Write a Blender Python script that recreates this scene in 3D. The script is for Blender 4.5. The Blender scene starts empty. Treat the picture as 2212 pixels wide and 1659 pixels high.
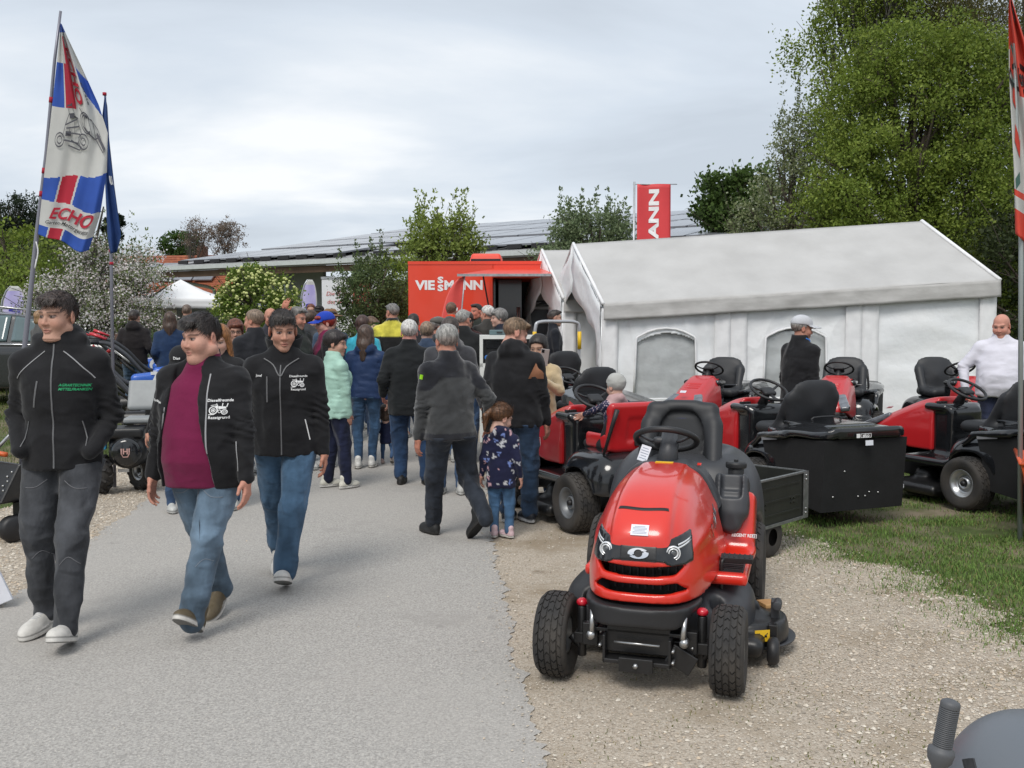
import bpy, math, random
import numpy as np
from mathutils import Vector, Matrix
from mathutils.bvhtree import BVHTree
random.seed(7)
RNG = np.random.default_rng(7)
sc = bpy.context.scene
COL = sc.collection
R = math.radians
PI = math.pi

# ------------------------------------------------------------------ camera
CAM_H, FPX, CX, CY, HOR = 1.62, 2100.0, 1106.0, 829.5, 700.0
PITCH = math.atan((CY - HOR) / FPX)
cd = bpy.data.cameras.new('camera'); cam = bpy.data.objects.new('camera', cd); COL.objects.link(cam)
cam.location = (0, 0, CAM_H); cam.rotation_euler = (PI / 2 - PITCH, 0, 0)
cd.lens = FPX / 2212 * 36; cd.sensor_width = 36; cd.clip_start = 0.05; cd.clip_end = 1500
cd.dof.use_dof = False
sc.camera = cam

# ------------------------------------------------------------------ world: overcast daylight
SUN_EL, SUN_AZ = R(52), R(200)
w = bpy.data.worlds.new('World'); sc.world = w; w.use_nodes = True
nt = w.node_tree; nt.nodes.clear()
N = nt.nodes.new; L = nt.links.new
out = N('ShaderNodeOutputWorld'); bg = N('ShaderNodeBackground'); bg.inputs[1].default_value = 0.1
sky = N('ShaderNodeTexSky'); sky.sky_type = 'NISHITA'; sky.sun_disc = False
sky.sun_elevation = SUN_EL; sky.sun_rotation = SUN_AZ; sky.dust_density = 3.0
tc = N('ShaderNodeTexCoord'); sep = N('ShaderNodeSeparateXYZ'); L(tc.outputs['Generated'], sep.inputs[0])
mx = N('ShaderNodeMath'); mx.operation = 'MAXIMUM'; mx.inputs[1].default_value = 0.0; L(sep.outputs[2], mx.inputs[0])
ad = N('ShaderNodeMath'); ad.operation = 'ADD'; ad.inputs[1].default_value = 0.16; L(mx.outputs[0], ad.inputs[0])
dx = N('ShaderNodeMath'); dx.operation = 'DIVIDE'; L(sep.outputs[0], dx.inputs[0]); L(ad.outputs[0], dx.inputs[1])
dy = N('ShaderNodeMath'); dy.operation = 'DIVIDE'; L(sep.outputs[1], dy.inputs[0]); L(ad.outputs[0], dy.inputs[1])
cmb = N('ShaderNodeCombineXYZ'); L(dx.outputs[0], cmb.inputs[0]); L(dy.outputs[0], cmb.inputs[1])
n1 = N('ShaderNodeTexNoise'); n1.inputs['Scale'].default_value = 0.75; n1.inputs['Detail'].default_value = 7
n1.inputs['Roughness'].default_value = 0.52; n1.inputs['Distortion'].default_value = 0.35
mp = N('ShaderNodeMapping'); mp.inputs['Location'].default_value = (4.3, 1.2, 0); mp.inputs['Rotation'].default_value = (0, 0, 0.5)
mp.inputs['Scale'].default_value = (0.8, 1.25, 1)
L(cmb.outputs[0], mp.inputs[0]); L(mp.outputs[0], n1.inputs['Vector'])
cr = N('ShaderNodeValToRGB')
els = cr.color_ramp.elements
els[0].position = 0.34; els[0].color = (4.3, 4.75, 5.3, 1)
els[1].position = 0.66; els[1].color = (7.1, 7.25, 7.4, 1)
e = els.new(0.47); e.color = (5.0, 5.5, 6.1, 1)
e = els.new(0.56); e.color = (5.75, 6.15, 6.6, 1)
L(n1.outputs[0], cr.inputs[0])
mixw = N('ShaderNodeMixRGB'); mixw.inputs[0].default_value = 0.93
L(sky.outputs[0], mixw.inputs[1]); L(cr.outputs[0], mixw.inputs[2])
L(mixw.outputs[0], bg.inputs[0]); L(bg.outputs[0], out.inputs[0])

# ------------------------------------------------------------------ sun behind thin cloud
sd = bpy.data.lights.new('sun', 'SUN'); sun = bpy.data.objects.new('sun', sd); COL.objects.link(sun)
sd.energy = 1.5; sd.angle = R(24); sd.color = (1.0, 0.96, 0.9)
_d = Vector((math.sin(SUN_AZ) * math.cos(SUN_EL), math.cos(SUN_AZ) * math.cos(SUN_EL), math.sin(SUN_EL)))
sun.rotation_euler = _d.to_track_quat('Z', 'Y').to_euler()
sc.view_settings.view_transform = 'Standard'; sc.view_settings.look = 'None'
sc.view_settings.gamma = 1; sc.view_settings.use_curve_mapping = False; sc.view_settings.exposure = 0.53
sc.cycles.max_bounces = 6; sc.cycles.diffuse_bounces = 3; sc.cycles.glossy_bounces = 3
sc.cycles.transmission_bounces = 6; sc.cycles.transparent_max_bounces = 12

def ray(px, py):
    u = (px - CX) / FPX; v = -(py - CY) / FPX
    return Vector((u, math.cos(PITCH) + v * math.sin(PITCH), -math.sin(PITCH) + v * math.cos(PITCH)))
def at(px, py, Y):
    d = ray(px, py); return Vector((0, 0, CAM_H)) + d * (Y / d.y)
def gnd(px, py, z=0.0):
    d = ray(px, py); return Vector((0, 0, CAM_H)) + d * ((z - CAM_H) / d.z)
def sstep(a, b, x):
    t = np.clip((x - a) / (b - a), 0, 1); return t * t * (3 - 2 * t)
def terrain(x, y):
    return 0.2 * sstep(10.5, 15, y) + 0.25 * sstep(4, 9, x) * sstep(6, 12, y) * 0.3

# ------------------------------------------------------------------ tagging
def tag(o, label=None, cat=None, group=None, kind=None):
    if label: o['label'] = label
    if cat: o['category'] = cat
    if group: o['group'] = group
    if kind: o['kind'] = kind
    return o
def thing(name, label, cat, loc=(0, 0, 0), rz=0.0, group=None, rot=None):
    o = bpy.data.objects.new(name, None); COL.objects.link(o); o.empty_display_size = 0.1
    o.location = loc; o.rotation_euler = rot if rot else (0, 0, rz)
    return tag(o, label, cat, group)
def copy_tree(o, parent=None):
    c = o.copy(); COL.objects.link(c); c.parent = parent
    for ch in o.children: copy_tree(ch, c)
    return c

# ------------------------------------------------------------------ materials
MATS = {}
def mat(name, col, rough=0.6, metal=0.0, var=0.0, vscale=8.0, bump=0.0, bscale=60.0, coat=0.0, attr=False,
        spec=None, alpha=1.0, trans=0.0, col2=None, det=4, sheen=0.0, stretch=None, vmask=(0.35, 0.65), emit=None, obj=True, crease=0.0, cscale=6.0):
    if name in MATS: return MATS[name]
    m = bpy.data.materials.new(name); m.use_nodes = True; MATS[name] = m
    t = m.node_tree; b = t.nodes['Principled BSDF']
    b.inputs['Base Color'].default_value = (*col, 1); b.inputs['Roughness'].default_value = rough
    b.inputs['Metallic'].default_value = metal
    if coat: b.inputs['Coat Weight'].default_value = coat; b.inputs['Coat Roughness'].default_value = 0.06
    if spec is not None: b.inputs['Specular IOR Level'].default_value = spec
    if alpha < 1: b.inputs['Alpha'].default_value = alpha
    if trans: b.inputs['Transmission Weight'].default_value = trans
    if sheen: b.inputs['Sheen Weight'].default_value = sheen; b.inputs['Sheen Roughness'].default_value = 0.5
    if emit: b.inputs['Emission Color'].default_value = (*emit[:3], 1); b.inputs['Emission Strength'].default_value = emit[3]
    tcn = t.nodes.new('ShaderNodeTexCoord'); vec = tcn.outputs['Object' if obj else 'Generated']
    if stretch:
        mpn = t.nodes.new('ShaderNodeMapping'); mpn.inputs['Scale'].default_value = stretch
        t.links.new(vec, mpn.inputs[0]); vec = mpn.outputs[0]
    src = None
    if attr:
        an = t.nodes.new('ShaderNodeAttribute'); an.attribute_name = 'Col'; src = an.outputs['Color']
    if var or col2:
        n = t.nodes.new('ShaderNodeTexNoise'); n.inputs['Scale'].default_value = vscale; n.inputs['Detail'].default_value = det
        t.links.new(vec, n.inputs['Vector'])
        mr = t.nodes.new('ShaderNodeMapRange'); mr.inputs[1].default_value = vmask[0]; mr.inputs[2].default_value = vmask[1]
        t.links.new(n.outputs[0], mr.inputs[0])
        mix = t.nodes.new('ShaderNodeMixRGB'); t.links.new(mr.outputs[0], mix.inputs[0])
        if attr:
            mix.blend_type = 'MULTIPLY'; t.links.new(src, mix.inputs[1]); mix.inputs[2].default_value = (1 - var, 1 - var, 1 - var, 1)
        else:
            c2 = col2 if col2 else tuple(c * (1 - var) for c in col)
            mix.inputs[1].default_value = (*col, 1); mix.inputs[2].default_value = (*c2, 1)
        src = mix.outputs[0]
    if src is not None: t.links.new(src, b.inputs['Base Color'])
    if bump:
        n = t.nodes.new('ShaderNodeTexNoise'); n.inputs['Scale'].default_value = bscale; n.inputs['Detail'].default_value = 3
        t.links.new(vec, n.inputs['Vector'])
        bp = t.nodes.new('ShaderNodeBump'); bp.inputs['Strength'].default_value = 1.0; bp.inputs['Distance'].default_value = bump
        t.links.new(n.outputs[0], bp.inputs['Height']); t.links.new(bp.outputs[0], b.inputs['Normal'])
        if crease:
            for cs, cd_, rz_, st in ((cscale, crease, .5, (1, 1, .55)), (cscale * 2.3, crease * .35, -.9, (.6, .6, 1.2))):
                q = t.nodes.new('ShaderNodeTexNoise'); q.noise_type = 'RIDGED_MULTIFRACTAL'; q.inputs['Scale'].default_value = cs; q.inputs['Detail'].default_value = 1.5; q.inputs['Distortion'].default_value = .6
                mq = t.nodes.new('ShaderNodeMapping'); mq.inputs['Scale'].default_value = st; mq.inputs['Rotation'].default_value = (.4, rz_, .3); t.links.new(tcn.outputs['Object'], mq.inputs[0]); t.links.new(mq.outputs[0], q.inputs['Vector'])
                b2 = t.nodes.new('ShaderNodeBump'); b2.inputs['Distance'].default_value = cd_; t.links.new(q.outputs[0], b2.inputs['Height']); t.links.new(bp.outputs[0], b2.inputs['Normal']); t.links.new(b2.outputs[0], b.inputs['Normal']); bp = b2
    return m
def fabric(name, col, rough=0.9, var=0.18, bump=0.004, bscale=28, sheen=0.1, attr=False, crease=0.018, cscale=5.0):
    return mat(name, col, rough, var=var, vscale=9, bump=bump, bscale=bscale, sheen=sheen, attr=attr, spec=0.2, crease=crease, cscale=cscale)
RED = mat('red_paint', (0.66, 0.028, 0.014), 0.28, coat=0.6, var=0.08, vscale=3, bump=0.0003, bscale=9)
REDM = mat('deep_red_paint', (0.5, 0.014, 0.018), 0.33, coat=0.4, var=0.08, vscale=3, bump=0.0003, bscale=9)
BLKP = mat('black_plastic', (0.018, 0.018, 0.02), 0.5, bump=0.0004, bscale=300, var=0.3, vscale=4)
BLKG = mat('glossy_black', (0.012, 0.013, 0.015), 0.16, coat=0.4, var=0.2, vscale=5)
BLKM = mat('black_metal', (0.015, 0.015, 0.016), 0.38, metal=0.0, var=0.4, vscale=9, bump=0.0005, bscale=70)
GREYP = mat('dark_grey_plastic', (0.042, 0.044, 0.05), 0.45, bump=0.0003, bscale=300, var=0.2, vscale=3)
RUB = mat('tyre_rubber', (0.022, 0.021, 0.021), 0.8, bump=0.0008, bscale=120, col2=(0.05, 0.044, 0.038), vscale=7)
STEEL = mat('steel', (0.5, 0.5, 0.5), 0.3, metal=0.9, var=0.3, vscale=20)
CHROME = mat('chrome', (0.75, 0.76, 0.78), 0.12, metal=1.0)
RIMG = mat('grey_rim', (0.2, 0.21, 0.22), 0.4, metal=0.4, var=0.2, vscale=8)
RIMS = mat('silver_rim', (0.5, 0.51, 0.52), 0.3, metal=0.7, var=0.15, vscale=8)
WHT = mat('white_print', (0.78, 0.78, 0.78), 0.5, var=0.06, vscale=30)
PAPER = mat('white_paper', (0.72, 0.74, 0.8), 0.6, var=0.05, vscale=20)
BLUINK = mat('blue_ink', (0.02, 0.06, 0.35), 0.5)
GREYINK = mat('grey_ink', (0.25, 0.28, 0.35), 0.6)
YEL = mat('yellow_label', (0.8, 0.5, 0.02), 0.5, var=0.1)
BLKINK = mat('black_ink', (0.01, 0.01, 0.01), 0.5)
SEATM = mat('seat_vinyl', (0.02, 0.021, 0.024), 0.55, bump=0.0006, bscale=260, var=0.2, vscale=5)
WOOD = mat('pale_wood', (0.52, 0.31, 0.13), 0.7, col2=(0.38, 0.2, 0.08), vscale=4, stretch=(1, 14, 14), bump=0.001, bscale=20)

# ------------------------------------------------------------------ mesh building
def raw_mesh(name, V, F, smooth=False, cols=None, mi=None):
    me = bpy.data.meshes.new(name)
    if isinstance(F, np.ndarray):
        V = np.asarray(V, np.float32); n, k = F.shape
        me.vertices.add(len(V)); me.vertices.foreach_set('co', V.ravel())
        me.loops.add(n * k); me.loops.foreach_set('vertex_index', F.astype(np.int32).ravel())
        me.polygons.add(n); me.polygons.foreach_set('loop_start', np.arange(0, n * k, k, dtype=np.int32))
        me.update(calc_edges=True)
    else:
        me.from_pydata([tuple(v) for v in V], [], [tuple(f) for f in F])
    if smooth: me.polygons.foreach_set('use_smooth', np.ones(len(me.polygons), bool))
    if mi is not None: me.polygons.foreach_set('material_index', np.asarray(mi, np.int32))
    if cols is not None:
        a = me.color_attributes.new('Col', 'FLOAT_COLOR', 'POINT')
        c = np.ones((len(V), 4), np.float32); c[:, :3] = cols; a.data.foreach_set('color', c.ravel())
    me.update()
    return me
def mobj(name, me, mats, parent=None, bevel=0.0, seg=2):
    o = bpy.data.objects.new(name, me); COL.objects.link(o)
    if mats is not None:
        for m in (mats if isinstance(mats, (list, tuple)) else [mats]): me.materials.append(m)
    if parent is not None: o.parent = parent
    if bevel:
        b = o.modifiers.new('bevel', 'BEVEL'); b.width = bevel; b.segments = seg; b.limit_method = 'ANGLE'; b.angle_limit = R(35)
    return o
def shared(name, me, parent, loc=(0, 0, 0), rot=(0, 0, 0), scale=(1, 1, 1)):
    o = bpy.data.objects.new(name, me); COL.objects.link(o); o.parent = parent
    o.location = loc; o.rotation_euler = rot; o.scale = scale; return o

class MB:
    def __init__(s): s.V = []; s.F = []; s.M = []; s.mi = 0; s.S = []; s.sm = False
    def m(s, i): s.mi = i; return s
    def add(s, V, F):
        o = len(s.V); s.V += [tuple(v) for v in V]
        for f in F: s.F.append(tuple(i + o for i in f)); s.M.append(s.mi); s.S.append(s.sm)
        return s
    def box(s, c, h, rot=None, taper=(1, 1)):
        V = []
        for z in (-1, 1):
            tx, ty = (1, 1) if z < 0 else taper
            for x, y in ((-1, -1), (1, -1), (1, 1), (-1, 1)): V.append(Vector((x * h[0] * tx, y * h[1] * ty, z * h[2])))
        if rot is not None:
            M_ = rot if isinstance(rot, Matrix) else Matrix.Rotation(rot, 3, 'Z'); V = [M_ @ v for v in V]
        c = Vector(c); V = [v + c for v in V]
        return s.add(V, [(3, 2, 1, 0), (4, 5, 6, 7), (0, 1, 5, 4), (1, 2, 6, 5), (2, 3, 7, 6), (3, 0, 4, 7)])
    def bb(s, a, b):
        a = Vector(a); b = Vector(b); return s.box((a + b) / 2, tuple(abs(x) / 2 for x in (b - a)))
    def tube(s, P, r, n=8, cap=True, flat=1.0):
        P = [Vector(p) for p in P]; m = len(P); rr = r if isinstance(r, (list, tuple)) else [r] * m
        T = [(P[min(i + 1, m - 1)] - P[max(i - 1, 0)]).normalized() for i in range(m)]
        u = T[0].cross(Vector((0, 0, 1)))
        if u.length < 0.05: u = T[0].cross(Vector((0, 1, 0)))
        u.normalize(); V = []
        for i in range(m):
            u = (u - T[i] * u.dot(T[i])).normalized(); v = T[i].cross(u)
            for k in range(n):
                a = 2 * PI * k / n; V.append(P[i] + u * math.cos(a) * rr[i] + v * math.sin(a) * rr[i] * flat)
        F = [(i * n + k, i * n + (k + 1) % n, (i + 1) * n + (k + 1) % n, (i + 1) * n + k) for i in range(m - 1) for k in range(n)]
        if cap: F += [tuple(range(n - 1, -1, -1)), tuple((m - 1) * n + k for k in range(n))]
        t = s.sm; s.sm = True; s.add(V, F); s.sm = t; return s
    def lathe(s, prof, n=24, M_=None, closed=False):
        V = []; m = len(prof)
        for r_, z in prof:
            for k in range(n):
                a = 2 * PI * k / n; v = Vector((r_ * math.cos(a), r_ * math.sin(a), z)); V.append(M_ @ v if M_ is not None else v)
        F = [(i * n + k, i * n + (k + 1) % n, (i + 1) * n + (k + 1) % n, (i + 1) * n + k) for i in range(m - 1) for k in range(n)]
        if closed: F += [((m - 1) * n + k, (m - 1) * n + (k + 1) % n, (k + 1) % n, k) for k in range(n)]
        t = s.sm; s.sm = True; s.add(V, F); s.sm = t; return s
    def cyl(s, a, b, r, n=16, r2=None): return s.tube([a, b], [r, r if r2 is None else r2], n)
    def prism(s, poly, t, M_=None):
        n = len(poly); V = [Vector((x, y, -t / 2)) for x, y in poly] + [Vector((x, y, t / 2)) for x, y in poly]
        if M_ is not None: V = [M_ @ v for v in V]
        F = [tuple(range(n - 1, -1, -1)), tuple(range(n, 2 * n))] + [(i, (i + 1) % n, n + (i + 1) % n, n + i) for i in range(n)]
        return s.add(V, F)
    def build(s, name, mats, parent=None, bevel=0.0, seg=2, smooth=None):
        me = raw_mesh(name, s.V, s.F, mi=s.M)
        me.polygons.foreach_set('use_smooth', np.array([True] * len(s.F) if smooth else s.S, bool))
        return mobj(name, me, mats, parent, bevel, seg)
def basis(origin, xa, ya, za=None):
    xa = Vector(xa).normalized(); ya = Vector(ya); ya = (ya - xa * ya.dot(xa)).normalized(); za = xa.cross(ya)
    return Matrix(((xa.x, ya.x, za.x, origin[0]), (xa.y, ya.y, za.y, origin[1]), (xa.z, ya.z, za.z, origin[2]), (0, 0, 0, 1)))
def spline(P, n=6):
    P = [Vector(p) for p in P]; Q = [P[0]] + P + [P[-1]]; out_ = []
    for i in range(1, len(Q) - 2):
        a, b, c, d = Q[i - 1:i + 3]
        for k in range(n):
            t = k / n; out_.append(0.5 * ((2 * b) + (c - a) * t + (2 * a - 5 * b + 4 * c - d) * t * t + (3 * b - a - 3 * c + d) * t ** 3))
    return out_ + [P[-1]]

# ------------------------------------------------------------------ signed distance modelling
class SDF:
    def __init__(s, lo, hi, vox):
        s.lo = np.array(lo, np.float32); s.v = vox
        n = np.ceil((np.array(hi) - s.lo) / vox).astype(int) + 1; s.n = n
        s.ax = [(s.lo[i] + np.arange(n[i]) * vox).astype(np.float32) for i in range(3)]
        s.f = np.full(n, 1.0, np.float32)
    def region(s, lo=None, hi=None):
        if lo is None: sl = (slice(None),) * 3
        else:
            a = np.clip(np.floor((np.array(lo) - s.lo) / s.v).astype(int), 0, s.n); b = np.clip(np.ceil((np.array(hi) - s.lo) / s.v).astype(int) + 1, 0, s.n)
            sl = tuple(slice(int(i), int(j)) for i, j in zip(a, b))
        return sl, s.ax[0][sl[0]][:, None, None], s.ax[1][sl[1]][None, :, None], s.ax[2][sl[2]][None, None, :]
    def op(s, fn, lo, hi, k=0.0, mode='u'):
        pad = k + 3 * s.v
        if lo is not None: lo = np.array(lo) - pad; hi = np.array(hi) + pad
        sl, X, Y, Z = s.region(lo, hi)
        a = s.f[sl]
        if a.size == 0: return s
        d = fn(X, Y, Z).astype(np.float32); d = np.broadcast_to(d, a.shape)
        if mode == 's': d = -d
        if mode == 'u':
            if k > 0:
                h = np.clip(0.5 + 0.5 * (a - d) / k, 0, 1); s.f[sl] = a + (d - a) * h - k * h * (1 - h)
            else: s.f[sl] = np.minimum(a, d)
        else:
            if k > 0:
                h = np.clip(0.5 - 0.5 * (a - d) / k, 0, 1); s.f[sl] = a + (d - a) * h + k * h * (1 - h)
            else: s.f[sl] = np.maximum(a, d)
        return s
    def cap(s, a, b, ra, rb=None, k=0.0, mode='u'):
        rb = ra if rb is None else rb; a = np.array(a, float); b = np.array(b, float); ba = b - a; q = max(ba @ ba, 1e-9); m = max(ra, rb)
        def fn(X, Y, Z):
            px, py, pz = X - a[0], Y - a[1], Z - a[2]
            h = np.clip((px * ba[0] + py * ba[1] + pz * ba[2]) / q, 0, 1)
            return np.sqrt((px - h * ba[0]) ** 2 + (py - h * ba[1]) ** 2 + (pz - h * ba[2]) ** 2) - (ra + (rb - ra) * h)
        return s.op(fn, np.minimum(a, b) - m, np.maximum(a, b) + m, k, mode)
    def ell(s, c, r, k=0.0, mode='u', rot=None):
        c = np.array(c, float); r = np.array(r, float) if hasattr(r, '__len__') else np.array([r] * 3, float); m = r.max() if rot is not None else r
        Rm = np.array(rot) if rot is not None else None
        def fn(X, Y, Z):
            x, y, z = X - c[0], Y - c[1], Z - c[2]
            if Rm is not None: x, y, z = (Rm[0, 0] * x + Rm[1, 0] * y + Rm[2, 0] * z, Rm[0, 1] * x + Rm[1, 1] * y + Rm[2, 1] * z, Rm[0, 2] * x + Rm[1, 2] * y + Rm[2, 2] * z)
            k0 = np.sqrt((x / r[0]) ** 2 + (y / r[1]) ** 2 + (z / r[2]) ** 2); k1 = np.sqrt((x / r[0] ** 2) ** 2 + (y / r[1] ** 2) ** 2 + (z / r[2] ** 2) ** 2)
            return k0 * (k0 - 1) / np.maximum(k1, 1e-6)
        return s.op(fn, c - m, c + m, k, mode)
    def box(s, c, h, r=0.0, k=0.0, mode='u', rot=None):
        c = np.array(c, float); h = np.array(h, float); m = np.linalg.norm(h) if rot is not None else h
        Rm = np.array(rot) if rot is not None else None
        def fn(X, Y, Z):
            x, y, z = X - c[0], Y - c[1], Z - c[2]
            if Rm is not None: x, y, z = (Rm[0, 0] * x + Rm[1, 0] * y + Rm[2, 0] * z, Rm[0, 1] * x + Rm[1, 1] * y + Rm[2, 1] * z, Rm[0, 2] * x + Rm[1, 2] * y + Rm[2, 2] * z)
            qx, qy, qz = np.abs(x) - h[0] + r, np.abs(y) - h[1] + r, np.abs(z) - h[2] + r
            return np.sqrt(np.maximum(qx, 0) ** 2 + np.maximum(qy, 0) ** 2 + np.maximum(qz, 0) ** 2) + np.minimum(np.maximum(qx, np.maximum(qy, qz)), 0) - r
        return s.op(fn, c - m, c + m, k, mode)
    def loft(s, secs, k=0.0, mode='u', p=2.0):
        """secs: (z, rx, ry, ox, oy) rows, rising z"""
        A = np.array(secs, float); zs = A[:, 0]
        def fn(X, Y, Z):
            z = Z.ravel(); q = [np.interp(z, zs, A[:, i])[None, None, :] for i in range(1, 5)]
            rx, ry, ox, oy = q
            d = (((np.abs(X - ox) / rx) ** p + (np.abs(Y - oy) / ry) ** p) ** (1 / p) - 1) * np.minimum(rx, ry)
            return np.maximum(d, np.maximum(zs[0] - Z, Z - zs[-1]))
        lo = (np.min(A[:, 3] - A[:, 1]), np.min(A[:, 4] - A[:, 2]), zs[0]); hi = (np.max(A[:, 3] + A[:, 1]), np.max(A[:, 4] + A[:, 2]), zs[-1])
        return s.op(fn, lo, hi, k, mode)
    def disp(s, fn, lo=None, hi=None):
        sl, X, Y, Z = s.region(lo, hi); s.f[sl] = s.f[sl] + fn(X, Y, Z); return s
    def mesh(s, smooth=0):
        f = s.f; S = f < 0
        c = np.zeros(tuple(s.n - 1), np.int8)
        for i in (0, 1):
            for j in (0, 1):
                for k in (0, 1): c += S[i:s.n[0] - 1 + i, j:s.n[1] - 1 + j, k:s.n[2] - 1 + k]
        m = (c > 0) & (c < 8); I = np.argwhere(m)
        if len(I) == 0: return np.zeros((0, 3)), np.zeros((0, 4), int)
        idx = np.full(m.shape, -1, np.int32); idx[m] = np.arange(len(I))
        P = np.zeros((len(I), 3), np.float32); W = np.zeros(len(I), np.float32)
        for ax in range(3):
            o1, o2 = [a for a in range(3) if a != ax]
            for u in (0, 1):
                for v_ in (0, 1):
                    A = I.copy(); A[:, o1] += u; A[:, o2] += v_; B = A.copy(); B[:, ax] += 1
                    fa = f[A[:, 0], A[:, 1], A[:, 2]]; fb = f[B[:, 0], B[:, 1], B[:, 2]]; x = (fa < 0) != (fb < 0)
                    t = np.where(x, fa / np.where(fa == fb, 1, fa - fb), 0)
                    Q = A.astype(np.float32); Q[:, ax] += t; P += np.where(x[:, None], Q, 0); W += x
        P /= W[:, None]
        Fs = []
        for ax in range(3):
            o1, o2 = [(1, 2), (2, 0), (0, 1)][ax]
            sl0 = [slice(None)] * 3; sl1 = [slice(None)] * 3; sl0[ax] = slice(0, -1); sl1[ax] = slice(1, None)
            a = S[tuple(sl0)]; b = S[tuple(sl1)]; E_ = np.argwhere(a != b)
            E_ = E_[(E_[:, o1] > 0) & (E_[:, o2] > 0) & (E_[:, o1] < m.shape[o1]) & (E_[:, o2] < m.shape[o2])]
            if len(E_) == 0: continue
            def cell(d1, d2):
                q = E_.copy(); q[:, o1] += d1; q[:, o2] += d2; return idx[q[:, 0], q[:, 1], q[:, 2]]
            q = np.stack([cell(-1, -1), cell(0, -1), cell(0, 0), cell(-1, 0)], 1)
            fl = ~a[tuple(E_.T)]; q[fl] = q[fl][:, ::-1]; Fs.append(q)
        F = np.concatenate(Fs); F = F[(F >= 0).all(1)]
        V = s.lo + P * s.v
        for _ in range(smooth):
            acc = np.zeros_like(V); cnt = np.zeros(len(V), np.float32)
            for k in range(4):
                a, b = F[:, k], F[:, (k + 1) % 4]
                for d in range(3): acc[:, d] += np.bincount(a, V[b, d], len(V)) + np.bincount(b, V[a, d], len(V))
                cnt += np.bincount(a, minlength=len(V)) + np.bincount(b, minlength=len(V))
            V = V * 0.4 + 0.6 * acc / np.maximum(cnt, 1)[:, None]
        return V, F
    def build(s, name, mt, parent=None, smooth=1, col=None, M_=None):
        V, F = s.mesh(smooth); cols = col(V) if col else None
        if M_ is not None: V = V @ np.array(M_.to_3x3()).T + np.array(M_.to_translation())
        me = raw_mesh(name, V, F, True, cols)
        return mobj(name, me, mt, parent)
def waves(seed, fx, fy, fz, n=4, warp=1.5):
    r = np.random.default_rng(seed); W = [(r.normal(size=3), r.uniform(0, 6.28, 2), r.normal(size=3)) for _ in range(n)]
    def fn(X, Y, Z):
        t = 0
        for d, ph, e_ in W:
            t = t + np.sin(X * fx * d[0] + Y * fy * d[1] + Z * fz * d[2] + ph[0] + warp * np.sin((X * e_[0] + Y * e_[1] + Z * e_[2]) * 0.4 * fz + ph[1]))
        return t / n
    return fn

# ------------------------------------------------------------------ lettering
_txt = {}
def text_mesh(body, size=1.0, bold=0.0, depth=0.0, shear=0.0, align='CENTER', res=2, space=1.0):
    key = (body, size, bold, depth, shear, align, res, space)
    if key in _txt: return _txt[key]
    cu = bpy.data.curves.new('t', 'FONT'); cu.body = body; cu.size = size; cu.offset = bold * size; cu.extrude = depth; cu.shear = shear
    cu.align_x = align; cu.align_y = 'CENTER'; cu.resolution_u = res; cu.space_character = space; cu.fill_mode = 'BOTH' if depth else 'FRONT'
    o = bpy.data.objects.new('t', cu); COL.objects.link(o)
    bpy.context.view_layer.update()
    dg = bpy.context.evaluated_depsgraph_get(); me = bpy.data.meshes.new_from_object(o.evaluated_get(dg))
    V = np.zeros(len(me.vertices) * 3); me.vertices.foreach_get('co', V); F = [tuple(p.vertices) for p in me.polygons]
    bpy.data.objects.remove(o); bpy.data.curves.remove(cu); bpy.data.meshes.remove(me)
    _txt[key] = (V.reshape(-1, 3), F); return _txt[key]
def lettering(name, body, mt, parent, M_, size, sx=1.0, **kw):
    V, F = text_mesh(body, size, **kw)
    if not len(V): return None
    A = V.copy(); A[:, 0] *= sx; A = A @ np.array(M_.to_3x3()).T + np.array(M_.to_translation())
    return mobj(name, raw_mesh(name, A, F), mt, parent)
def bvh_of(o):
    me = o.data; V = np.zeros(len(me.vertices) * 3, np.float32); me.vertices.foreach_get('co', V)
    return BVHTree.FromPolygons([tuple(v) for v in V.reshape(-1, 3).tolist()], [tuple(p.vertices) for p in me.polygons])
def project(V, bv, frm, direction, off=0.004):
    """V (n,2): coords on plane frm (Matrix, x/y axes), cast along direction"""
    out_ = []; d = Vector(direction).normalized()
    for u, v_ in V:
        p = frm @ Vector((u, v_, 0)); h = bv.ray_cast(p, d)
        if h[0] is None:
            q = bv.find_nearest(p)[0]; out_.append((q - d * off) if q else p)
        else: out_.append(h[0] - d * off)
    return out_
def proj_text(name, body, mt, parent, bv, frm, direction, size, off=0.004, sx=1.0, **kw):
    V, F = text_mesh(body, size, **kw)
    if not len(V): return
    P = project([(v[0] * sx, v[1]) for v in V], bv, frm, direction, off)
    return mobj(name, raw_mesh(name, P, F), mt, parent)
def proj_line(name, pts, wdt, mt, parent, bv, frm, direction, off=0.004, n=8, thick=0.0015):
    """ribbon of real thickness laid along 2-D pts on a surface"""
    P = spline([(x, y, 0) for x, y in pts], n); A = []
    for i, p in enumerate(P):
        t = (P[min(i + 1, len(P) - 1)] - P[max(i - 1, 0)]).normalized(); nn = Vector((-t.y, t.x, 0)) * wdt / 2
        A += [(p.x + nn.x, p.y + nn.y), (p.x - nn.x, p.y - nn.y)]
    Q = project(A, bv, frm, direction, off); d = Vector(direction).normalized() * thick; n_ = len(Q)
    V = Q + [q + d for q in Q]; F = []
    for i in range(0, n_ - 2, 2):
        F += [(i, i + 1, i + 3, i + 2), (i + n_, i + 2 + n_, i + 3 + n_, i + 1 + n_), (i, i + 2, i + 2 + n_, i + n_), (i + 1, i + 1 + n_, i + 3 + n_, i + 3)]
    return mobj(name, raw_mesh(name, V, F, True), mt, parent)
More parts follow.
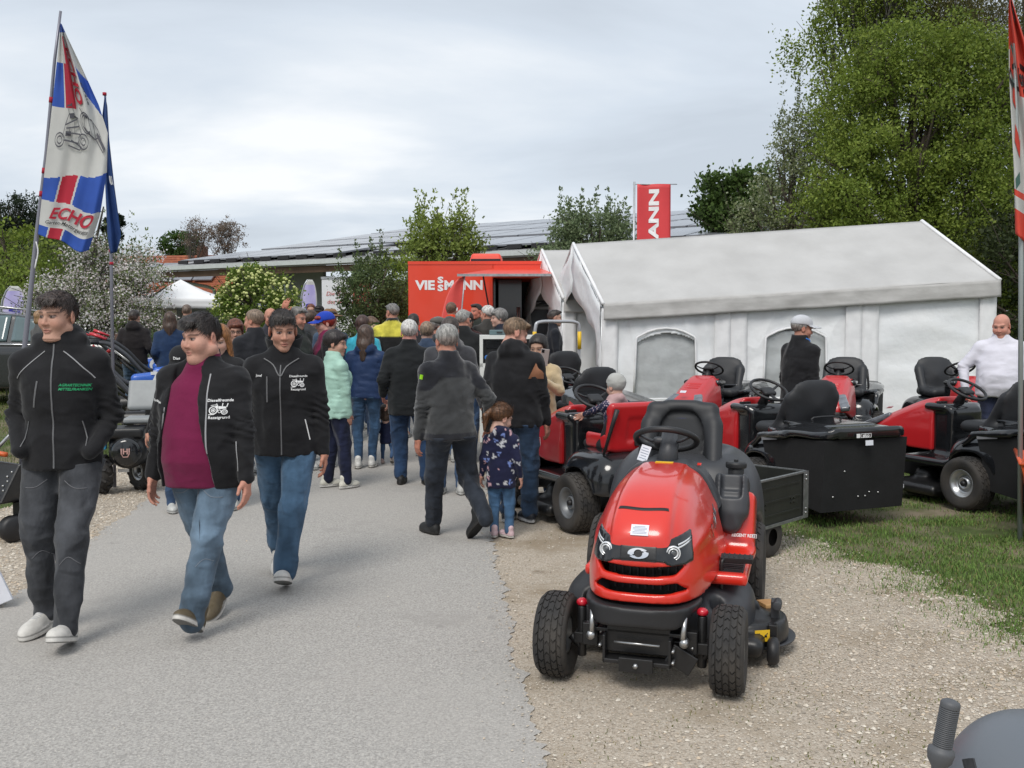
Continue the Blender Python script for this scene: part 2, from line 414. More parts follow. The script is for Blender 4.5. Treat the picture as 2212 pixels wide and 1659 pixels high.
def join(parts):
    Vs, Fs, Cs, o = [], [], [], 0
    for V, F, C in parts:
        if len(V) == 0: continue
        Vs.append(V); Fs.append(F + o); Cs.append(C); o += len(V)
    return np.concatenate(Vs), np.concatenate(Fs), np.concatenate(Cs)
# ------------------------------------------------------------------ ground
def ground_mat(name, cols, scales, bump, rough=0.95, vor=None, patch=None, fine=None):
    m = bpy.data.materials.new(name); m.use_nodes = True; t = m.node_tree; b = t.nodes['Principled BSDF']; b.inputs['Roughness'].default_value = rough
    b.inputs['Specular IOR Level'].default_value = 0.25
    tcn = t.nodes.new('ShaderNodeTexCoord'); vec = tcn.outputs['Object']; ln = t.links.new
    def noise(sc_, det=4, ro=.6):
        n = t.nodes.new('ShaderNodeTexNoise'); n.inputs['Scale'].default_value = sc_; n.inputs['Detail'].default_value = det; n.inputs['Roughness'].default_value = ro; ln(vec, n.inputs['Vector']); return n.outputs[0]
    def ramp(src, els_):
        r_ = t.nodes.new('ShaderNodeValToRGB'); e_ = r_.color_ramp.elements; e_[0].position = els_[0][0]; e_[0].color = (*els_[0][1], 1); e_[1].position = els_[-1][0]; e_[1].color = (*els_[-1][1], 1)
        for p_, c_ in els_[1:-1]: q = e_.new(p_); q.color = (*c_, 1)
        ln(src, r_.inputs[0]); return r_.outputs[0]
    def mix(a, b_, f, mode='MIX'):
        n = t.nodes.new('ShaderNodeMixRGB'); n.blend_type = mode
        if isinstance(f, float): n.inputs[0].default_value = f
        else: ln(f, n.inputs[0])
        ln(a, n.inputs[1]); ln(b_, n.inputs[2]); return n.outputs[0]
    c = ramp(noise(scales[0], 6, .75), cols)
    h = noise(scales[0], 4, .7)
    if vor:
        v = t.nodes.new('ShaderNodeTexVoronoi'); v.inputs['Scale'].default_value = vor[0]; ln(vec, v.inputs['Vector'])
        sp = t.nodes.new('ShaderNodeSeparateColor'); ln(v.outputs['Color'], sp.inputs[0])
        c = mix(c, ramp(sp.outputs[0], vor[1]), vor[2])
        v2 = ramp(v.outputs['Distance'], [(0.0, (1, 1, 1)), (0.45, (.75, .75, .75)), (.8, (.3, .3, .3))]); c = mix(c, v2, vor[3], 'MULTIPLY')
    if fine:
        n_ = ramp(noise(fine[0], 2, .5), [(0.3, (0, 0, 0)), (fine[1], (0, 0, 0)), (fine[1] + .06, (1, 1, 1))]); rgb = t.nodes.new('ShaderNodeRGB'); rgb.outputs[0].default_value = (*fine[2], 1); c = mix(c, rgb.outputs[0], n_)
    for sc_, amt, cc in (patch or []):
        f = ramp(noise(sc_, 5, .6), [(amt[0], (0, 0, 0)), (amt[1], (1, 1, 1))]); rgb = t.nodes.new('ShaderNodeRGB'); rgb.outputs[0].default_value = (*cc, 1); c = mix(c, rgb.outputs[0], f)
    ln(c, b.inputs['Base Color'])
    bp = t.nodes.new('ShaderNodeBump'); bp.inputs['Distance'].default_value = bump; bp.inputs['Strength'].default_value = 1; ln(h, bp.inputs['Height']); ln(bp.outputs[0], b.inputs['Normal'])
    return m
M_LAWN = ground_mat('lawn_soil', [(.3, (.045, .06, .018)), (.6, (.075, .105, .03)), (.8, (.10, .10, .05))], (9,), .02, patch=[(.9, (.46, .60), (.20, .165, .115)), (3, (.6, .7), (.13, .12, .06))])
M_ASPH = ground_mat('asphalt', [(.30, (.20, .19, .176)), (.5, (.36, .343, .32)), (.70, (.56, .535, .495))], (85,), .0035,
                    fine=(120, .63, (.56, .52, .46)), patch=[(.45, (.46, .80), (.40, .375, .345)), (1.3, (.60, .74), (.31, .295, .275)), (6, (.66, .74), (.30, .285, .265))])
M_GRAV = ground_mat('gravel_bed', [(.25, (.33, .27, .205)), (.5, (.54, .46, .365)), (.75, (.68, .61, .51))], (110,), .008,
                    vor=(105, [(0, (.38, .31, .24)), (.5, (.58, .50, .41)), (1, (.70, .64, .55))], .5, .4),
                    patch=[(1.1, (.52, .64), (.34, .275, .20)), (2.5, (.64, .74), (.20, .16, .11))])
def sheet(name, X, Y, mt, dz, jitter=None):
    """grid of columns X(i,j) and rows Y(i,j) following the terrain"""
    n, m = X.shape; Zz = terrain(X, Y) + dz; V = np.stack([X.ravel(), Y.ravel(), Zz.ravel()], 1)
    i, j = np.meshgrid(np.arange(n - 1), np.arange(m - 1), indexing='ij'); a = (i * m + j).ravel(); F = np.stack([a, a + m, a + m + 1, a + 1], 1)
    o = mobj(name, raw_mesh(name, V, F, True), mt); return tag(o, kind='structure')
gx = np.concatenate([[-700, -200, -80, -40], np.linspace(-25, 25, 51), [40, 80, 200, 700]]); gy = np.concatenate([[-60, -10], np.linspace(-2, 30, 65), [40, 60, 90, 150, 300, 900]])
Xg, Yg = np.meshgrid(gx, gy, indexing='ij'); sheet('ground', Xg, Yg, M_LAWN, 0.0)
RL = [(-2.55, -2), (-2.75, 3), (-2.94, 5.6), (-3.43, 9.4), (-4.0, 14), (-4.9, 25), (-6, 34)]
RR = [(.35, -2), (.12, 3.3), (-.09, 6.3), (-.355, 11.3), (-.6, 15), (-1.2, 25), (-2, 34)]
def edge(P, y): return np.interp(y, [p[1] for p in P], [p[0] for p in P])
def wob(y, seed, a=.02): return a * (np.sin(y * 3.1 + seed) + .7 * np.sin(y * 7.7 + seed * 2) + .5 * np.sin(y * 17 + seed * 3) + .25 * np.sin(y * 41 + seed))
ys = np.concatenate([np.linspace(-2, 12, 700), np.linspace(12.2, 34, 120)])
def strip(name, xl, xr, mt, dz, cols=12):
    t = np.linspace(0, 1, cols)[None, :]; X = xl[:, None] * (1 - t) + xr[:, None] * t; Y = np.repeat(ys[:, None], cols, 1); return sheet(name, X, Y, mt, dz)
GRL = edge([(-4.3, -2), (-4.0, 5), (-4.2, 7), (-4.6, 9.4), (-4.8, 14), (-5.2, 25), (-6.2, 34)], ys) + wob(ys, 5, .06)
GRR = edge([(5.5, -2), (4.2, 2.5), (2.75, 5.0), (2.5, 6.3), (2.35, 7.0), (1.9, 7.9), (1.5, 9.5), (1.2, 12), (.8, 15), (.2, 34)], ys) + wob(ys, 2, .09)
strip('gravel_verge', GRL, edge(RL, ys) + .25, M_GRAV, .010)
strip('gravel_yard', edge(RR, ys) - .25, GRR, M_GRAV, .010)
_j = np.random.default_rng(4).normal(size=(2, len(ys))) * .011; _j = (_j + np.roll(_j, 1, 1)) * .7
strip('asphalt_path', edge(RL, ys) + wob(ys, 1) + _j[0], edge(RR, ys) + wob(ys, 3, .016) + _j[1], M_ASPH, .015, 14)

# loose stones of the gravel: octahedral chips, real geometry
def chips(name, pts, size, mt, seed, flat=.6, z0=.012):
    r = np.random.default_rng(seed); n = len(pts); base = np.array([(1, 0, 0), (-.9, .1, 0), (0, 1, .1), (0, -1, 0), (0, 0, 1), (0, 0, -.4)], float)
    Fb = np.array([(0, 2, 4), (2, 1, 4), (1, 3, 4), (3, 0, 4)])
    sc_ = size[0] + (size[1] - size[0]) * r.random(n) ** 2.5; a = r.random(n) * 6.28; V = base[None] * (1 + .35 * r.normal(size=(n, 6, 3)) * .6)
    V = V * sc_[:, None, None] * np.array([1, .75, flat]); c, s_ = np.cos(a)[:, None], np.sin(a)[:, None]
    X = V[:, :, 0] * c - V[:, :, 1] * s_; Y = V[:, :, 0] * s_ + V[:, :, 1] * c
    P = np.stack([X + pts[:, :1], Y + pts[:, 1:2], V[:, :, 2] + (terrain(pts[:, 0], pts[:, 1]) + z0)[:, None]], 2).reshape(-1, 3)
    F = (Fb[None] + (np.arange(n) * 6)[:, None, None]).reshape(-1, 3)
    base_c = np.array([(.56, .485, .39), (.62, .55, .455), (.50, .43, .345), (.38, .33, .27), (.66, .60, .51), (.53, .43, .32)])[r.integers(0, 6, n)] * (.8 + .4 * r.random((n, 1)))
    o = mobj(name, raw_mesh(name, P, F, False, np.repeat(base_c, 6, 0)), mt); return tag(o, kind='stuff')
M_STONE = mat('gravel_stone', (.5, .45, .38), .9, attr=True, var=.3, vscale=60)
def scatter(n, x0, x1, y0, y1, keep, seed, pow_=1.0):
    r = np.random.default_rng(seed); P = np.stack([x0 + (x1 - x0) * r.random(n), y0 + (y1 - y0) * r.random(n) ** pow_], 1); return P[keep(P[:, 0], P[:, 1], r)]
fovk = lambda X, Y, m=.3: (np.abs(X) < Y * .56 + m)
def yard(X, Y, r): return (X > edge(RR, Y) - .02) & (X < np.interp(Y, ys, GRR) + r.normal(size=len(X)) * .1) & fovk(X, Y)
chips('gravel', scatter(230000, -.6, 4.2, 2.6, 8.5, lambda X, Y, r: yard(X, Y, r) & (r.random(len(X)) < .25 + .75 * sstep(.5, 2.2, X + .3 * np.sin(Y * 3))), 11, 1.3), (.0016, .0085), M_STONE, 12)
chips('gravel', scatter(26000, .2, 4.4, 2.6, 8.5, lambda X, Y, r: yard(X, Y, r) & (r.random(len(X)) < sstep(.3, 2.0, X + .4 * np.sin(Y * 2.2))), 18, 1.3), (.006, .017), M_STONE, 19, .5)
chips('gravel', scatter(30000, -5, -2.7, 4.2, 11, lambda X, Y, r: (X < edge(RL, Y) + .03 * r.normal(size=len(X))) & (X > np.interp(Y, ys, GRL)) & fovk(X, Y), 13), (.005, .02), M_STONE, 14)
chips('gravel', scatter(60000, -3.6, 1.2, 2.6, 10, lambda X, Y, r: ((np.abs(X - edge(RR, Y)) < np.abs(.10 * r.normal(size=len(X)))) & (r.random(len(X)) < .8)) | (np.abs(X - edge(RL, Y)) < np.abs(.05 * r.normal(size=len(X)))) | (r.random(len(X)) < .003), 15), (.002, .009), M_STONE, 16, z0=.02)

# grass blades
M_GRASS = mat('grass_blade', (.06, .1, .02), .7, attr=True, spec=.2)
def grass(name, pts, h, seed, col=((.075, .145, .03), (.16, .25, .06)), dry=.12, wd=.0024):
    r = np.random.default_rng(seed); n = len(pts); a = r.random(n) * 6.28; hh = h * (.4 + .9 * r.random(n)); b_ = r.random(n) * 6.28; bend = .25 + .75 * r.random(n)
    x, y = pts[:, 0], pts[:, 1]; z = terrain(x, y) + .004; wx, wy = np.cos(a) * wd, np.sin(a) * wd; bx, by = np.cos(b_) * hh * bend, np.sin(b_) * hh * bend
    V = np.stack([np.stack([x - wx, y - wy, z], 1), np.stack([x + wx, y + wy, z], 1), np.stack([x + bx * .35 + wx * .8, y + by * .35 + wy * .8, z + hh * .62], 1), np.stack([x + bx * .35 - wx * .8, y + by * .35 - wy * .8, z + hh * .62], 1),
                  np.stack([x + bx, y + by, z + hh * (1 - .35 * bend)], 1)], 1).reshape(-1, 3)
    i = np.arange(n)[:, None] * 5; F = np.concatenate([i + np.array([[0, 1, 2]]), i + np.array([[0, 2, 3]]), i + np.array([[3, 2, 4]])])
    t = r.random((n, 1)); C = np.array(col[0]) * (1 - t) + np.array(col[1]) * t; dm = r.random(n) < dry; C[dm] = (.22, .19, .08)
    o = mobj(name, raw_mesh(name, V, F.astype(np.int32), False, np.repeat(C, 5, 0)), M_GRASS); return tag(o, kind='stuff')
pn = waves(3, 2.2, 2.2, 1, 4, 2.5); pn2 = waves(8, 7, 7, 1, 3, 1)
def tufty(X, Y, r, th): return pn(X, Y, X * 0) + .5 * pn2(X, Y, X * 0) + .35 * r.normal(size=len(X)) > th
right_lawn = lambda X, Y, r: (X > np.interp(Y, ys, GRR) - .05 - .25 * np.abs(r.normal(size=len(X)))) & fovk(X, Y) & tufty(X, Y, r, -.15)
grass('grass', scatter(230000, 1.4, 6.6, 4.4, 12.5, right_lawn, 21, 1.25), .034, 22)
grass('grass', scatter(40000, 1.0, 9, 11, 16, lambda X, Y, r: fovk(X, Y), 23), .06, 24)
grass('grass', scatter(50000, -.1, 3.8, 2.6, 8, lambda X, Y, r: yard(X, Y, r) & (pn(X * 1.6, Y * 1.6, X * 0) + .4 * r.normal(size=len(X)) + .22 * (X - 1.6) > .62), 25), .02, 26, dry=.3, col=((.07, .09, .02), (.16, .17, .05)))
grass('grass', scatter(110000, -13, -4.2, 7.5, 24, lambda X, Y, r: (X < np.interp(Y, ys, GRL) + .1 * r.normal(size=len(X))) & fovk(X, Y), 27), .06, 28, col=((.06, .10, .02), (.12, .17, .035)))

# ------------------------------------------------------------------ trees
M_LEAF = mat('leaf', (.06, .1, .02), .6, attr=True, spec=.3)
_lt = M_LEAF.node_tree; _pb = _lt.nodes['Principled BSDF']; _tr = _lt.nodes.new('ShaderNodeBsdfTranslucent'); _mx = _lt.nodes.new('ShaderNodeMixShader'); _mx.inputs[0].default_value = .38
_an = _lt.nodes.new('ShaderNodeAttribute'); _an.attribute_name = 'Col'; _lt.links.new(_an.outputs['Color'], _tr.inputs['Color'])
_lt.links.new(_pb.outputs[0], _mx.inputs[1]); _lt.links.new(_tr.outputs[0], _mx.inputs[2]); _lt.links.new(_mx.outputs[0], _lt.nodes['Material Output'].inputs[0])
BARK = mat('bark', (.09, .07, .055), .9, var=.4, vscale=12, bump=.01, bscale=18)
PBARK = mat('grey_bark', (.11, .10, .085), .9, var=.5, vscale=9, bump=.01, bscale=18)
def leaves(C, n, rad, size, cols, seed, droop=0.0, aspect=.55, up=.3, flat=.75):
    """n leaves round each clump centre C"""
    r = np.random.default_rng(seed); m = len(C); rad = np.broadcast_to(rad, (m,)); N_ = m * n
    P = np.repeat(C, n, 0) + r.normal(size=(N_, 3)) * np.repeat(rad, n)[:, None] * np.array([.55, .55, .55 * flat]); P[:, 2] -= droop * r.random(N_) * np.repeat(rad, n)
    d = r.normal(size=(N_, 3)); d[:, 2] += up * (-1 if droop else 1); d /= np.linalg.norm(d, axis=1)[:, None]; e_ = r.normal(size=(N_, 3)); e_ = np.cross(d, e_); e_ /= np.linalg.norm(e_, axis=1)[:, None]
    s_ = (size * (.6 + .8 * r.random(N_)))[:, None]; a = d * s_; b = e_ * s_ * aspect * .5
    V = np.stack([P, P + a * .5 + b, P + a, P + a * .5 - b], 1).reshape(-1, 3); F = np.arange(N_ * 4, dtype=np.int32).reshape(-1, 4)
    cc = np.array(cols); k = np.repeat(r.random(m), n) * .5 + r.random(N_) * .5; i = np.clip((k * len(cc)).astype(int), 0, len(cc) - 1); K = cc[i] * (.8 + .4 * r.random((N_, 1)))
    return V, F, np.repeat(K, 4, 0)
def tree(name, label, base, h, ells, nclump, nleaf, crad, lsize, cols, seed, trunk=.16, cat='tree', group=None, bark=None, droop=0.0, shell=.55, flowers=None, limbs=14, aspect=.55, spikes=0, tz=.25, up=.3, twig=.02, ncurve=0):
    """ells: ellipsoids (x,y,z,rx,ry,rz) relative to base; clumps fill them"""
    t = thing(name, label, cat, base, 0, group); r = np.random.default_rng(seed); vols = np.array([e_[3] * e_[4] * e_[5] for e_ in ells]) ** .75; vols = vols / vols.sum(); C = []
    for e_, f in zip(ells, vols):
        k = max(3, int(nclump * f)); d = r.normal(size=(k, 3)); d /= np.linalg.norm(d, axis=1)[:, None]; q = (shell + (1 - shell) * r.random(k)) ** .6; q = q * (1 + .10 * r.normal(size=k))
        C.append(np.array(e_[:3]) + d * np.array(e_[3:6]) * q[:, None])
    C = np.concatenate(C); C = C[C[:, 2] > tz * 1.0]
    if spikes:
        S = []
        top = C[np.argsort(-C[:, 2] + r.normal(size=len(C)) * h * .12)[:spikes]]
        for p in top:
            L__ = crad * (1.5 + 2.2 * r.random()); dd = np.array((r.normal() * .18, r.normal() * .18, 1.0)); S += [p + dd * L__ * u for u in (.3, .6, .9, 1.2)]
        C2 = np.array(S)
    m_ = MB(); top_c = C[:, 2].max()
    P = [Vector((0, 0, -.1)), Vector((r.normal() * .1, r.normal() * .1, h * .3)), Vector((r.normal() * .2, r.normal() * .2, h * .6)), Vector((r.normal() * .3, r.normal() * .3, h * .88))]
    Sp = spline(P, 4); m_.tube(Sp, [trunk * (1 - .85 * i / (len(Sp) - 1)) for i in range(len(Sp))], 7)
    for i in r.choice(len(C), min(limbs, len(C)), replace=False):
        c = Vector(C[i]); k = min(len(Sp) - 2, max(1, int(len(Sp) * min(.9, (c.z / h) * .7)))); a = Sp[k]; mid = a.lerp(c, .5) + Vector((0, 0, -.06 * (c - a).length + .1)); th = trunk * (1 - .8 * k / len(Sp))
        m_.tube(spline([a, mid, c], 3), [th * .5 * (1 - j / 7.2) + .008 for j in range(7)], 5)
        for _ in range(3):
            e2 = c + Vector(r.normal(size=3) * crad * 1.4); m_.tube([mid.lerp(c, .5), e2], [.02 * trunk / .16, .005], 3, cap=False)
    m_.build('trunk', bark or BARK, t)
    A = [leaves(C, nleaf, crad * (.7 + .6 * r.random(len(C))), lsize, cols, seed + 1, droop, aspect, up)]
    if spikes: A.append(leaves(C2, max(4, nleaf // 4), crad * .25, lsize, cols, seed + 2, 0, aspect, 1.2, 1.5))
    V, F, K = join(A); mobj('crown', raw_mesh('crown', V, F, False, K), M_LEAF, t)
    if flowers:
        fn, fs, fc = flowers; V, F, K = leaves(C + r.normal(size=C.shape) * crad * .3, fn, crad * 1.1, fs, fc, seed + 5, 0, 1.2); o = mobj('blossom', raw_mesh('blossom', V, F, False, K), M_LEAF, t); o['kind'] = 'stuff'
    return t
G_BRIGHT = [(.135, .195, .028), (.175, .24, .038), (.225, .285, .05), (.08, .12, .02)]
G_MID = [(.075, .12, .03), (.11, .155, .045), (.05, .08, .022)]
G_DARK = [(.018, .032, .016), (.028, .045, .02), (.012, .022, .012)]
G_OLIVE = [(.10, .13, .035), (.13, .15, .05), (.07, .09, .03)]
G_GREYG = [(.17, .21, .09), (.23, .26, .13), (.12, .16, .06)]
G_YEL = [(.14, .20, .03), (.18, .24, .04), (.09, .14, .02)]
def tb(px, Y, dz=0.0): p = at(px, 700, Y); return (p.x, Y, terrain(p.x, Y) + dz)
def el(b, px, py, Y, rx, ry, rz): p = at(px, py, Y); return (p.x - b[0], p.y - b[1], p.z - b[2], rx, ry, rz)
# right-hand big trees
b = tb(1980, 22); k_ = 22 / 2100
tree('hazel_tree', 'large bright green bushy tree rising behind the long white tent', b, 7.6,
     [el(b, 2000, 300, 22, 2.4, 1.8, 2.3), el(b, 1880, 420, 21.5, 1.5, 1.4, 1.5), el(b, 2120, 470, 21.5, 1.5, 1.6, 2.0), el(b, 1850, 240, 22, 1.0, 1.0, 1.2), el(b, 1960, 130, 22.3, 1.6, 1.3, 1.0), el(b, 2090, 200, 22, 1.5, 1.5, 1.5), el(b, 1830, 450, 21.2, .9, 1, .8), el(b, 2140, 640, 21, 1.0, 1.2, 1.2)],
     1250, 100, .27, .074, G_BRIGHT, 31, trunk=.2, limbs=70, shell=.45)
b = tb(2160, 25); tree('dark_conifer', 'dark drooping larch towering above the other trees at the right edge', b, 12.5,
     [el(b, 2120, 60, 25, 2.6, 1.8, 1.6), el(b, 2200, 300, 25, 1.8, 1.6, 3.2), el(b, 2050, -60, 25, 2.6, 1.8, 1.5), el(b, 2230, 560, 24, 1.6, 1.6, 2.0), el(b, 1990, 20, 25, 1.6, 1.4, 1.0)], 900, 100, .42, .075, [(.12, .12, .035), (.16, .15, .05), (.08, .085, .03)], 33, trunk=.16, limbs=7, droop=1.2, shell=.2, aspect=.35)
b = tb(1850, 24.5); tree('birch_tree', 'birch with hanging leafy twigs reaching over the top left of the green trees', b, 10.5,
     [el(b, 1850, 20, 24.5, 1.2, 1.0, 1.3), el(b, 1790, 30, 24.5, .55, .5, 1.0), el(b, 1900, -60, 24.5, 1.6, 1.2, 1.2), el(b, 1720, 90, 24.5, .28, .3, .55), el(b, 1690, 85, 24.5, .2, .2, .35), el(b, 1752, 60, 24.5, .3, .3, .4), el(b, 1800, 160, 24, .5, .5, .8), el(b, 1780, 240, 24, .4, .5, .6)], 330, 50, .26, .08, G_BRIGHT, 35, trunk=.14, limbs=50, droop=3.0, bark=PBARK, shell=.1)
b = tb(1690, 25); tree('blossom_tree', 'slim grey green fruit tree with faded blossom beside the tall green tree', b, 6.4,
     [el(b, 1700, 420, 25, .8, .8, 1.3), el(b, 1720, 320, 25, .55, .6, 1.0), el(b, 1640, 480, 25, .8, .7, .6), el(b, 1750, 400, 24.6, .6, .7, 1.7), el(b, 1690, 290, 25, .18, .2, .5), el(b, 1790, 470, 24, .6, .6, .8)], 330, 34, .22, .075, G_GREYG, 37, trunk=.10, limbs=40, flowers=(5, .06, [(.42, .44, .33), (.33, .37, .24)]), spikes=14)
b = tb(1570, 30); tree('maple_tree', 'round leafy maple behind the tent ridge beside the barn roof', b, 5.8,
     [el(b, 1565, 430, 30, .85, .8, .85), el(b, 1620, 420, 30, .9, .8, .8), el(b, 1590, 470, 29.8, 1.1, .9, .6), el(b, 1530, 450, 30, .4, .4, .35)], 170, 45, .27, .12, [(.065, .115, .028), (.095, .155, .038), (.04, .07, .018)], 39, trunk=.12, limbs=20, aspect=.9)
b = tb(2260, 19); tree('thicket', 'dark undergrowth behind the right end of the long tent', b, 3.8,
     [el(b, 2210, 620, 19, 1.2, 1.0, 1.4), el(b, 2170, 560, 20, .8, .8, 1.0), el(b, 2290, 560, 19, 1.2, 1, 1.6)], 170, 60, .3, .09, [(.03, .045, .015), (.045, .06, .02), (.02, .03, .012)], 41, trunk=.1, limbs=30, cat='shrub')
# middle trees
b = tb(950, 24); tree('pear_tree', 'light green spiky tree growing behind the left end of the red trailer', b, 4.9,
     [el(b, 955, 545, 24, 1.0, .9, .70), el(b, 930, 505, 24, .6, .6, .58), el(b, 985, 515, 24, .6, .6, .6), el(b, 955, 600, 23.6, 1.15, .9, .5), el(b, 1020, 550, 24, .45, .5, .5), el(b, 890, 550, 24, .4, .4, .45)], 300, 32, .19, .085, [(.19, .25, .05), (.24, .30, .07), (.14, .19, .04)], 43, trunk=.09, limbs=46, spikes=34, shell=.3)
b = tb(1280, 27); tree('plum_tree', 'dense upright grey green tree behind the small tent and beside the red banner', b, 5.2,
     [el(b, 1275, 520, 27, 1.0, .9, .8), el(b, 1330, 510, 27, .6, .6, .6), el(b, 1230, 500, 27, .55, .6, .6), el(b, 1190, 560, 26, .5, .5, .35), el(b, 1300, 560, 26.5, 1.1, .8, .5)], 300, 40, .2, .09, [(.16, .215, .11), (.21, .265, .14), (.12, .165, .08)], 45, trunk=.1, limbs=30, spikes=40)
b = tb(790, 19.5); tree('willow_bush', 'dark green feathery bush hanging in front of the white box trailer', b, 2.9,
     [el(b, 790, 640, 19.5, .42, .5, .6), el(b, 770, 700, 19.5, .4, .5, .45), el(b, 840, 640, 20, .35, .4, .55), el(b, 850, 690, 20, .3, .4, .5), el(b, 745, 620, 19.5, .16, .2, .3), el(b, 800, 580, 20, .3, .3, .25)], 230, 60, .15, .055, [(.085, .125, .05), (.12, .165, .06), (.06, .09, .035)], 47, trunk=.06, limbs=26, spikes=18, cat='bush')
b = tb(860, 22.5); tree('hawthorn_bush', 'mid green bush between the dark feathery bush and the red trailer', b, 3.2, [el(b, 850, 620, 22.5, .55, .5, .7), el(b, 870, 680, 22.5, .45, .5, .6), el(b, 855, 720, 22, .5, .5, .5)], 130, 50, .2, .07, G_BRIGHT, 49, trunk=.06, limbs=16, cat='bush')
b = tb(552, 17); tree('snowball_bush', 'round bush covered in cream green flower balls in front of the barn', b, 2.5,
     [el(b, 552, 650, 17, .60, .6, .50), el(b, 500, 665, 17, .28, .4, .35), el(b, 610, 650, 17, .28, .4, .38), el(b, 545, 610, 17, .42, .4, .28), el(b, 552, 710, 16.9, .58, .6, .45)], 210, 55, .13, .055, [(.12, .19, .03), (.17, .24, .04), (.085, .135, .022)], 51, trunk=.05, limbs=20, cat='bush', flowers=None)
_bt = bpy.data.objects['snowball_bush']; _r = np.random.default_rng(5); _m = MB()
bl = raw_mesh('flower_ball', *(lambda g: g.mesh(0))(SDF((-.06,) * 3, (.06,) * 3, .02).ell((0, 0, 0), .04)), smooth=True); bl.materials.append(mat('cream_flower', (.62, .66, .26), .8, var=.3, vscale=9, bump=.004, bscale=60))
for _i in range(420):
    d = _r.normal(size=3); d /= np.linalg.norm(d); d[1] = -abs(d[1]); e_ = [(0, 1.33, 1.98), (.0, 0, 2.05), (-.4, 0, 1.9), (.45, 0, 2.0)][_i % 4]; e_ = {0: (0, 0, 2.02, .64, .62, .5), 1: (-.42, 0, 1.9, .3, .42, .38), 2: (.47, 0, 2.02, .3, .42, .4), 3: (-.05, 0, 2.33, .45, .42, .3)}[_i % 4]
    s_ = .35 + .45 * _r.random(); shared('flower_ball', bl, _bt, (e_[0] + d[0] * e_[3], e_[1] + d[1] * e_[4], e_[2] - b[2] + d[2] * e_[5]), (0, 0, 0), (s_, s_, s_ * .9))
# apple blossom and left trees
b = tb(190, 18); tree('apple_tree', 'wide apple tree in white blossom behind the parked cars', b, 4.0,
     [el(b, 210, 640, 18, .9, .7, .55), el(b, 120, 640, 18, .55, .6, .5), el(b, 275, 640, 18, .7, .6, .6), el(b, 210, 560, 18.2, .7, .6, .35), el(b, 300, 590, 18.3, .45, .5, .5), el(b, 120, 690, 17.8, .8, .6, .5), el(b, 250, 700, 17.8, .8, .6, .45), el(b, 335, 680, 18, .35, .4, .4)], 460, 34, .17, .05, [(.13, .18, .065), (.17, .21, .08), (.09, .12, .045)], 53, trunk=.09, limbs=80, flowers=(44, .03, [(.80, .78, .75), (.70, .62, .62), (.86, .85, .83)]), spikes=30, shell=.2, bark=PBARK)
b = tb(230, 20); tree('lilac_bush', 'fresh green shrub under the apple blossom behind the open tailgate', b, 2.4, [el(b, 200, 700, 20, .6, .5, .5), el(b, 270, 690, 20, .6, .5, .6), el(b, 240, 740, 19.6, 1.2, .6, .5), el(b, 320, 740, 19.6, .6, .5, .4), el(b, 20, 620, 21, 1, .6, .8), el(b, 60, 740, 21, 1.2, .6, .5)], 260, 50, .2, .06, G_BRIGHT, 55, trunk=.05, limbs=20, cat='shrub')
b = tb(335, 16.5); tree('low_shrub', 'low leafy shrub between the two people looking away on the lawn', b, 1.3, [el(b, 335, 770, 16.5, .42, .4, .4), el(b, 330, 820, 16.2, .4, .4, .3)], 90, 60, .13, .045, [(.05, .085, .03), (.07, .11, .04), (.03, .05, .02)], 57, trunk=.03, limbs=14, cat='shrub', tz=.02)
for i, (px, py, Y, hh, rx, cols, lab) in enumerate([(15, 560, 42, 6.5, 1.9, G_BRIGHT, 'bright green deciduous tree at the left edge above the cars'), (60, 590, 48, 5.5, 1.8, G_OLIVE, 'olive green tree standing below the pine ridge'),
        (115, 565, 52, 6.5, 2.0, G_MID, 'mid green tree behind the flagpole below the pines'), (160, 545, 60, 7, 2.2, [(.06, .075, .02), (.09, .10, .03)], 'brownish green tree seen behind the lower flag edge'),
        (388, 530, 62, 6.5, 1.2, [(.05, .10, .02), (.07, .13, .025)], 'compact green tree rising behind the orange tiled roof')]):
    b = tb(px, Y); e_ = el(b, px, py, Y, rx, rx * .8, rx * .75)
    tree('leafy_tree', lab, b, hh, [e_, (e_[0] - rx * .5, e_[1], e_[2] - rx * .7, rx * .8, rx * .7, rx * .7), (e_[0] + rx * .6, e_[1], e_[2] - rx * .6, rx * .7, rx * .7, rx * .6)], 130, 45, rx * .22, .17, cols, 60 + i, trunk=.15, limbs=20)
for i, (px, py, Y, r_) in enumerate([(28, 465, 85, 2.6), (78, 478, 90, 1.9), (2, 505, 84, 2.3), (118, 520, 92, 1.6), (245, 480, 88, .9), (60, 520, 86, 2.4)]):
    b = tb(px, Y, 2.0); e_ = el(b, px, py, Y, r_, r_ * .8, r_ * .45)
    tree('pine_tree', ['tallest dark pine crown on the ridge at the left', 'dark pine on the ridge just left of the big flag', 'dark pine cut by the left picture edge', 'small dark pine seen behind the flagpole', 'thin pine showing between the two flags', 'broad low pine in the middle of the ridge'][i], b, 11,
         [e_, (e_[0] + r_ * .4, 0, e_[2] + r_ * .35, r_ * .6, r_ * .5, r_ * .35), (e_[0] - r_ * .3, 0, e_[2] - r_ * .7, r_ * .95, r_ * .7, r_ * .4), (e_[0] + r_ * .2, 0, e_[2] - r_ * 1.3, r_ * .8, r_ * .7, r_ * .45)], 110, 60, r_ * .2, .2, G_DARK, 80 + i, trunk=.22, limbs=30, shell=.3, group='pines on the ridge at the left')
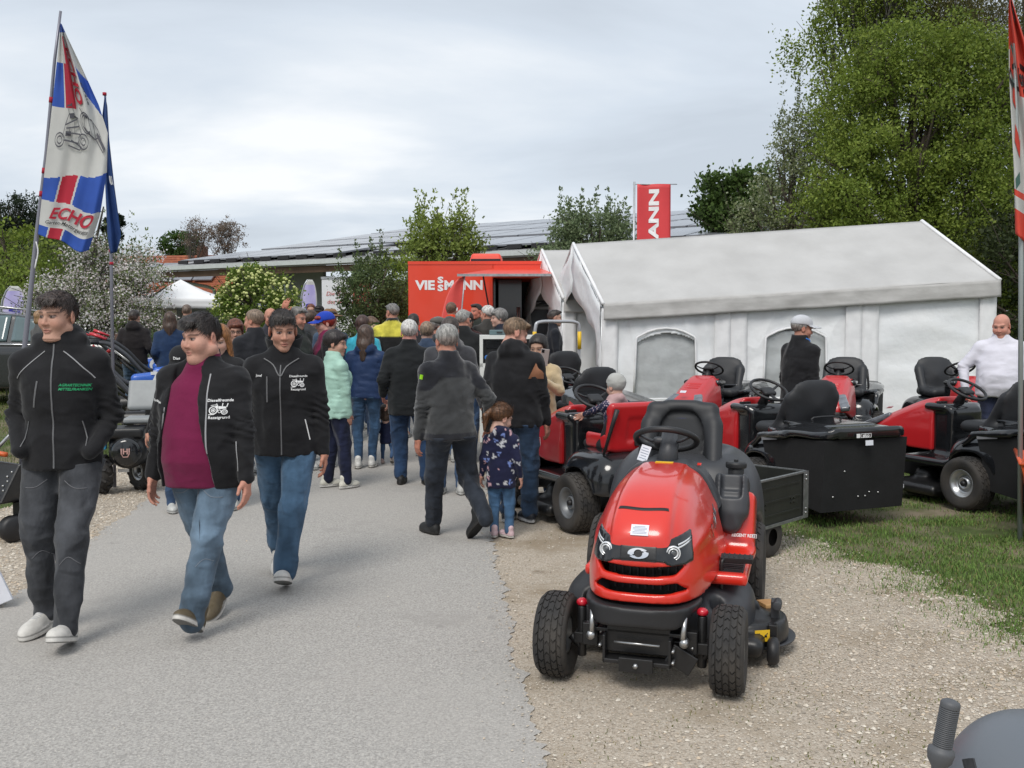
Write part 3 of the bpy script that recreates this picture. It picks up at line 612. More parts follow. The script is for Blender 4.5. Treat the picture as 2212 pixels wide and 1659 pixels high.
for i, px in enumerate((425, 487)):
    b = tb(px, 58); e_ = el(b, px, 508 + 4 * i, 58, 1.15 if i else .95, 1, 1.1)
    tree('budding_tree', ['bare budding tree beside the compact green tree', 'reddish budding tree left above the barn roof'][i], b, 6.4, [e_], 150, 12 + 12 * i, .2, .10, [(.20, .15, .12), (.24, .19, .15), (.15, .12, .09)], 90 + i, trunk=.05, limbs=34, shell=.15, bark=PBARK, group='budding trees behind the barn')
# ridge under the pines: terrain
hx = np.linspace(-90, 10, 41); hy = np.linspace(70, 160, 19); HX, HY = np.meshgrid(hx, hy, indexing='ij'); HZ = 6.8 * np.exp(-((HX + 50) / 22) ** 2) * sstep(70, 100, HY) - .3
V = np.stack([HX.ravel(), HY.ravel(), HZ.ravel()], 1); i, j = np.meshgrid(np.arange(40), np.arange(18), indexing='ij'); a = (i * 19 + j).ravel()
tag(mobj('hill', raw_mesh('hill', V, np.stack([a, a + 19, a + 20, a + 1], 1), True), mat('hill_wood', (.03, .045, .018), .95, var=.4, vscale=.6, bump=.4, bscale=1.2)), kind='structure')
# tree line closing the horizon (reads as one mass)
r = np.random.default_rng(77); C = np.concatenate([np.stack([r.uniform(-75, -24, 900), r.uniform(62, 70, 900), .5 + 4.2 * r.random(900) ** 1.2], 1), np.stack([r.uniform(8, 60, 900), r.uniform(30, 40, 900), .3 + 4.5 * r.random(900)], 1)])
V, F, K = leaves(C, 30, .7, .3, G_MID + G_OLIVE, 78); tag(mobj('treeline', raw_mesh('treeline', V, F, False, K), M_LEAF), kind='stuff')
# ------------------------------------------------------------------ people
SKINM = mat('skin', (0.5, 0.3, 0.22), 0.6, attr=True, var=0.16, vscale=28, bump=0.0012, bscale=120, spec=.3)
HAIRM = mat('hair', (0.03, 0.02, 0.015), 0.5, attr=True, var=0.55, vscale=70, stretch=(1, 1, 0.25), bump=0.003, bscale=110, vmask=(0.4, 0.6))
SOFT = fabric('softshell_cloth', (0.02, 0.02, 0.02), 0.8, 0.25, 0.005, 16, sheen=0.12, attr=True, crease=.035, cscale=4)
KNIT = fabric('fleece_cloth', (0.06, 0.06, 0.06), 0.95, 0.4, 0.002, 190, sheen=0.4, attr=True)
DENIM = mat('denim_cloth', (.08, .14, .25), .85, var=.42, vscale=5.5, bump=.006, bscale=20, sheen=.1, attr=True, spec=.2, det=7, stretch=(1.6, 1.6, 1), vmask=(.38, .64), crease=.05, cscale=4.5)
SHINY = fabric('quilted_nylon', (0.3, 0.5, 0.42), 0.5, 0.12, 0.003, 30, sheen=0.0, attr=True, crease=.004)
SHOEM = mat('shoe_material', (0.5, 0.5, 0.5), 0.6, attr=True, var=0.15, vscale=30, bump=0.001, bscale=90)
ZIPM = mat('zip_tape', (0.12, 0.12, 0.125), 0.5)
REFL = mat('reflective_piping', (0.3, 0.3, 0.31), 0.4)
DARKHAIR = (0.03, 0.02, 0.016); BROWN = (0.075, 0.042, 0.026); GREY = (0.2, 0.19, 0.18); LGREY = (0.36, 0.35, 0.33)
WHITEH = (0.68, 0.66, 0.63); GINGER = (0.36, 0.15, 0.05); AUBURN = (0.17, 0.05, 0.025); BLOND = (0.27, 0.18, 0.11)
BLACKC = (0.013, 0.013, 0.015)

def ik(a, b, l1, l2, pole):
    a = np.array(a, float); b = np.array(b, float); d = b - a; n = np.linalg.norm(d)
    if n > (l1 + l2) * 0.999: b = a + d / n * (l1 + l2) * 0.999; d = b - a; n = np.linalg.norm(d)
    u = d / n; x = (l1 * l1 - l2 * l2 + n * n) / (2 * n); h = math.sqrt(max(l1 * l1 - x * x, 0))
    p = np.array(pole, float); p = p - u * (p @ u); p /= max(np.linalg.norm(p), 1e-6)
    return a + u * x + p * h, b

def head_sdf(vox, fat, female, age, expr=0):
    g = SDF((-.115, -.15, -.19), (.115, .145, .15), vox)
    g.ell((0, .014, .035), (.076, .098, .086)); jw = .052 * (1 + fat * .28) * (0.93 if female else 1)
    g.ell((0, -.028, -.03), (.062 * (1 + fat * .16), .066, .082), k=.02)
    for sx in (-1, 1):
        g.cap((sx * jw, .004, -.062), (sx * .014, -.064, -.103), .021 + fat * .012, .017 + fat * .006, k=.026)
        g.ell((sx * .037, -.058, -.034), .027 + fat * .011, k=.022)
        g.cap((sx * .04, -.076, .024), (0, -.087, .019), .0105, k=.014)
    g.ell((0, -.068, -.104), (.02, .018, .016 + fat * .005), k=.018)
    if fat: g.ell((0, -.03, -.118), (.05, .05, .03 * fat), k=.03)
    for sx in (-1, 1): g.ell((sx * .032, -.099, .0), (.019, .017, .0125), k=.010, mode='s')
    g.cap((0, -.084, .014), (0, -.107, -.034), .007, .0115, k=.009)
    for sx in (-1, 1): g.ell((sx * .0125, -.097, -.038), (.0085, .012, .0085), k=.006)
    for sx in (-1, 1): g.ell((sx * .031, -.0775, .0005), (.0135, .0125, .0115), k=.002)
    g.cap((-.019, -.084, -.0665), (.019, -.084, -.0665), .0055, k=.007); g.ell((0, -.091, -.066), (.017, .009, .006), k=.006)
    g.ell((0, -.089, -.078), (.019, .009, .0065), k=.006)
    g.ell((0, -.099, -.0722), (.021, .008, .0022), k=.003, mode='s')
    for sx in (-1, 1):
        Rt = Matrix.Rotation(sx * .35, 3, 'Z')
        g.ell((sx * .079, .012, -.006), (.0085, .021, .034), k=.006, rot=Rt); g.ell((sx * .089, .009, -.002), (.006, .011, .019), k=.004, mode='s', rot=Rt)
    g.cap((0, .02, -.05), (0, .03, -.115), .050 + fat * .012, .050 + fat * .014, k=.02)
    return g
def head_cols(V, skin, beard, brow, female, makeup):
    c = np.tile(np.array(skin), (len(V), 1)); x, y, z = V.T; ax = np.abs(x)
    def mixin(mask, col): c[:] = c * (1 - mask[:, None]) + np.array(col) * mask[:, None]
    fr = y < -.03
    mixin(np.exp(-((ax - .045) ** 2 + (z + .035) ** 2) / .0005) * fr * .35, (skin[0] * 1.0, skin[1] * .68, skin[2] * .66))
    mixin(np.exp(-(ax ** 2 + (z + .036) ** 2) / .0003) * (y < -.09) * .4, (skin[0] * .98, skin[1] * .68, skin[2] * .64))
    mixin((ax > .072) * 1.0 * (y > -.02) * (z < .03) * (z > -.04) * .35, (skin[0], skin[1] * .66, skin[2] * .62))
    if beard is not None:
        m = sstep(-.045, -.07, z) * sstep(-.13, -.11, z) * (y < .02) * (1 - np.exp(-(ax ** 2 + (z + .07) ** 2) / .0002)); mixin(m * beard[3], beard[:3])
    bz = .0235 - (ax - .033) ** 2 * 7
    mixin(np.exp(-((z - bz) / .0042) ** 2) * (ax > .012) * (ax < .054) * (y < -.05) * .85, brow)
    e = (((ax - .032) / .0145) ** 2 + ((z - .0005) / .0065) ** 2) < 1; e &= y < -.07
    lid = (((ax - .032) / .019) ** 2 + ((z - .001) / .0105) ** 2) < 1; lid &= y < -.06; mixin(lid * .6, (.16, .08, .065))  # dark tint round each eye paints in the shade of its socket
    mixin(e * .8, (.24, .2, .19)); mixin((np.abs(z - .0062) < .0022) * (np.abs(ax - .032) < .016) * (y < -.07) * .8, (.04, .025, .02)); ir = ((ax - .031) ** 2 + z ** 2) < .0062 ** 2; mixin((ir & e) * 1.0, (.02, .014, .012))
    lp = ((x / .0225) ** 2 + ((z + .0722) / .0105) ** 2 < 1) & (y < -.075); mixin(lp * (.6 if female else .42), (.42, .12, .11))
    ml = ((x / .022) ** 2 + ((z + .0722) / .0026) ** 2 < 1) & (y < -.075); mixin(ml * .55, (.12, .04, .04))
    return c
HAIRLINE = {'short': ([-.12, -.07, -.03, -.008, .012, .03, .06, .12], [.078, .066, .026, -.005, .012, -.012, -.05, -.06]),
            'buzz': ([-.12, -.07, -.03, -.008, .012, .03, .06, .12], [.09, .076, .036, .0, .016, -.008, -.045, -.055]),
            'crop': ([-.12, -.07, -.03, 0, .03, .06, .12], [.062, .048, -.005, -.03, -.045, -.07, -.08]),
            'bob': ([-.12, -.07, -.04, 0, .04, .12], [.06, .04, -.06, -.09, -.1, -.1]),
            'long': ([-.12, -.06, -.02, 0, .04, .12], [.08, .05, -.1, -.12, -.14, -.16]),
            'tied': ([-.12, -.07, -.03, 0, .03, .06, .12], [.075, .06, .01, -.01, -.02, -.05, -.06]),
            'ring': ([-.12, -.05, -.02, .012, .03, .06, .12], [.3, .3, .03, .012, -.012, -.05, -.06])}
def hair_sdf(kind, vox, t, seed):
    lo = (-.15, -.16, -.30) if kind in ('long',) else (-.13, -.155, -.16)
    if kind == 'tied': lo = (-.13, -.155, -.2)
    g = SDF(lo, (.15 if kind == 'long' else .13, .22, .18), vox)
    if kind == 'short':
        g.ell((0, .018, .036), (.0785, .101, .088)); g.ell((0, .0, .07), (.068 + t * .25, .088 + t * .35, .056 + t * .6), k=.012); g.ell((-.01, -.065, .094), (.055, .034, .02), k=.015); g.ell((.02, -.088, .088), (.045, .02, .012), k=.012)
    else: g.ell((0, .018, .04 + t * .3), (.079 + t * .75, .100 + t * .9, .086 + t))
    ys, zs = HAIRLINE[kind]
    wv = waves(seed, 300, 300, 60, 3)
    def line(X, Y, Z):
        return np.interp(Y.ravel(), ys, zs)[None, :, None] + .004 * np.sin(X * 260 + seed) - Z + (np.abs(X) * .12 if kind == 'short' else 0)
    sl, X, Y, Z = g.region(); g.f = np.maximum(g.f, line(X, Y, Z).astype(np.float32))
    if kind in ('crop', 'bob', 'long', 'tied'):
        g.ell((0, -.118, -.05), (.058, .06, .098), k=.01, mode='s')
    if kind == 'crop': g.ell((.01, -.07, .075), (.07, .04, .03), k=.015)
    if kind == 'bob': g.ell((0, .05, -.045), (.085, .07, .06), k=.03)
    if kind == 'long':
        g.ell((0, .075, -.08), (.09, .05, .13), k=.04); g.cap((.07, .01, -.02), (.1, -.01, -.25), .035, .02, k=.03); g.cap((-.07, .01, -.02), (-.08, .02, -.22), .035, .02, k=.03)
        g.cap((0, .09, -.1), (0, .09, -.26), .06, .03, k=.03)
        g.ell((0, -.09, -.06), (.05, .06, .1), k=.01, mode='s')
    if kind == 'tied':
        g.ell((0, .125, .03), .022, k=.01); g.cap((0, .13, .04), (0, .165, -.02), .022, .028, k=.01); g.cap((0, .165, -.02), (0, .14, -.14), .028, .012, k=.01)
    amp = .0045 if kind in ('short', 'crop') else .0035
    g.disp(lambda X, Y, Z: amp * wv(X, Y, Z))
    return g
def strands(V, F, C, kind, n, seed):
    if not n or len(V) < 10: return V, F, C
    r = np.random.default_rng(seed); i = r.integers(0, len(V), n); P = V[i]; c = np.array((0, .015, .03)); N_ = P - c; N_ /= np.linalg.norm(N_, axis=1)[:, None]
    cr = np.array((.03, .075, .10)); T = P - cr; 
    if kind in ('long', 'tied', 'bob'): T = np.stack([P[:, 0] * .3, P[:, 1] * .3, np.full(n, -.1)], 1)
    if kind == 'tied': T = np.array((0, .13, .035)) - P; m = P[:, 1] > .12; T[m] = (0, 0, -1)
    T = T - N_ * (T * N_).sum(1)[:, None]; T /= np.linalg.norm(T, axis=1)[:, None] + 1e-6; T = T + r.normal(size=(n, 3)) * .16; B = np.cross(N_, T); B /= np.linalg.norm(B, axis=1)[:, None] + 1e-6
    L_ = (.012 if kind == 'buzz' else .024 if kind in ('short', 'crop') else .045) * (.5 + r.random(n))[:, None]; lift = (.10 + .25 * r.random(n))[:, None]; w_ = .0011
    P = P - N_ * .002; M_ = P + T * L_ * .5 + N_ * L_ * lift * .6; E_ = P + T * L_ + N_ * L_ * lift * .35
    Vs = np.stack([P - B * w_, P + B * w_, M_ + B * w_, M_ - B * w_, E_ + B * w_ * .3, E_ - B * w_ * .3], 1).reshape(-1, 3); k = np.arange(n)[:, None] * 6
    Fs = np.concatenate([k + np.array([[0, 1, 2, 3]]), k + np.array([[3, 2, 4, 5]])]); Cs = np.repeat(C[i] * (.55 + .9 * r.random((n, 1))), 6, 0)
    return join([(V, F, C), (Vs, Fs, Cs)])
def hand_arr(side, vox, curl, skin, spread=0.0):
    g = SDF((-.075, -.1, -.21), (.075, .065, .03), vox); c = -side
    g.box((0, .002, -.048), (.013, .037, .043), r=.012); g.cap((0, 0, .02), (0, 0, -.02), .027, .028, k=.02)
    for i, (y, l, zz) in enumerate(((-.029, .074, -.088), (-.0095, .082, -.093), (.0105, .076, -.09), (.029, .058, -.082))):
        a = curl * (1 + .12 * i); p = np.array((0, y, zz)); ang = .15 + a * .5; dirs = []
        for j, f in enumerate((.45, .31, .24)):
            q = p + np.array((c * math.sin(ang), (y * spread), -math.cos(ang))) * l * f; g.cap(p, q, .0092 - .0008 * j, .0086 - .0009 * j, k=.003 if j else .008); p = q; ang += a
    g.cap((0, -.024, -.018), (c * .012, -.052, -.05), .015, .0115, k=.012); g.cap((c * .012, -.052, -.05), (c * .022, -.058, -.082), .0105, .0088, k=.004)
    V, F = g.mesh(1); col = np.tile(np.array(skin) * np.array((1, .86, .82)), (len(V), 1)); return V, F, col
_shoe = {}
def shoe_arr(kind, vox):
    if (kind, vox) in _shoe: return _shoe[(kind, vox)]
    g = SDF((-.07, -.23, -.01), (.07, .11, .16), vox)
    g.cap((0, .05, .03), (.004, -.13, .03), .04, .045); g.box((0, -.04, .09), (.09, .25, .0905), mode='u') if False else None
    g = SDF((-.07, -.23, -.01), (.07, .11, .16), vox)
    g.cap((0, .045, .045), (.003, -.125, .032), .038, .036); g.ell((.0, -.11, .03), (.05, .085, .042), k=.02); g.cap((0, .02, .06), (0, .03, .12), .042, .04, k=.02)
    g.cap((0, -.0, .075), (0, -.07, .055), .032, .028, k=.02)
    sl, X, Y, Z = g.region(); g.f = np.maximum(g.f, .004 - Z)
    g.op(lambda X, Y, Z: np.maximum(np.sqrt(((X - .002) / (.047 + .006 * np.sin((-Y + .02) * 14))) ** 2 + ((Y + .055) / .142) ** 2 * (np.abs((Y + .055) / .142)) ** 1.2) * .047 - .047, np.abs(Z - .014) - .015),
         (-.06, -.21, 0), (.06, .1, .03), k=.003)
    V, F = g.mesh(1); V[:, 2] -= V[:, 2].min(); _shoe[(kind, vox)] = (V, F); return V, F
def shoe_cols(V, up, sole, laces):
    c = np.tile(np.array(up), (len(V), 1)); z = V[:, 2]; c[z < .027] = sole; c[(z > .024) & (z < .031)] = np.array(sole) * .35; c[z < .004] = np.array(sole) * .25
    if laces is not None:
        m = (np.abs(V[:, 0]) < .022) & (V[:, 1] < -.005) & (V[:, 1] > -.1) & (z > .055); s = np.sin(V[:, 1] * 420) > 0; c[m & s] = laces
    return c
def tf(V, M_): return V @ np.array(M_.to_3x3()).T + np.array(M_.to_translation())

def hsh(t): return sum((i + 1) * ord(c) for i, c in enumerate(t))
def rdg(v): return 1 - 2.2 * np.sqrt(np.abs(v) + .01)
def person(loc, H, yaw, label, group=None, w=1.0, belly=0.0, lean=0.0, female=False, hs=1.0, look=(0, 0, 0), fat=0.0, age=0,
           skin=(0.5, 0.29, 0.215), beard=None, brow=None, hair=('short', DARKHAIR, .014), top=BLACKC, topmat=None, hem=.84, topcol=None, puff=0, hood=False,
           collar=True, legs=(0.05, 0.09, 0.17), legcol=None, legw=1.0, shoes=((.5, .5, .48), (.6, .6, .58), None), hands=None, elbows=None, feet=None,
           sleeve=1.0, curl=.35, q=1.0, fold=1.0, drop=0.0, hairmat=None, bust=0, rolls=None, seat=None, nohands=False, skirt=0, cut=None):
    t = thing('person', label, 'person', loc, yaw, group)
    s = (H - .242 * hs) / 1.50; w = w * 1.06; vh = .0042 * q; vb = .0085 * q
    Z = lambda z: z * s
    off = lambda z: -lean * (z - .93) * s
    hipz = Z(.93) - drop
    if feet is None: feet = ((-.10, 0, 0, 0, .1), (.10, 0, 0, 0, -.1))
    if hands is None: hands = ((-.27 * w, -.04, .80), (.27 * w, -.04, .80))
    # --- joints
    J = {}
    for i, sd_ in enumerate((-1, 1)):
        fx, fy, fl, fp, fyaw = feet[i]; hip = np.array((sd_ * .085 * s * w, 0, hipz)); ank = np.array((fx, fy, Z(.085) + fl))
        if fp > 0: ank = ank + np.array((0, .06 * math.sin(fp), .10 * math.sin(fp)))
        kn, ank2 = ik(hip, ank, .425 * s, .425 * s, (fx * .5 + sd_ * .1, -1, .1)); J[i] = (hip, kn, ank)
        sh = np.array((sd_ * .162 * s * w ** .6, off(1.40), Z(1.380))); hd = np.array(hands[i]) * np.array((1, 1, s))
        el, wr = ik(sh, hd, .285 * s, .255 * s, elbows[i] if elbows else (sd_ * .25, 1, -.1)); J[i + 2] = (sh, el, wr)
    # --- clothing: trousers
    lw = legw * s * (w ** .6)
    g = SDF((-.5 * s * max(w, 1), -.62 * s, 0), (.5 * s * max(w, 1), .62 * s, Z(1.06)), vb)
    g.loft([(hipz - .06 * s, .15 * s * w, .11 * s * w, 0, .015), (hipz + .02 * s, .165 * s * w, .118 * s * w + belly * .3, 0, .012 - belly * .2), (Z(1.04), .15 * s * w, .11 * s * w + belly * .4, 0, 0 - belly * .3)], k=.03)
    for i in (0, 1):
        hip, kn, an = J[i]
        g.cap(hip + np.array((0, .01, 0)), kn, .096 * lw, .070 * lw, k=.035); g.cap(kn, an + (an - kn) * -.02, .068 * lw, .056 * lw, k=.02)
        g.ell(hip + np.array((0, .055 * s, -.0)), (.085 * lw, .075 * lw, .095 * lw), k=.04)
    wv1 = waves(hsh(label) % 999, 16, 16, 24, 4); wv2 = waves(hsh(label) % 777, 20, 20, 60, 3)
    kz = J[0][1][2]
    g.disp(lambda X, Y, Zz: -fold * s * (.0015 + .004 * np.exp(-((Zz - kz) / (.16 * s)) ** 2) + .004 * np.exp(-((Zz - .15 * s) / (.12 * s)) ** 2)) * rdg(wv1(X * 1.6, Y * 1.6, Zz * .8)))
    g.disp(lambda X, Y, Zz: fold * s * ((.0045 + .006 * np.exp(-((Zz - kz) / (.13 * s)) ** 2) + .009 * np.exp(-((Zz - .14 * s) / (.09 * s)) ** 2)) * wv1(X, Y, Zz) + .002 * wv2(X, Y, Zz)))
    if skirt: pass
    sl, X, Y, Zz = g.region(); g.f = np.maximum(g.f, Zz - Z(max(hem + .03, .6)))
    base = np.array(legs)
    def lcol(V):
        c = np.tile(base, (len(V), 1)).astype(float); n = wv1(V[:, 0], V[:, 1], V[:, 2] * .5); z = V[:, 2] / s
        if legcol: return legcol(V, s)
        f = .45 * np.exp(-((z - .68) / .16) ** 2) * (V[:, 1] < 0.02) + .25 * n
        return c * (1 + f)[:, None]
    trs = g.build('trousers', DENIM, t, 1, lcol)
    # --- top
    zhem = hem; bl = belly
    g = SDF((-.52 * s * max(w, 1), -.55 * s - bl, Z(zhem) - .03), (.52 * s * max(w, 1), .45 * s, Z(1.58)), vb)
    hip_r = .172 if not female else .178
    secs = [(zhem, hip_r * 1.02, .125, .0), (.95, hip_r, .125, .0), (1.08, .155 if female else .165, .118, -.0), (1.25, .168 if female else .182, .125, -.005), (1.35, .158 if female else .176, .112, .0), (1.42, .112, .088, .008), (1.49, .080, .078, .015), (1.55, .068, .072, .012)]
    if not collar: secs = secs[:-1]
    L_ = []
    for z, rx, ry, oy in secs:
        e_ = math.exp(-((z - 1.03) / .16) ** 2) * bl
        L_.append((Z(z), rx * s * (w if z < 1.3 else w ** .5 if z < 1.44 else (1 + (w - 1) * .4)) + e_ * .25, ry * s * (1 + (w - 1) * .8) + e_ * .55, 0, oy * s + off(z) - e_ * .5))
    g.loft(L_, p=2.3)
    if bust:
        for sx in (-1, 1): g.ell((sx * .075 * s * w, off(1.25) - .085 * s, Z(1.235)), (.075 * s * w, .05 * s + bust * .02, .07 * s), k=.07)
    for i in (2, 3):
        sh, el, wr = J[i]; sw = s * (w ** .5)
        g.cap((sh[0]*.25, off(1.44) + .012, Z(1.445)), sh, .05 * sw, .064 * sw, k=.045)
        if sleeve > .6:
            g.cap(sh, el, .063 * sw, .053 * sw, k=.03); g.cap(el, el + (wr - el) * .97, .052 * sw, .039 * sw, k=.015)
        else: g.cap(sh, sh + (el - sh) * sleeve * 1.7, .066 * sw, .062 * sw, k=.03)
    if hood:
        g.ell((0, off(1.47) + .075 * s, Z(1.465)), (.125 * s, .075 * s, .065 * s), k=.03); g.ell((0, off(1.5) + .06 * s, Z(1.515)), (.10 * s, .06 * s, .06 * s), k=.03); g.cap((-.085 * s, off(1.5) - .02, Z(1.475)), (.085 * s, off(1.5) - .02, Z(1.475)), .028, k=.03)
        g.cap((-.10 * s, off(1.5) - .0, Z(1.49)), (0, off(1.5) + .11 * s, Z(1.52)), .03, k=.02); g.cap((.10 * s, off(1.5) - .0, Z(1.49)), (0, off(1.5) + .11 * s, Z(1.52)), .03, k=.02)
    g.ell((0, off(1.56) - .012, Z(1.57)), (.055 * s * (1 + .35 * fat), .058 * s * (1 + .3 * fat), .085 * s), k=.006, mode='s'); g.cap((0, off(1.56) - .03, Z(1.53)), (0, off(1.56) - .13, Z(1.56)), .035, .04, k=.01, mode='s')
    wvt = waves(hsh(label) % 555, 14, 14, 26, 4); wvs = waves(hsh(label) % 333, 30, 30, 50, 3)
    def fold_top(X, Y, Zz):
        a = .0045 * wvt(X, Y, Zz) + .0018 * wvs(X, Y, Zz) - .0042 * rdg(wvt(X * 1.5 + .3, Y * 1.5, Zz * 1.2))
        for i in (2, 3):
            e_ = J[i][1]; a = a + .008 * np.exp(-((X - e_[0]) ** 2 + (Y - e_[1]) ** 2 + (Zz - e_[2]) ** 2) / (.1 * s) ** 2) * np.sin(Zz * 150 / s + X * 70 + 3 * wvs(X, Y, Zz))
        a = a + .002 * np.exp(-((Zz - Z(zhem) - .03) / .05) ** 2) * np.sin(X * 60 + Y * 40)
        return a * fold * s
    g.disp(fold_top)
    if puff: g.disp(lambda X, Y, Zz: -.007 * np.sqrt(np.abs(np.sin((Zz + .12 * np.abs(X)) * PI / puff))) + .004 + .0025 * wvs(X, Y, Zz))
    if cut: cut(g, s, off)
    tb = np.array(top)
    def tcol(V): return topcol(V, s) if topcol else np.tile(tb, (len(V), 1))
    jk = g.build('jacket' if sleeve > .6 else 'shirt', topmat or SOFT, t, 1, tcol)
    # --- body
    P = []
    hz = H - .134 * hs; ho = off(1.6) - .012
    hM = Matrix.Translation((0, ho, hz)) @ Matrix.Rotation(look[0], 4, 'Z') @ Matrix.Rotation(look[1], 4, 'X') @ Matrix.Rotation(look[2], 4, 'Y') @ Matrix.Scale(hs * .98, 4)
    hg = head_sdf(vh, fat, female, age); V, F = hg.mesh(1)
    P.append((tf(V, hM), F, head_cols(V, skin, beard, brow if brow is not None else tuple(c * .8 for c in (hair[1] if hair else (.2, .12, .08))), female, 0)))
    g = SDF((-.5 * s, -.6 * s, 0), (.5 * s, .6 * s, Z(1.56)), .028)
    g.loft([(a, max(b * .78, .03), max(c * .78, .03), d, e_) for a, b, c, d, e_ in L_]); g.ell((0, 0, hipz), (.13 * s, .09 * s, .1 * s), k=.02)
    g.cap((0, off(1.45), Z(1.43)), (0, ho + .03, hz - .1), .054 * s * (1 + .2 * fat), .052 * s * (1 + .2 * fat), k=.02)
    for i in (0, 1): g.cap(J[i][0], J[i][1], .07 * s, .05 * s, k=.02); g.cap(J[i][1], J[i][2], .048 * s, .034 * s, k=.01)
    for i in (2, 3):
        g.cap(J[i][0], J[i][1], .04 * s, .036 * s, k=.02); g.cap(J[i][1], J[i][2], .036 * s, .028 * s, k=.01)
    V, F = g.mesh(1); P.append((V, F, np.tile(np.array(skin), (len(V), 1))))
    if sleeve < .6:
        for i in (2, 3):
            sh, el, wr = J[i]; g = SDF(np.minimum(np.minimum(sh, el), wr) - .07, np.maximum(np.maximum(sh, el), wr) + .07, .009)
            g.cap(sh, el, .045 * s, .04 * s); g.cap(el, wr, .04 * s, .027 * s, k=.01); V, F = g.mesh(1); P.append((V, F, np.tile(np.array(skin), (len(V), 1))))
    if not nohands:
        for i, sd_ in ((2, -1), (3, 1)):
            sh, el, wr = J[i]; za = Vector(el - wr).normalized(); ya = Vector((0, 1, 0)) if abs(za.y) < .85 else Vector((0, 0, 1))
            if rolls and rolls[i - 2]: ya = Vector(rolls[i - 2])
            ya = (ya - za * ya.dot(za)).normalized(); xa = ya.cross(za)
            M_ = Matrix(((xa.x, ya.x, za.x, wr[0]), (xa.y, ya.y, za.y, wr[1]), (xa.z, ya.z, za.z, wr[2]), (0, 0, 0, 1))) @ Matrix.Scale(max(.62, s * (.93 if female else 1.02)), 4)
            cu_ = curl[i - 2] if isinstance(curl, (tuple, list)) else curl
            V, F, C = hand_arr(sd_, .0048 * max(q, 1), cu_, skin); P.append((tf(V, M_), F, C))
    V, F, C = join(P); body = mobj('body', raw_mesh('body', V, F, True, C), SKINM, t)
    # --- hair
    if hair and hair[0] != 'bald':
        kind, hc, th = hair[:3]; hg = hair_sdf(kind, vh * 1.1, th, hsh(label) % 97); V, F = hg.mesh(1)
        hcols = np.tile(np.array(hc), (len(V), 1)).astype(float)
        if kind in ('short', 'buzz') and len(hair) < 4:
            f = sstep(.05, .0, V[:, 2]) * .35; hcols = hcols * (1 - f)[:, None] + np.array(skin) * .55 * f[:, None]
        elif len(hair) >= 4: hcols = hair[3](V, hcols)
        V, F, hcols = strands(V, F, hcols, kind, 4200 if q <= 1 else 1600 if q < 1.6 else 0, hsh(label))
        mobj('hair', raw_mesh('hair', tf(V, hM), F, True, hcols), HAIRM, t)
    # --- shoes
    V0, F0 = shoe_arr('s', .0065 if q <= 1 else .0095 if q < 1.8 else .014)
    for i in (0, 1):
        fx, fy, fl, fp, fyaw = feet[i]
        C = shoe_cols(V0, shoes[0], shoes[1], shoes[2]); V = V0 * (s ** .8) * np.array((1, 1, 1.0))
        if fp >= 0: pv = Vector((0, -.13 * s, 0))   # heel up, pivot on the toe
        else: pv = Vector((0, .07 * s, 0))
        M_ = Matrix.Translation((fx, fy, fl)) @ Matrix.Rotation(fyaw, 4, 'Z') @ Matrix.Translation(pv) @ Matrix.Rotation(fp, 4, 'X') @ Matrix.Translation(-pv)
        mobj('shoe', raw_mesh('shoe', tf(V, M_), F0, True, C), SHOEM, t)
    t['_s'] = s
    return t, jk, dict(s=s, J=J, off=off, head=hM, H=H, hipz=hipz, L=L_, hs=hs, tr=trs)
def front_plane(z, s=1.0): return basis((0, -.7, z), (1, 0, 0), (0, 0, 1))
def back_plane(z): return basis((0, .7, z), (-1, 0, 0), (0, 0, 1))
def tractor_emblem(parent, bv, x, z, sc_=1.0, texts=('Dieselfreunde', 'Rezatgrund'), direction=(0, 1, 0)):
    fr = basis((x, -.75, z), (1, 0, 0), (0, 0, 1))
    proj_text('emblem_lettering', texts[0], WHT, parent, bv, basis((x, -.75, z + .047 * sc_), (1, 0, 0), (0, 0, 1)), direction, .0215 * sc_, bold=.02)
    proj_text('emblem_lettering', texts[1], WHT, parent, bv, basis((x, -.75, z - .046 * sc_), (1, 0, 0), (0, 0, 1)), direction, .0215 * sc_, bold=.02)
    V, F = [], []
    def ring(cx, cy, r0, r1, n=18):
        o = len(V)
        for k in range(n):
            a = 2 * PI * k / n; V.append((cx + r0 * math.cos(a), cy + r0 * math.sin(a))); V.append((cx + r1 * math.cos(a), cy + r1 * math.sin(a)))
        for k in range(n): F.append((o + 2 * k, o + 2 * k + 1, o + (2 * k + 3) % (2 * n), o + (2 * k + 2) % (2 * n)))
    def poly(p): o = len(V); V.extend(p); F.append(tuple(range(o, o + len(p))))
    ring(-.027, -.006, .017, .0225); ring(-.027, -.006, .008, .0115); ring(-.027, -.006, 0.001, .005); ring(.026, -.016, .010, .0145); ring(.026, -.016, .004, .007); ring(.004, -.012, .006, .009)
    poly([(-.018, .018), (-.006, .02), (-.004, .004), (-.016, .006)]); poly([(-.004, .016), (.03, .013), (.034, .002), (-.002, .0)]); poly([(.012, .015), (.016, .015), (.016, .032), (.012, .032)])
    poly([(.032, .01), (.036, .01), (.038, .03), (.034, .03)]); poly([(-.05, -.028), (-.02, -.026), (-.02, -.030), (-.05, -.032)]); poly([(-.016, .03), (-.012, .03), (-.006, .018), (-.01, .018)]); poly([(-.04, .019), (-.014, .022), (-.014, .025), (-.04, .022)])
    P = project([(a * sc_, b * sc_) for a, b in V], bv, fr, direction, .0042)
    mobj('tractor_emblem', raw_mesh('tractor_emblem', P, F), WHT, parent)
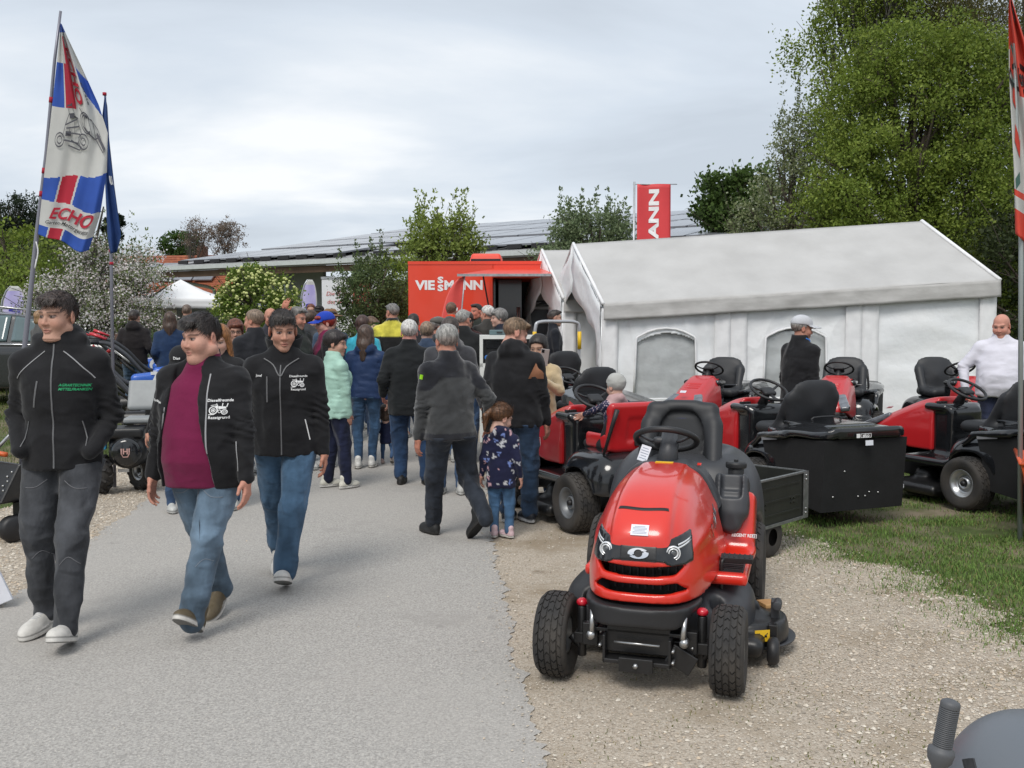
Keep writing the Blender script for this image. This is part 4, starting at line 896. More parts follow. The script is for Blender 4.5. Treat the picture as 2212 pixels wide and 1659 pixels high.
# ------------------------------------------------------------------ wheels
_wh = {}
def tyre_meshes(Rr, W, rimr, rows, n, tread='turf', rimdeep=.02):
    key = (Rr, W, rimr, rows, n, tread)
    if key in _wh: return _wh[key]
    h = W / 2; sh = min(.045, (Rr - rimr) * .55)
    prof = [(rimr, -h * .72), (rimr + .012, -h * .86), (Rr - sh, -h), (Rr - sh * .45, -h * .97), (Rr - .012, -h * .80), (Rr - .004, -h * .4), (Rr - .002, 0), (Rr - .004, h * .4), (Rr - .012, h * .80), (Rr - sh * .45, h * .97), (Rr - sh, h), (rimr + .012, h * .86), (rimr, h * .72)]
    AX = Matrix.Rotation(PI / 2, 4, 'Y')
    m = MB(); m.lathe(prof, 48, AX)
    def surf(u, v, up):   # u across [-1,1], v angle
        au = abs(u); r_ = Rr - .004 - .02 * au ** 4 + up if au < .9 else Rr - .004 - .02 * au ** 4 - (au - .9) * .22 + up * .7
        return Vector((u * h * .97, r_ * math.cos(v), r_ * math.sin(v)))
    m.sm = False
    if tread == 'turf':
        cw = 2 * .98 / rows; dv = 2 * PI / n
        for c in range(rows):
            u0 = -.98 + c * cw; u1 = u0 + cw; g_ = cw * .085; mid = (u0 + u1) / 2
            for k in range(n):
                v0 = dv * (k + .5 * (c % 2)); gp = dv * .16; t_ = .0075; pts = []
                ch = dv * .26
                for (u, v) in ((u0 + g_, v0 + gp), (mid, v0 + gp + ch * (1 if c != rows // 2 else -1)), (u1 - g_, v0 + gp), (u1 - g_, v0 + dv - gp * .4), (mid, v0 + dv - gp * .4 + ch * (1 if c != rows // 2 else -1)), (u0 + g_, v0 + dv - gp * .4)): pts.append((u, v))
                V = [surf(u, v, -.004) for u, v in pts] + [surf(u + (mid - u) * .06, v, t_) for u, v in pts]
                m.add(V, [(6, 7, 10, 11), (7, 8, 9, 10)] + [(i, (i + 1) % 6, 6 + (i + 1) % 6, 6 + i) for i in range(6)])
    else:
        for k in range(n):
            for sd_ in (-1, 1):
                v0 = 2 * PI * (k + (.5 if sd_ > 0 else 0)) / n; P = [surf(sd_ * .02, v0 + .16, 0), surf(sd_ * .5, v0 + .08, 0), surf(sd_ * 1.0, v0, 0)]
                for a, b_ in ((0, 1), (1, 2)):
                    d = (P[b_] - P[a]); c0 = (P[a] + P[b_]) / 2; up = Vector((0, c0.y, c0.z)).normalized(); x = d.normalized(); y = up.cross(x).normalized(); z_ = x.cross(y)
                    m.box(c0 + up * .008, (d.length * .55, .011, .016), Matrix((x, y, z_)).transposed())
    ty = raw_mesh('tyre', m.V, m.F, mi=m.M); ty.polygons.foreach_set('use_smooth', np.array(m.S, bool)); ty.materials.append(RUB)
    q = MB(); q.lathe([(.001, h * .30), (.035, h * .31), (.04, h * .55), (.05, h * .55), (.055, h * .28), (rimr * .62, h * .22), (rimr * .8, h * .35), (rimr * .84, h * .72), (rimr, h * .76), (rimr + .008, h * .84), (rimr + .006, h * .7), (rimr - .01, 0), (rimr, -h * .7), (rimr * .8, -h * .7), (rimr * .6, -h * .1), (.001, -h * .1)], 32, AX)
    rm = raw_mesh('rim', q.V, q.F); rm.polygons.foreach_set('use_smooth', np.ones(len(q.F), bool))
    _wh[key] = (ty, rm); return ty, rm
def wheel(parent, x, y, Rr, W, rimr, side, rimm, rows=6, n=26, tread='turf', rot=0.0):
    """wheel > tyre, rim (+ hub)"""
    ty, rm = tyre_meshes(Rr, W, rimr, rows, n, tread)
    w_ = bpy.data.objects.new('wheel', None); COL.objects.link(w_); w_.parent = parent; w_.location = (x, y, Rr); w_.rotation_euler = (random.uniform(0, 1), 0, rot); w_.empty_display_size = .1
    shared('tyre', ty, w_)
    key = ('rim', Rr, W, rimm.name)
    if key not in _wh: c = rm.copy(); c.materials.append(rimm); _wh[key] = c
    o = shared('rim', _wh[key], w_); o.rotation_euler = (0, 0, 0 if side > 0 else PI)
    m = MB(); m.cyl((side * W * .15, 0, 0), (side * W * .34, 0, 0), .022, 12); m.build('hub_cap', BLKP, w_)
    return w_
def steering(parent, c, Rr, tilt, rz=0.0, spoke=BLKP, hubm=GREYP, rimr=.0135):
    M_ = Matrix.Translation(c) @ Matrix.Rotation(rz, 4, 'Z') @ Matrix.Rotation(tilt, 4, 'X')
    m = MB(); P = [M_ @ Vector((Rr * math.cos(a), Rr * math.sin(a), 0)) for a in np.linspace(0, 2 * PI, 41)]; m.tube(P, rimr, 10, cap=False)
    o = m.build('steering_wheel', spoke, parent)
    q = MB()
    for a in (R(90), R(205), R(335)):
        d = Vector((math.cos(a), math.sin(a), 0)); q.tube([M_ @ (d * .02 - Vector((0, 0, .025))), M_ @ (d * Rr * .6 - Vector((0, 0, .018))), M_ @ (d * Rr * .98)], [.024, .017, .013], 8, flat=.5)
    q.build('spoke', hubm, o)
    g = SDF((-.09, -.09, -.06), (.09, .09, .04), .008); g.box((0, 0, -.02), (.065, .055, .022), r=.02); g.build('hub', hubm, o, 1, None, M_)
    return M_
_st = {}
def seat_mesh(kind):
    if kind in _st: return _st[kind]
    if kind == 'hero':
        g = SDF((-.28, -.32, -.12), (.28, .26, .52), .012); rt = Matrix.Rotation(-.16, 3, 'X')
        g.box((0, -.05, -.01), (.235, .225, .055), r=.05); g.ell((0, -.04, .055), (.15, .17, .045), k=.03, mode='s')
        g.box((0, .165, .215), (.215, .05, .255), r=.05, k=.06, rot=rt)
        for sx in (-1, 1): g.cap((sx * .2, .0, .02), (sx * .19, .15, .33), .045, .05, k=.05)
        g.ell((0, .145, .24), (.145, .05, .2), k=.02, mode='s', rot=rt); g.box((0, .18, .235), (.135, .03, .17), r=.03, k=.01, rot=rt)
        g.box((0, .205, .44), (.11, .045, .035), r=.03, k=.02, rot=rt)
    else:
        g = SDF((-.28, -.32, -.12), (.28, .26, .44), .014); rt = Matrix.Rotation(-.2, 3, 'X')
        g.box((0, -.05, .0), (.22, .21, .05), r=.05); g.ell((0, -.04, .06), (.14, .16, .04), k=.03, mode='s')
        g.op(lambda X, Y, Z: (((np.abs(X) / .215) ** 3.2 + (np.abs(Z - .18) / .22) ** 3.2) ** (1 / 3.2) - 1) * .2 + .02 * 0 + np.maximum(0, np.abs(Y - .165 - (Z - .19) * .2) - .034) * 4 + np.where(np.abs(Y - .165 - (Z - .19) * .2) < .034, np.abs(Y - .165 - (Z - .19) * .2) * 1.2, .04), (-.26, .06, -.08), (.26, .27, .44), .03)
        for sx in (-1, 1): g.cap((sx * .19, .02, .03), (sx * .18, .15, .25), .035, .045, k=.05)
    V, F = g.mesh(3); me = raw_mesh('seat', V, F, True); me.materials.append(SEATM); _st[kind] = me; return me
def sticker(name, c, nrm, up, w_, h_, mt, parent, lines=0, mt2=None, th=.0015):
    n = Vector(nrm).normalized(); u = Vector(up); u = (u - n * u.dot(n)).normalized(); x = u.cross(n); B = Matrix((x, u, n)).transposed()
    m = MB(); m.box(Vector(c), (w_ / 2, h_ / 2, th), B)
    for i in range(lines): m.m(1); m.box(Vector(c) + u * (h_ * (.32 - .64 * i / max(lines - 1, 1))) + n * th * 1.1, (w_ * (.4 if i % 3 else .3), h_ * .022, th * .3), B)
    return m.build(name, [mt, mt2 or GREYINK], parent)

# ------------------------------------------------------------------ the red tractor mower in front
def hero_mower(loc, rz):
    t = thing('ride_on_mower', 'red lawn tractor with chrome oval badge and REGENT RD lettering parked nearest on the gravel', 'lawn mower', loc, rz, None)
    # hood: superellipsoid shell shaped by cross sections
    def hood_d(X, Y, Z, e=0.0, a=.314, top=.535, Lf=.935):
        yy = np.maximum((.205 - Y) / (Lf + e), 0); zz = np.maximum((Z - .355) / (top + e), 0); aw = a + e - .075 * np.clip((Z - .48) / .42, 0, 1) - .018 * sstep(-.1, -.72, Y)
        return (((np.abs(X) / aw) ** 4.0 + zz ** 3.3 + yy ** 3.1) ** (1 / 3.3) - 1) * .24
    g = SDF((-.33, -.80, .35), (.33, .17, .93), .009)
    g.op(lambda X, Y, Z: hood_d(X, Y, Z), None, None)
    g.disp(lambda X, Y, Z: -.005 * sstep(.135, .115, np.abs(X) + .02 * (Y + .3)) * sstep(.6, .7, Z) - .006 * (np.abs(X) > .1) * np.exp(-((Z - .60 - .12 * (Y + .7)) / .03) ** 2) * sstep(-.62, -.5, Y))
    g.op(lambda X, Y, Z: .385 + .02 * (np.abs(X) / .25) ** 2 - Z, None, None, .006, 's') if False else None
    sl, X, Y, Z = g.region(); g.f = np.maximum(g.f, (.392 + .03 * sstep(-.55, -.2, Y) - Z)); g.f = np.maximum(g.f, Y - .10)
    slope = np.maximum(g.f, 0)
    # grille mouths
    def mouth(zc, hz, hx, rake):
        return lambda X, Y, Z: np.maximum(np.maximum(np.abs(Z - zc - .012 * (np.abs(X) / .2) ** 2) - hz, np.abs(X) + (Z - zc) * rake - hx), Y + .52)
    g.op(mouth(.528, .018, .168, -.9), (-.22, -.8, .48), (.22, -.5, .6), .008, 's'); g.op(mouth(.452, .019, .198, 1.2), (-.24, -.8, .4), (.24, -.5, .52), .008, 's')
    # hollow
    g.op(lambda X, Y, Z: hood_d(X, Y, Z, -.03), None, None, .004, 's')
    hood = g.build('hood', RED, t, 2); bvh = bvh_of(hood)
    fr = basis((0, -1.2, 0), (1, 0, 0), (0, 0, 1)); tp = basis((0, 0, 1.4), (1, 0, 0), (0, 1, 0))
    # black headlight band
    g = SDF((-.31, -.80, .52), (.31, -.30, .80), .0055); g.op(lambda X, Y, Z: hood_d(X, Y, Z, .005), None, None)
    g.op(lambda X, Y, Z: hood_d(X, Y, Z, -.022), None, None, 0, 's')
    sl, X, Y, Z = g.region(); ax = np.abs(X); up_ = .655 + .055 * (ax / .24) ** 2.2; lo_ = .574 - .016 * sstep(.10, .14, ax) + .02 * sstep(.2, .27, ax)
    g.f = np.maximum(np.maximum(g.f, Z - up_), np.maximum(lo_ - Z, (Y + .56 - .5 * (Z - .6))))
    g.box((0, -.75, .608), (.072, .05, .033), r=.01, k=.003, mode='s') if False else None
    band = g.build('headlight_band', BLKG, t, 2); bvb = bvh_of(band)
    g = SDF((-.1, -.78, .56), (.1, -.6, .66), .006); g.op(lambda X, Y, Z: hood_d(X, Y, Z, .006), None, None); g.op(lambda X, Y, Z: hood_d(X, Y, Z, -.002), None, None, 0, 's')
    sl, X, Y, Z = g.region(); g.f = np.maximum(g.f, np.maximum(np.abs(X) - .083, np.abs(Z - .610 - .0 * X) - .034)); g.build('badge_panel', BLKM, t, 1)
    # chrome badge: two crescents round an eye
    V, F = [], []
    def ringseg(a0, a1, rx0, rz0, rx1, rz1, n=16, ox=0):
        o = len(V)
        for k in range(n + 1):
            a = a0 + (a1 - a0) * k / n; V.extend([(ox + rx0 * math.cos(a), .610 + rz0 * math.sin(a)), (ox + rx1 * math.cos(a), .610 + rz1 * math.sin(a))])
        for k in range(n): F.append((o + 2 * k, o + 2 * k + 1, o + 2 * k + 3, o + 2 * k + 2))
    ringseg(R(35), R(195), .019, .016, .046, .022); ringseg(R(215), R(375), .019, .016, .046, .022); ringseg(R(195), R(215), .026, .018, .040, .017, 3); ringseg(R(15), R(35), .026, .018, .040, .017, 3)
    P = project(V, bvb, fr, (0, 1, 0), .009); P2 = project(V, bvb, fr, (0, 1, 0), .003); n_ = len(P)
    F2 = F + [tuple(i + n_ for i in f[::-1]) for f in F] + [(f[i], f[(i + 1) % 4], f[(i + 1) % 4] + n_, f[i] + n_) for f in F for i in range(4)]
    mobj('chrome_badge', raw_mesh('chrome_badge', P + P2, F2), CHROME, t)
    lens = mat('lamp_glass', (.10, .11, .12), .08, coat=.8, var=.3, vscale=30); strip_m = mat('lamp_reflector', (.78, .8, .82), .2, metal=.35)
    for sx in (-1, 1):
        hl = MB()
        c = Vector((sx * .148, 0, .612)); h_ = bvb.ray_cast(Vector((c.x, -1.2, c.z)), Vector((0, 1, 0)))[0]
        nrm = Vector((sx * .28, -1, .12)).normalized(); B = basis(h_ + nrm * .002, nrm.cross(Vector((0, 0, 1))), (0, 0, 1)); B = basis(h_ - nrm * .004, Vector((0, 0, 1)).cross(nrm), Vector((0, 0, 1)))
        hl.m(0).lathe([(.0, .006), (.012, .007), (.013, .002), (.016, .002)], 24, B); hl.m(1).lathe([(.016, .002), (.018, .010), (.0225, .010), (.0235, .001)], 28, B); hl.m(2).lathe([(.0235, .002), (.026, .002)], 28, B); hl.m(1).lathe([(.026, .002), (.0275, .009), (.031, .009), (.033, -.002)], 28, B)
        hl.build('headlight', [lens, strip_m, BLKG], t)
        for z0, x0, x1 in ((.632, .150, .222), (.648, .165, .226)):
            proj_line('light_strip', [(sx * x0, z0 - .004), (sx * (x0 + x1) / 2, z0 + .006), (sx * x1, z0 + .026)], .0075, strip_m, t, bvb, fr, (0, 1, 0), .005, 5)
    # stickers and lettering
    proj_line('painted_slot', [(-.112, -.572), (-.06, -.585), (0, -.59), (.06, -.585), (.112, -.572)], .014, BLKINK, t, bvh, tp, (0, 0, -1), .0025, 5)  # black strip on the hood paints in the dark of a slot
    bpos = lambda x, y: bvh.ray_cast(Vector((x, y, 1.4)), Vector((0, 0, -1)))
    h_ = bpos(.0, -.675); sticker('price_label', h_[0] + h_[1] * .002, h_[1], (0, 1, .3), .078, .052, PAPER, t, 6)
    lettering('label_print', 'Schuhmann', BLUINK, t, basis(h_[0] + h_[1] * .0045 + Vector((.006, .014, .008)), (1, 0, 0), Vector((0, 1, .35)), None), .013, bold=.03)
    h_ = bpos(0, .07); sticker('yellow_label', Vector((.0, .065, h_[0].z + .002)), h_[1], (0, 1, 0), .09, .035, YEL, t)
    sd = basis((1.2, 0, 0), (0, 1, 0), (0, 0, 1))
    # dash cowl
    g = SDF((-.27, -.02, .55), (.27, .30, .98), .009); g.op(lambda X, Y, Z: hood_d(X, Y * .35, Z, .012), None, None); sl, X, Y, Z = g.region(); g.f = np.maximum(g.f, np.maximum(.07 + .03 * (np.abs(X) / .2) - Y, Y - .27)); g.f = np.maximum(g.f, .6 - Z)
    g.build('dashboard', GREYP, t, 2)
    sticker('red_warning_mark', (.165, .17, .885), (0, -.3, 1), (0, 1, 0), .02, .025, RED, t)
    m = MB(); m.tube([(0, .17, .86), (0, .22, .96), (0, .26, 1.03)], [.06, .048, .042], 14); m.build('steering_column', GREYP, t)
    steering(t, Vector((-.02, .27, .995)), .160, R(-26), rimr=.0165)
    tag_o = sticker('swing_tag', (-.12, .17, .93), (-.2, -1, .3), (.25, 0, 1), .055, .085, PAPER, t, 5)
    # seat
    s_ = shared('seat', seat_mesh('hero'), t, (0, .60, .70), (0, 0, 0), (.98, 1, .98)); q = MB(); rt = Matrix.Rotation(-.16, 3, 'X')
    P = [Vector((x, .082 - .16 * (z - .3) * -1 * .0, z)) for x, z in ((-.115, .305), (-.09, .35), (-.05, .368), (.05, .368), (.09, .35), (.115, .305))]
    q.tube(spline([Vector((p.x, .175, p.z)) for p in P], 4), .0035, 6); q.build('blue_piping', mat('blue_piping', (.03, .06, .5), .5), s_)
    q = MB(); q.box((.212, .17, .34), (.008, .02, .028)); q.build('blue_tag', mat('blue_tag', (.02, .12, .6), .5), s_)
    # seat base, rear fenders and housing
    g = SDF((-.55, .34, .28), (.55, 1.36, 1.02), .016)
    g.op(lambda X, Y, Z: (((np.abs(X - .02) / .445) ** 3.6 + (np.abs(Y - .86) / .40) ** 3.2 + (np.maximum(Z - .38, 0) / (.53 + .02 * (Y - .8))) ** 3.0) ** (1 / 3.2) - 1) * .35, None, None)
    sl, X, Y, Z = g.region(); g.f = np.maximum(g.f, .42 + .22 * sstep(.75, .5, Y) - Z)
    for sx in (-1, 1): g.cap((sx * .40, .635, .26), (sx * .6, .635, .26), .285, k=.02, mode='s')
    g.box((0, .6, 1.0), (.24, .36, .13), r=.05, k=.06, mode='s')
    g.build('rear_fender', GREYP, t, 3)
    # red side bodies with foot rests
    for sx in (-1, 1):
        xo = .44 if sx > 0 else .34; xi = .24; xc = (xo + xi) / 2; hw = (xo - xi) / 2
        g = SDF((min(sx * .18, sx * (xo + .04)), -.36, .30), (max(sx * .18, sx * (xo + .04)), .62, .84), .009)
        g.box((sx * xc, .02, .405), (hw, .29, .028), r=.016)
        
        if sx > 0: g.box((sx * xc, .40, .545), (hw, .12, .165), r=.035, k=.05, rot=Matrix.Rotation(-.22, 3, 'X'))
        g.box((sx * .25, .10, .47), (.03, .26, .09), r=.02, k=.04)
        g.cap((sx * .40, .635, .26), (sx * .8, .635, .26), .275, k=.01, mode='s')
        g.build('side_body', RED, t, 3)
        for i in range(9): o = MB().box((sx * xc, -.20 + i * .034, .4365), (hw - .03, .0085, .005)).build('footrest_rib', BLKP, t)
        MB().box((sx * xc, -.065, .4335), (hw - .022, .16, .003)).build('footrest_mat', BLKP, t)
    # cup holder + fuel cap on the side seen
    g = SDF((.20, .08, .50), (.52, .60, .98), .007); rt = Matrix.Rotation(-.30, 3, 'X'); g.box((.32, .36, .69), (.085, .12, .115), r=.03, rot=rt); g.cap((.32, .25, .575), (.32, .30, .66), .06, .08, k=.05)
    g.box((.32, .215, .765), (.054, .075, .05), r=.02, k=.005, mode='s', rot=rt); g.box((.32, .28, .80), (.054, .06, .06), r=.02, k=.005, mode='s', rot=rt); sl, X, Y, Z = g.region(); g.f = np.maximum(g.f, .20 - Y)
    g.build('cup_holder', GREYP, t, 2)
    m = MB(); m.cyl((.33, .46, .75), (.33, .47, .835), .042, 20); m.lathe([(.0, .035), (.02, .036), (.05, .034), (.056, .026), (.056, .004), (.05, 0)], 14, Matrix.Translation((.33, .47, .83))); m.cyl((.33, .47, .862), (.33, .47, .877), .012, 8); m.build('fuel_cap', BLKP, t, .002)
    lettering('model_lettering', 'REGENT RD', WHT, t, basis((.382, .226, .515), (1, 0, 0), (0, .22, 1)), .0225, sx=.88, bold=.035, depth=.0015)
    m = MB(); m.box((.444, .228, .515), (.011, .0015, .010)); m.build('model_plate', WHT, t); lettering('plate_digit', '15', BLKINK, t, basis((.444, .2245, .515), (1, 0, 0), (0, .05, 1)), .020, bold=.02)
    s2 = bvh.ray_cast(Vector((1, -.13, .66)), Vector((-1, 0, 0)))[0]
    if s2:
        M_ = basis(s2 + Vector((.006, 0, 0)), Vector((-.25, .95, .18)), Vector((-.3, -.1, 1))); proj_text('hood_script', 'Snapper', CHROME, t, bvh, basis((1.0, -.15, .665), Vector((0, .93, .36)), (0, -.36, .93)), (-1, 0, 0), .075, .004, bold=.03, shear=.2)
    # pedal linkage
    m = MB(); m.tube(spline([(.315, -.16, .12), (.315, -.19, .22), (.315, -.22, .46), (.33, -.20, .485)], 4), .0085, 8); m.build('pedal_arm', BLKM, t)
    m = MB(); m.box((.385, -.185, .49), (.075, .028, .013), Matrix.Rotation(.15, 3, 'X'));
    for i in range(6): m.box((.325 + i * .024, -.185, .504), (.004, .026, .003), Matrix.Rotation(.15, 3, 'X'))
    m.build('pedal', BLKP, t, .004)
    # black lower body
    for sx in (-1, 1):
        g = SDF((min(sx * .16, sx * .53), -.45, .10), (max(sx * .16, sx * .53), .40, .44), .01)
        g.op(lambda X, Y, Z: (((np.abs(X) / .47) ** 3.5 + (np.abs(Y + .02) / .37) ** 2.6 + (np.maximum(Z - .12, 0) / .26) ** 4) ** (1 / 3) - 1) * .22, None, None)
        sl, X, Y, Z = g.region(); g.f = np.maximum(g.f, .135 - Z); g.cap((sx * .30, -.3, .34), (sx * .30, -.3, .20), .03, k=.015, mode='s'); g.cap((sx * .40, .635, .26), (sx * .8, .635, .26), .275, k=.01, mode='s'); g.build('undertray', GREYP if sx > 0 else BLKP, t, 3)
    # bumper
    g = SDF((-.29, -.86, .24), (.29, -.5, .40), .008)
    g.op(lambda X, Y, Z: (((np.abs(X) / .262) ** 4 + (np.maximum(-Y - .45, 0) / .312) ** 3) ** (1 / 3.5) - 1) * .25, None, None)
    sl, X, Y, Z = g.region(); g.f = np.maximum(np.maximum(g.f, Z - .375 - .012 * (np.abs(X) / .25) ** 2), .288 + .07 * sstep(.16, .26, np.abs(X)) - Z); g.f = np.maximum(g.f, Y + .52); g.build('bumper', BLKP, t, 2)
    # engine bay seen through the grille
    m = MB(); m.box((0, -.30, .50), (.17, .20, .15)); m.m(1)
    for i in range(9): m.box((-.14 + i * .035, -.50, .49), (.004, .012, .09))
    m.m(2); m.cyl((.06, -.57, .53), (.10, -.55, .54), .025, 12); m.tube(spline([(-.15, -.56, .46), (-.05, -.60, .455), (.06, -.58, .47), (.16, -.56, .46)], 4), .008, 6); m.box((-.03, -.58, .535), (.05, .01, .012)); m.build('engine', [BLKM, mat('engine_grey', (.05, .05, .055), .5), STEEL], t)
    # chassis, axle
    m = MB(); m.bb((-.14, -.70, .16), (.14, .9, .30)); m.bb((-.30, -.655, .165), (.30, -.585, .215)); m.bb((-.20, -.70, .245), (.20, -.6, .262)); m.bb((-.15, -.745, .12), (.15, -.66, .14)); m.bb((-.15, -.745, .12), (-.138, -.66, .245)); m.bb((.138, -.745, .12), (.15, -.66, .245))
    m.box((0, -.752, .125), (.075, .012, .032)); m.box((.22, -.66, .22), (.035, .02, .05)); m.box((-.22, -.66, .22), (.035, .02, .05)); m.box((.19, -.70, .15), (.06, .006, .045), Matrix.Rotation(.5, 3, 'Y'))
    for sx in (-1, 1): m.cyl((sx * .27, -.62, .10), (sx * .27, -.62, .33), .021, 12); m.cyl((sx * .27, -.62, .14), (sx * .32, -.62, .19), .02, 10)
    m.build('chassis', BLKM, t, .004)
    for x, z in ((.0, .125), (.16, .20), (.16, .15), (.20, .11), (.235, .20), (.235, .165), (-.16, .2), (-.17, .24)): MB().cyl((x, -.775 if x == 0 else -.76 if abs(x) < .17 else -.69, z), (x, -.68, z), .011 if x == 0 else .007, 6).build('bolt', STEEL, t)
    for sx in (-1, 1): MB().tube([(sx * .205, -.70, .345), (sx * .20, -.735, .25)], [.010, .014], 10).cyl((sx * .205, -.745, .235), (sx * .205, -.70, .235), .019, 14).build('steering_link', STEEL, t)
    MB().tube([(-.10, -.735, .215), (.10, -.735, .213)], .006, 8).build('steel_rod', STEEL, t)
    kn = mat('red_plastic', (.5, .01, .025), .25, coat=.5)
    for sx in (-1, 1): m = MB(); m.lathe([(.0, .02), (.012, .019), (.024, .010), (.026, .0), (.024, -.008), (.018, -.012), (.0, -.012)], 20, Matrix.Translation((sx * .27, -.62, .345))); m.build('red_cap', kn, t)
    # cutting deck
    g = SDF((-.66, -.50, .02), (.72, .46, .30), .011)
    g.box((.02, .0, .10), (.50, .33, .045), r=.04); g.cap((.40, .0, .10), (.40, .0, .12), .22, .20, k=.05) if False else None
    g.op(lambda X, Y, Z: np.maximum(np.sqrt((X - .40) ** 2 + (Y - .0) ** 2) - .225 + .25 * np.maximum(Z - .13, 0), np.abs(Z - .125) - .055), (.2, -.3, .05), (.72, .3, .2), .01)
    g.cap((.44, 0, .18), (.44, 0, .205), .09, .05, k=.04); g.build('cutting_deck', BLKM, t, 2)
    m = MB(); m.lathe([(.20, .0), (.255, .004), (.26, .016), (.25, .018), (.2, .014)], 32, Matrix.Translation((.40, .04, .055))); m.box((.56, -.02, .20), (.02, .035, .06)); m.cyl((.57, .02, .24), (.57, -.10, .25), .022, 12); m.build('deck_skirt', GREYP, t, .003)
    m = MB(); m.lathe([(.0, -.028), (.045, -.028), (.062, -.018), (.066, 0), (.062, .018), (.045, .028), (0, .028)], 22, Matrix.Translation((.56, -.22, .07)) @ Matrix.Rotation(PI / 2, 4, 'Y')); m.build('deck_wheel', BLKP, t)
    m = MB(); m.box((.555, -.16, .13), (.02, .02, .05)); m.build('deck_bracket', BLKM, t, .003)
    a_ = R(-62); nn = Vector((math.cos(a_), math.sin(a_), 0)); c_ = Vector((.40, 0, .132)) + nn * .230
    sticker('warning_label', c_, nn, (0, 0, 1), .075, .055, YEL, t); B = Matrix((Vector((0, 0, 1)).cross(nn), Vector((0, 0, 1)), nn)).transposed()
    m = MB()
    for i in range(3):
        p = [Vector((-.03, -.016, .003)), Vector((-.002, -.016, .003)), Vector((-.016, .014, .003))]; m.cyl(c_ + B @ p[i], c_ + B @ p[(i + 1) % 3], .0016, 5)
    m.cyl(c_ + B @ Vector((.006, -.012, .003)), c_ + B @ Vector((.026, .014, .003)), .0016, 5); m.cyl(c_ + B @ Vector((.012, .003, .003)), c_ + B @ Vector((.020, -.002, .003)), .005, 6); m.build('warning_symbol', BLKINK, t)
    # rear hitch body
    m = MB(); m.bb((-.25, .3, .25), (.25, 1.1, .45)); m.build('transmission', BLKM, t, .01)
    for sx in (-1, 1):
        wheel(t, sx * .385, -.62, .19, .148, .085, sx, RIMS, rows=5, n=25)
        wheel(t, sx * .375, .635, .255, .21, .135, sx, RIMS, rows=6, n=30)
    return t
_a = R(17); hero = hero_mower((.577 + .62 * math.sin(_a), 4.27 + .62 * math.cos(_a), .014), -_a)

# ------------------------------------------------------------------ the other ride-on mowers
_cache = {}
def cached(key, fn):
    if key not in _cache: _cache[key] = fn()
    return _cache[key]
def sdf_mesh(g, name, mt, sm=2):
    V, F = g.mesh(sm); me = raw_mesh(name, V, F, True); me.materials.append(mt); return me
def hood_b(redm, style):
    def f():
        g = SDF((-.27, -.90, .36), (.27, .08, .93), .012)
        zt = lambda Y: .66 + .245 * sstep(-.84, .05, Y) + .03 * sstep(-.86, -.76, Y)
        def fn(X, Y, Z):
            a = .222 + .01 * sstep(-.8, 0, Y); yy = np.maximum((-.35 - Y) / .47, 0); zz = np.maximum((Z - .40) / (zt(Y) - .40), 0)
            return (((np.abs(X) / a) ** 5 + zz ** 5 + yy ** 4) ** .2 - 1) * .2
        g.op(fn, None, None); sl, X, Y, Z = g.region()
        g.f = np.maximum(g.f, Y - .02); g.f = np.maximum(g.f, .44 + .10 * sstep(-.2, -.8, Y) * (style == 'slots') - Z)
        g.disp(lambda X, Y, Z: .006 * sstep(.13, .15, np.abs(X)) * sstep(.6, .7, Z))
        if style == 'slots':
            for k in range(3): g.box((0, -.42 + .05 * k, .84), (.085, .009, .12), r=.004, k=.002, mode='s')
        for sx in (-1, 1): g.op(lambda X, Y, Z: np.maximum(np.abs(Z - .70 - .20 * (Y + .5)) - .016 * sstep(.05, -.5, Y), .205 - sx * X), (-.27, -.75, .4), (.27, 0, .9), .003, 's')
        return sdf_mesh(g, 'hood', redm, 2)
    return cached(('hood', redm.name, style), f)
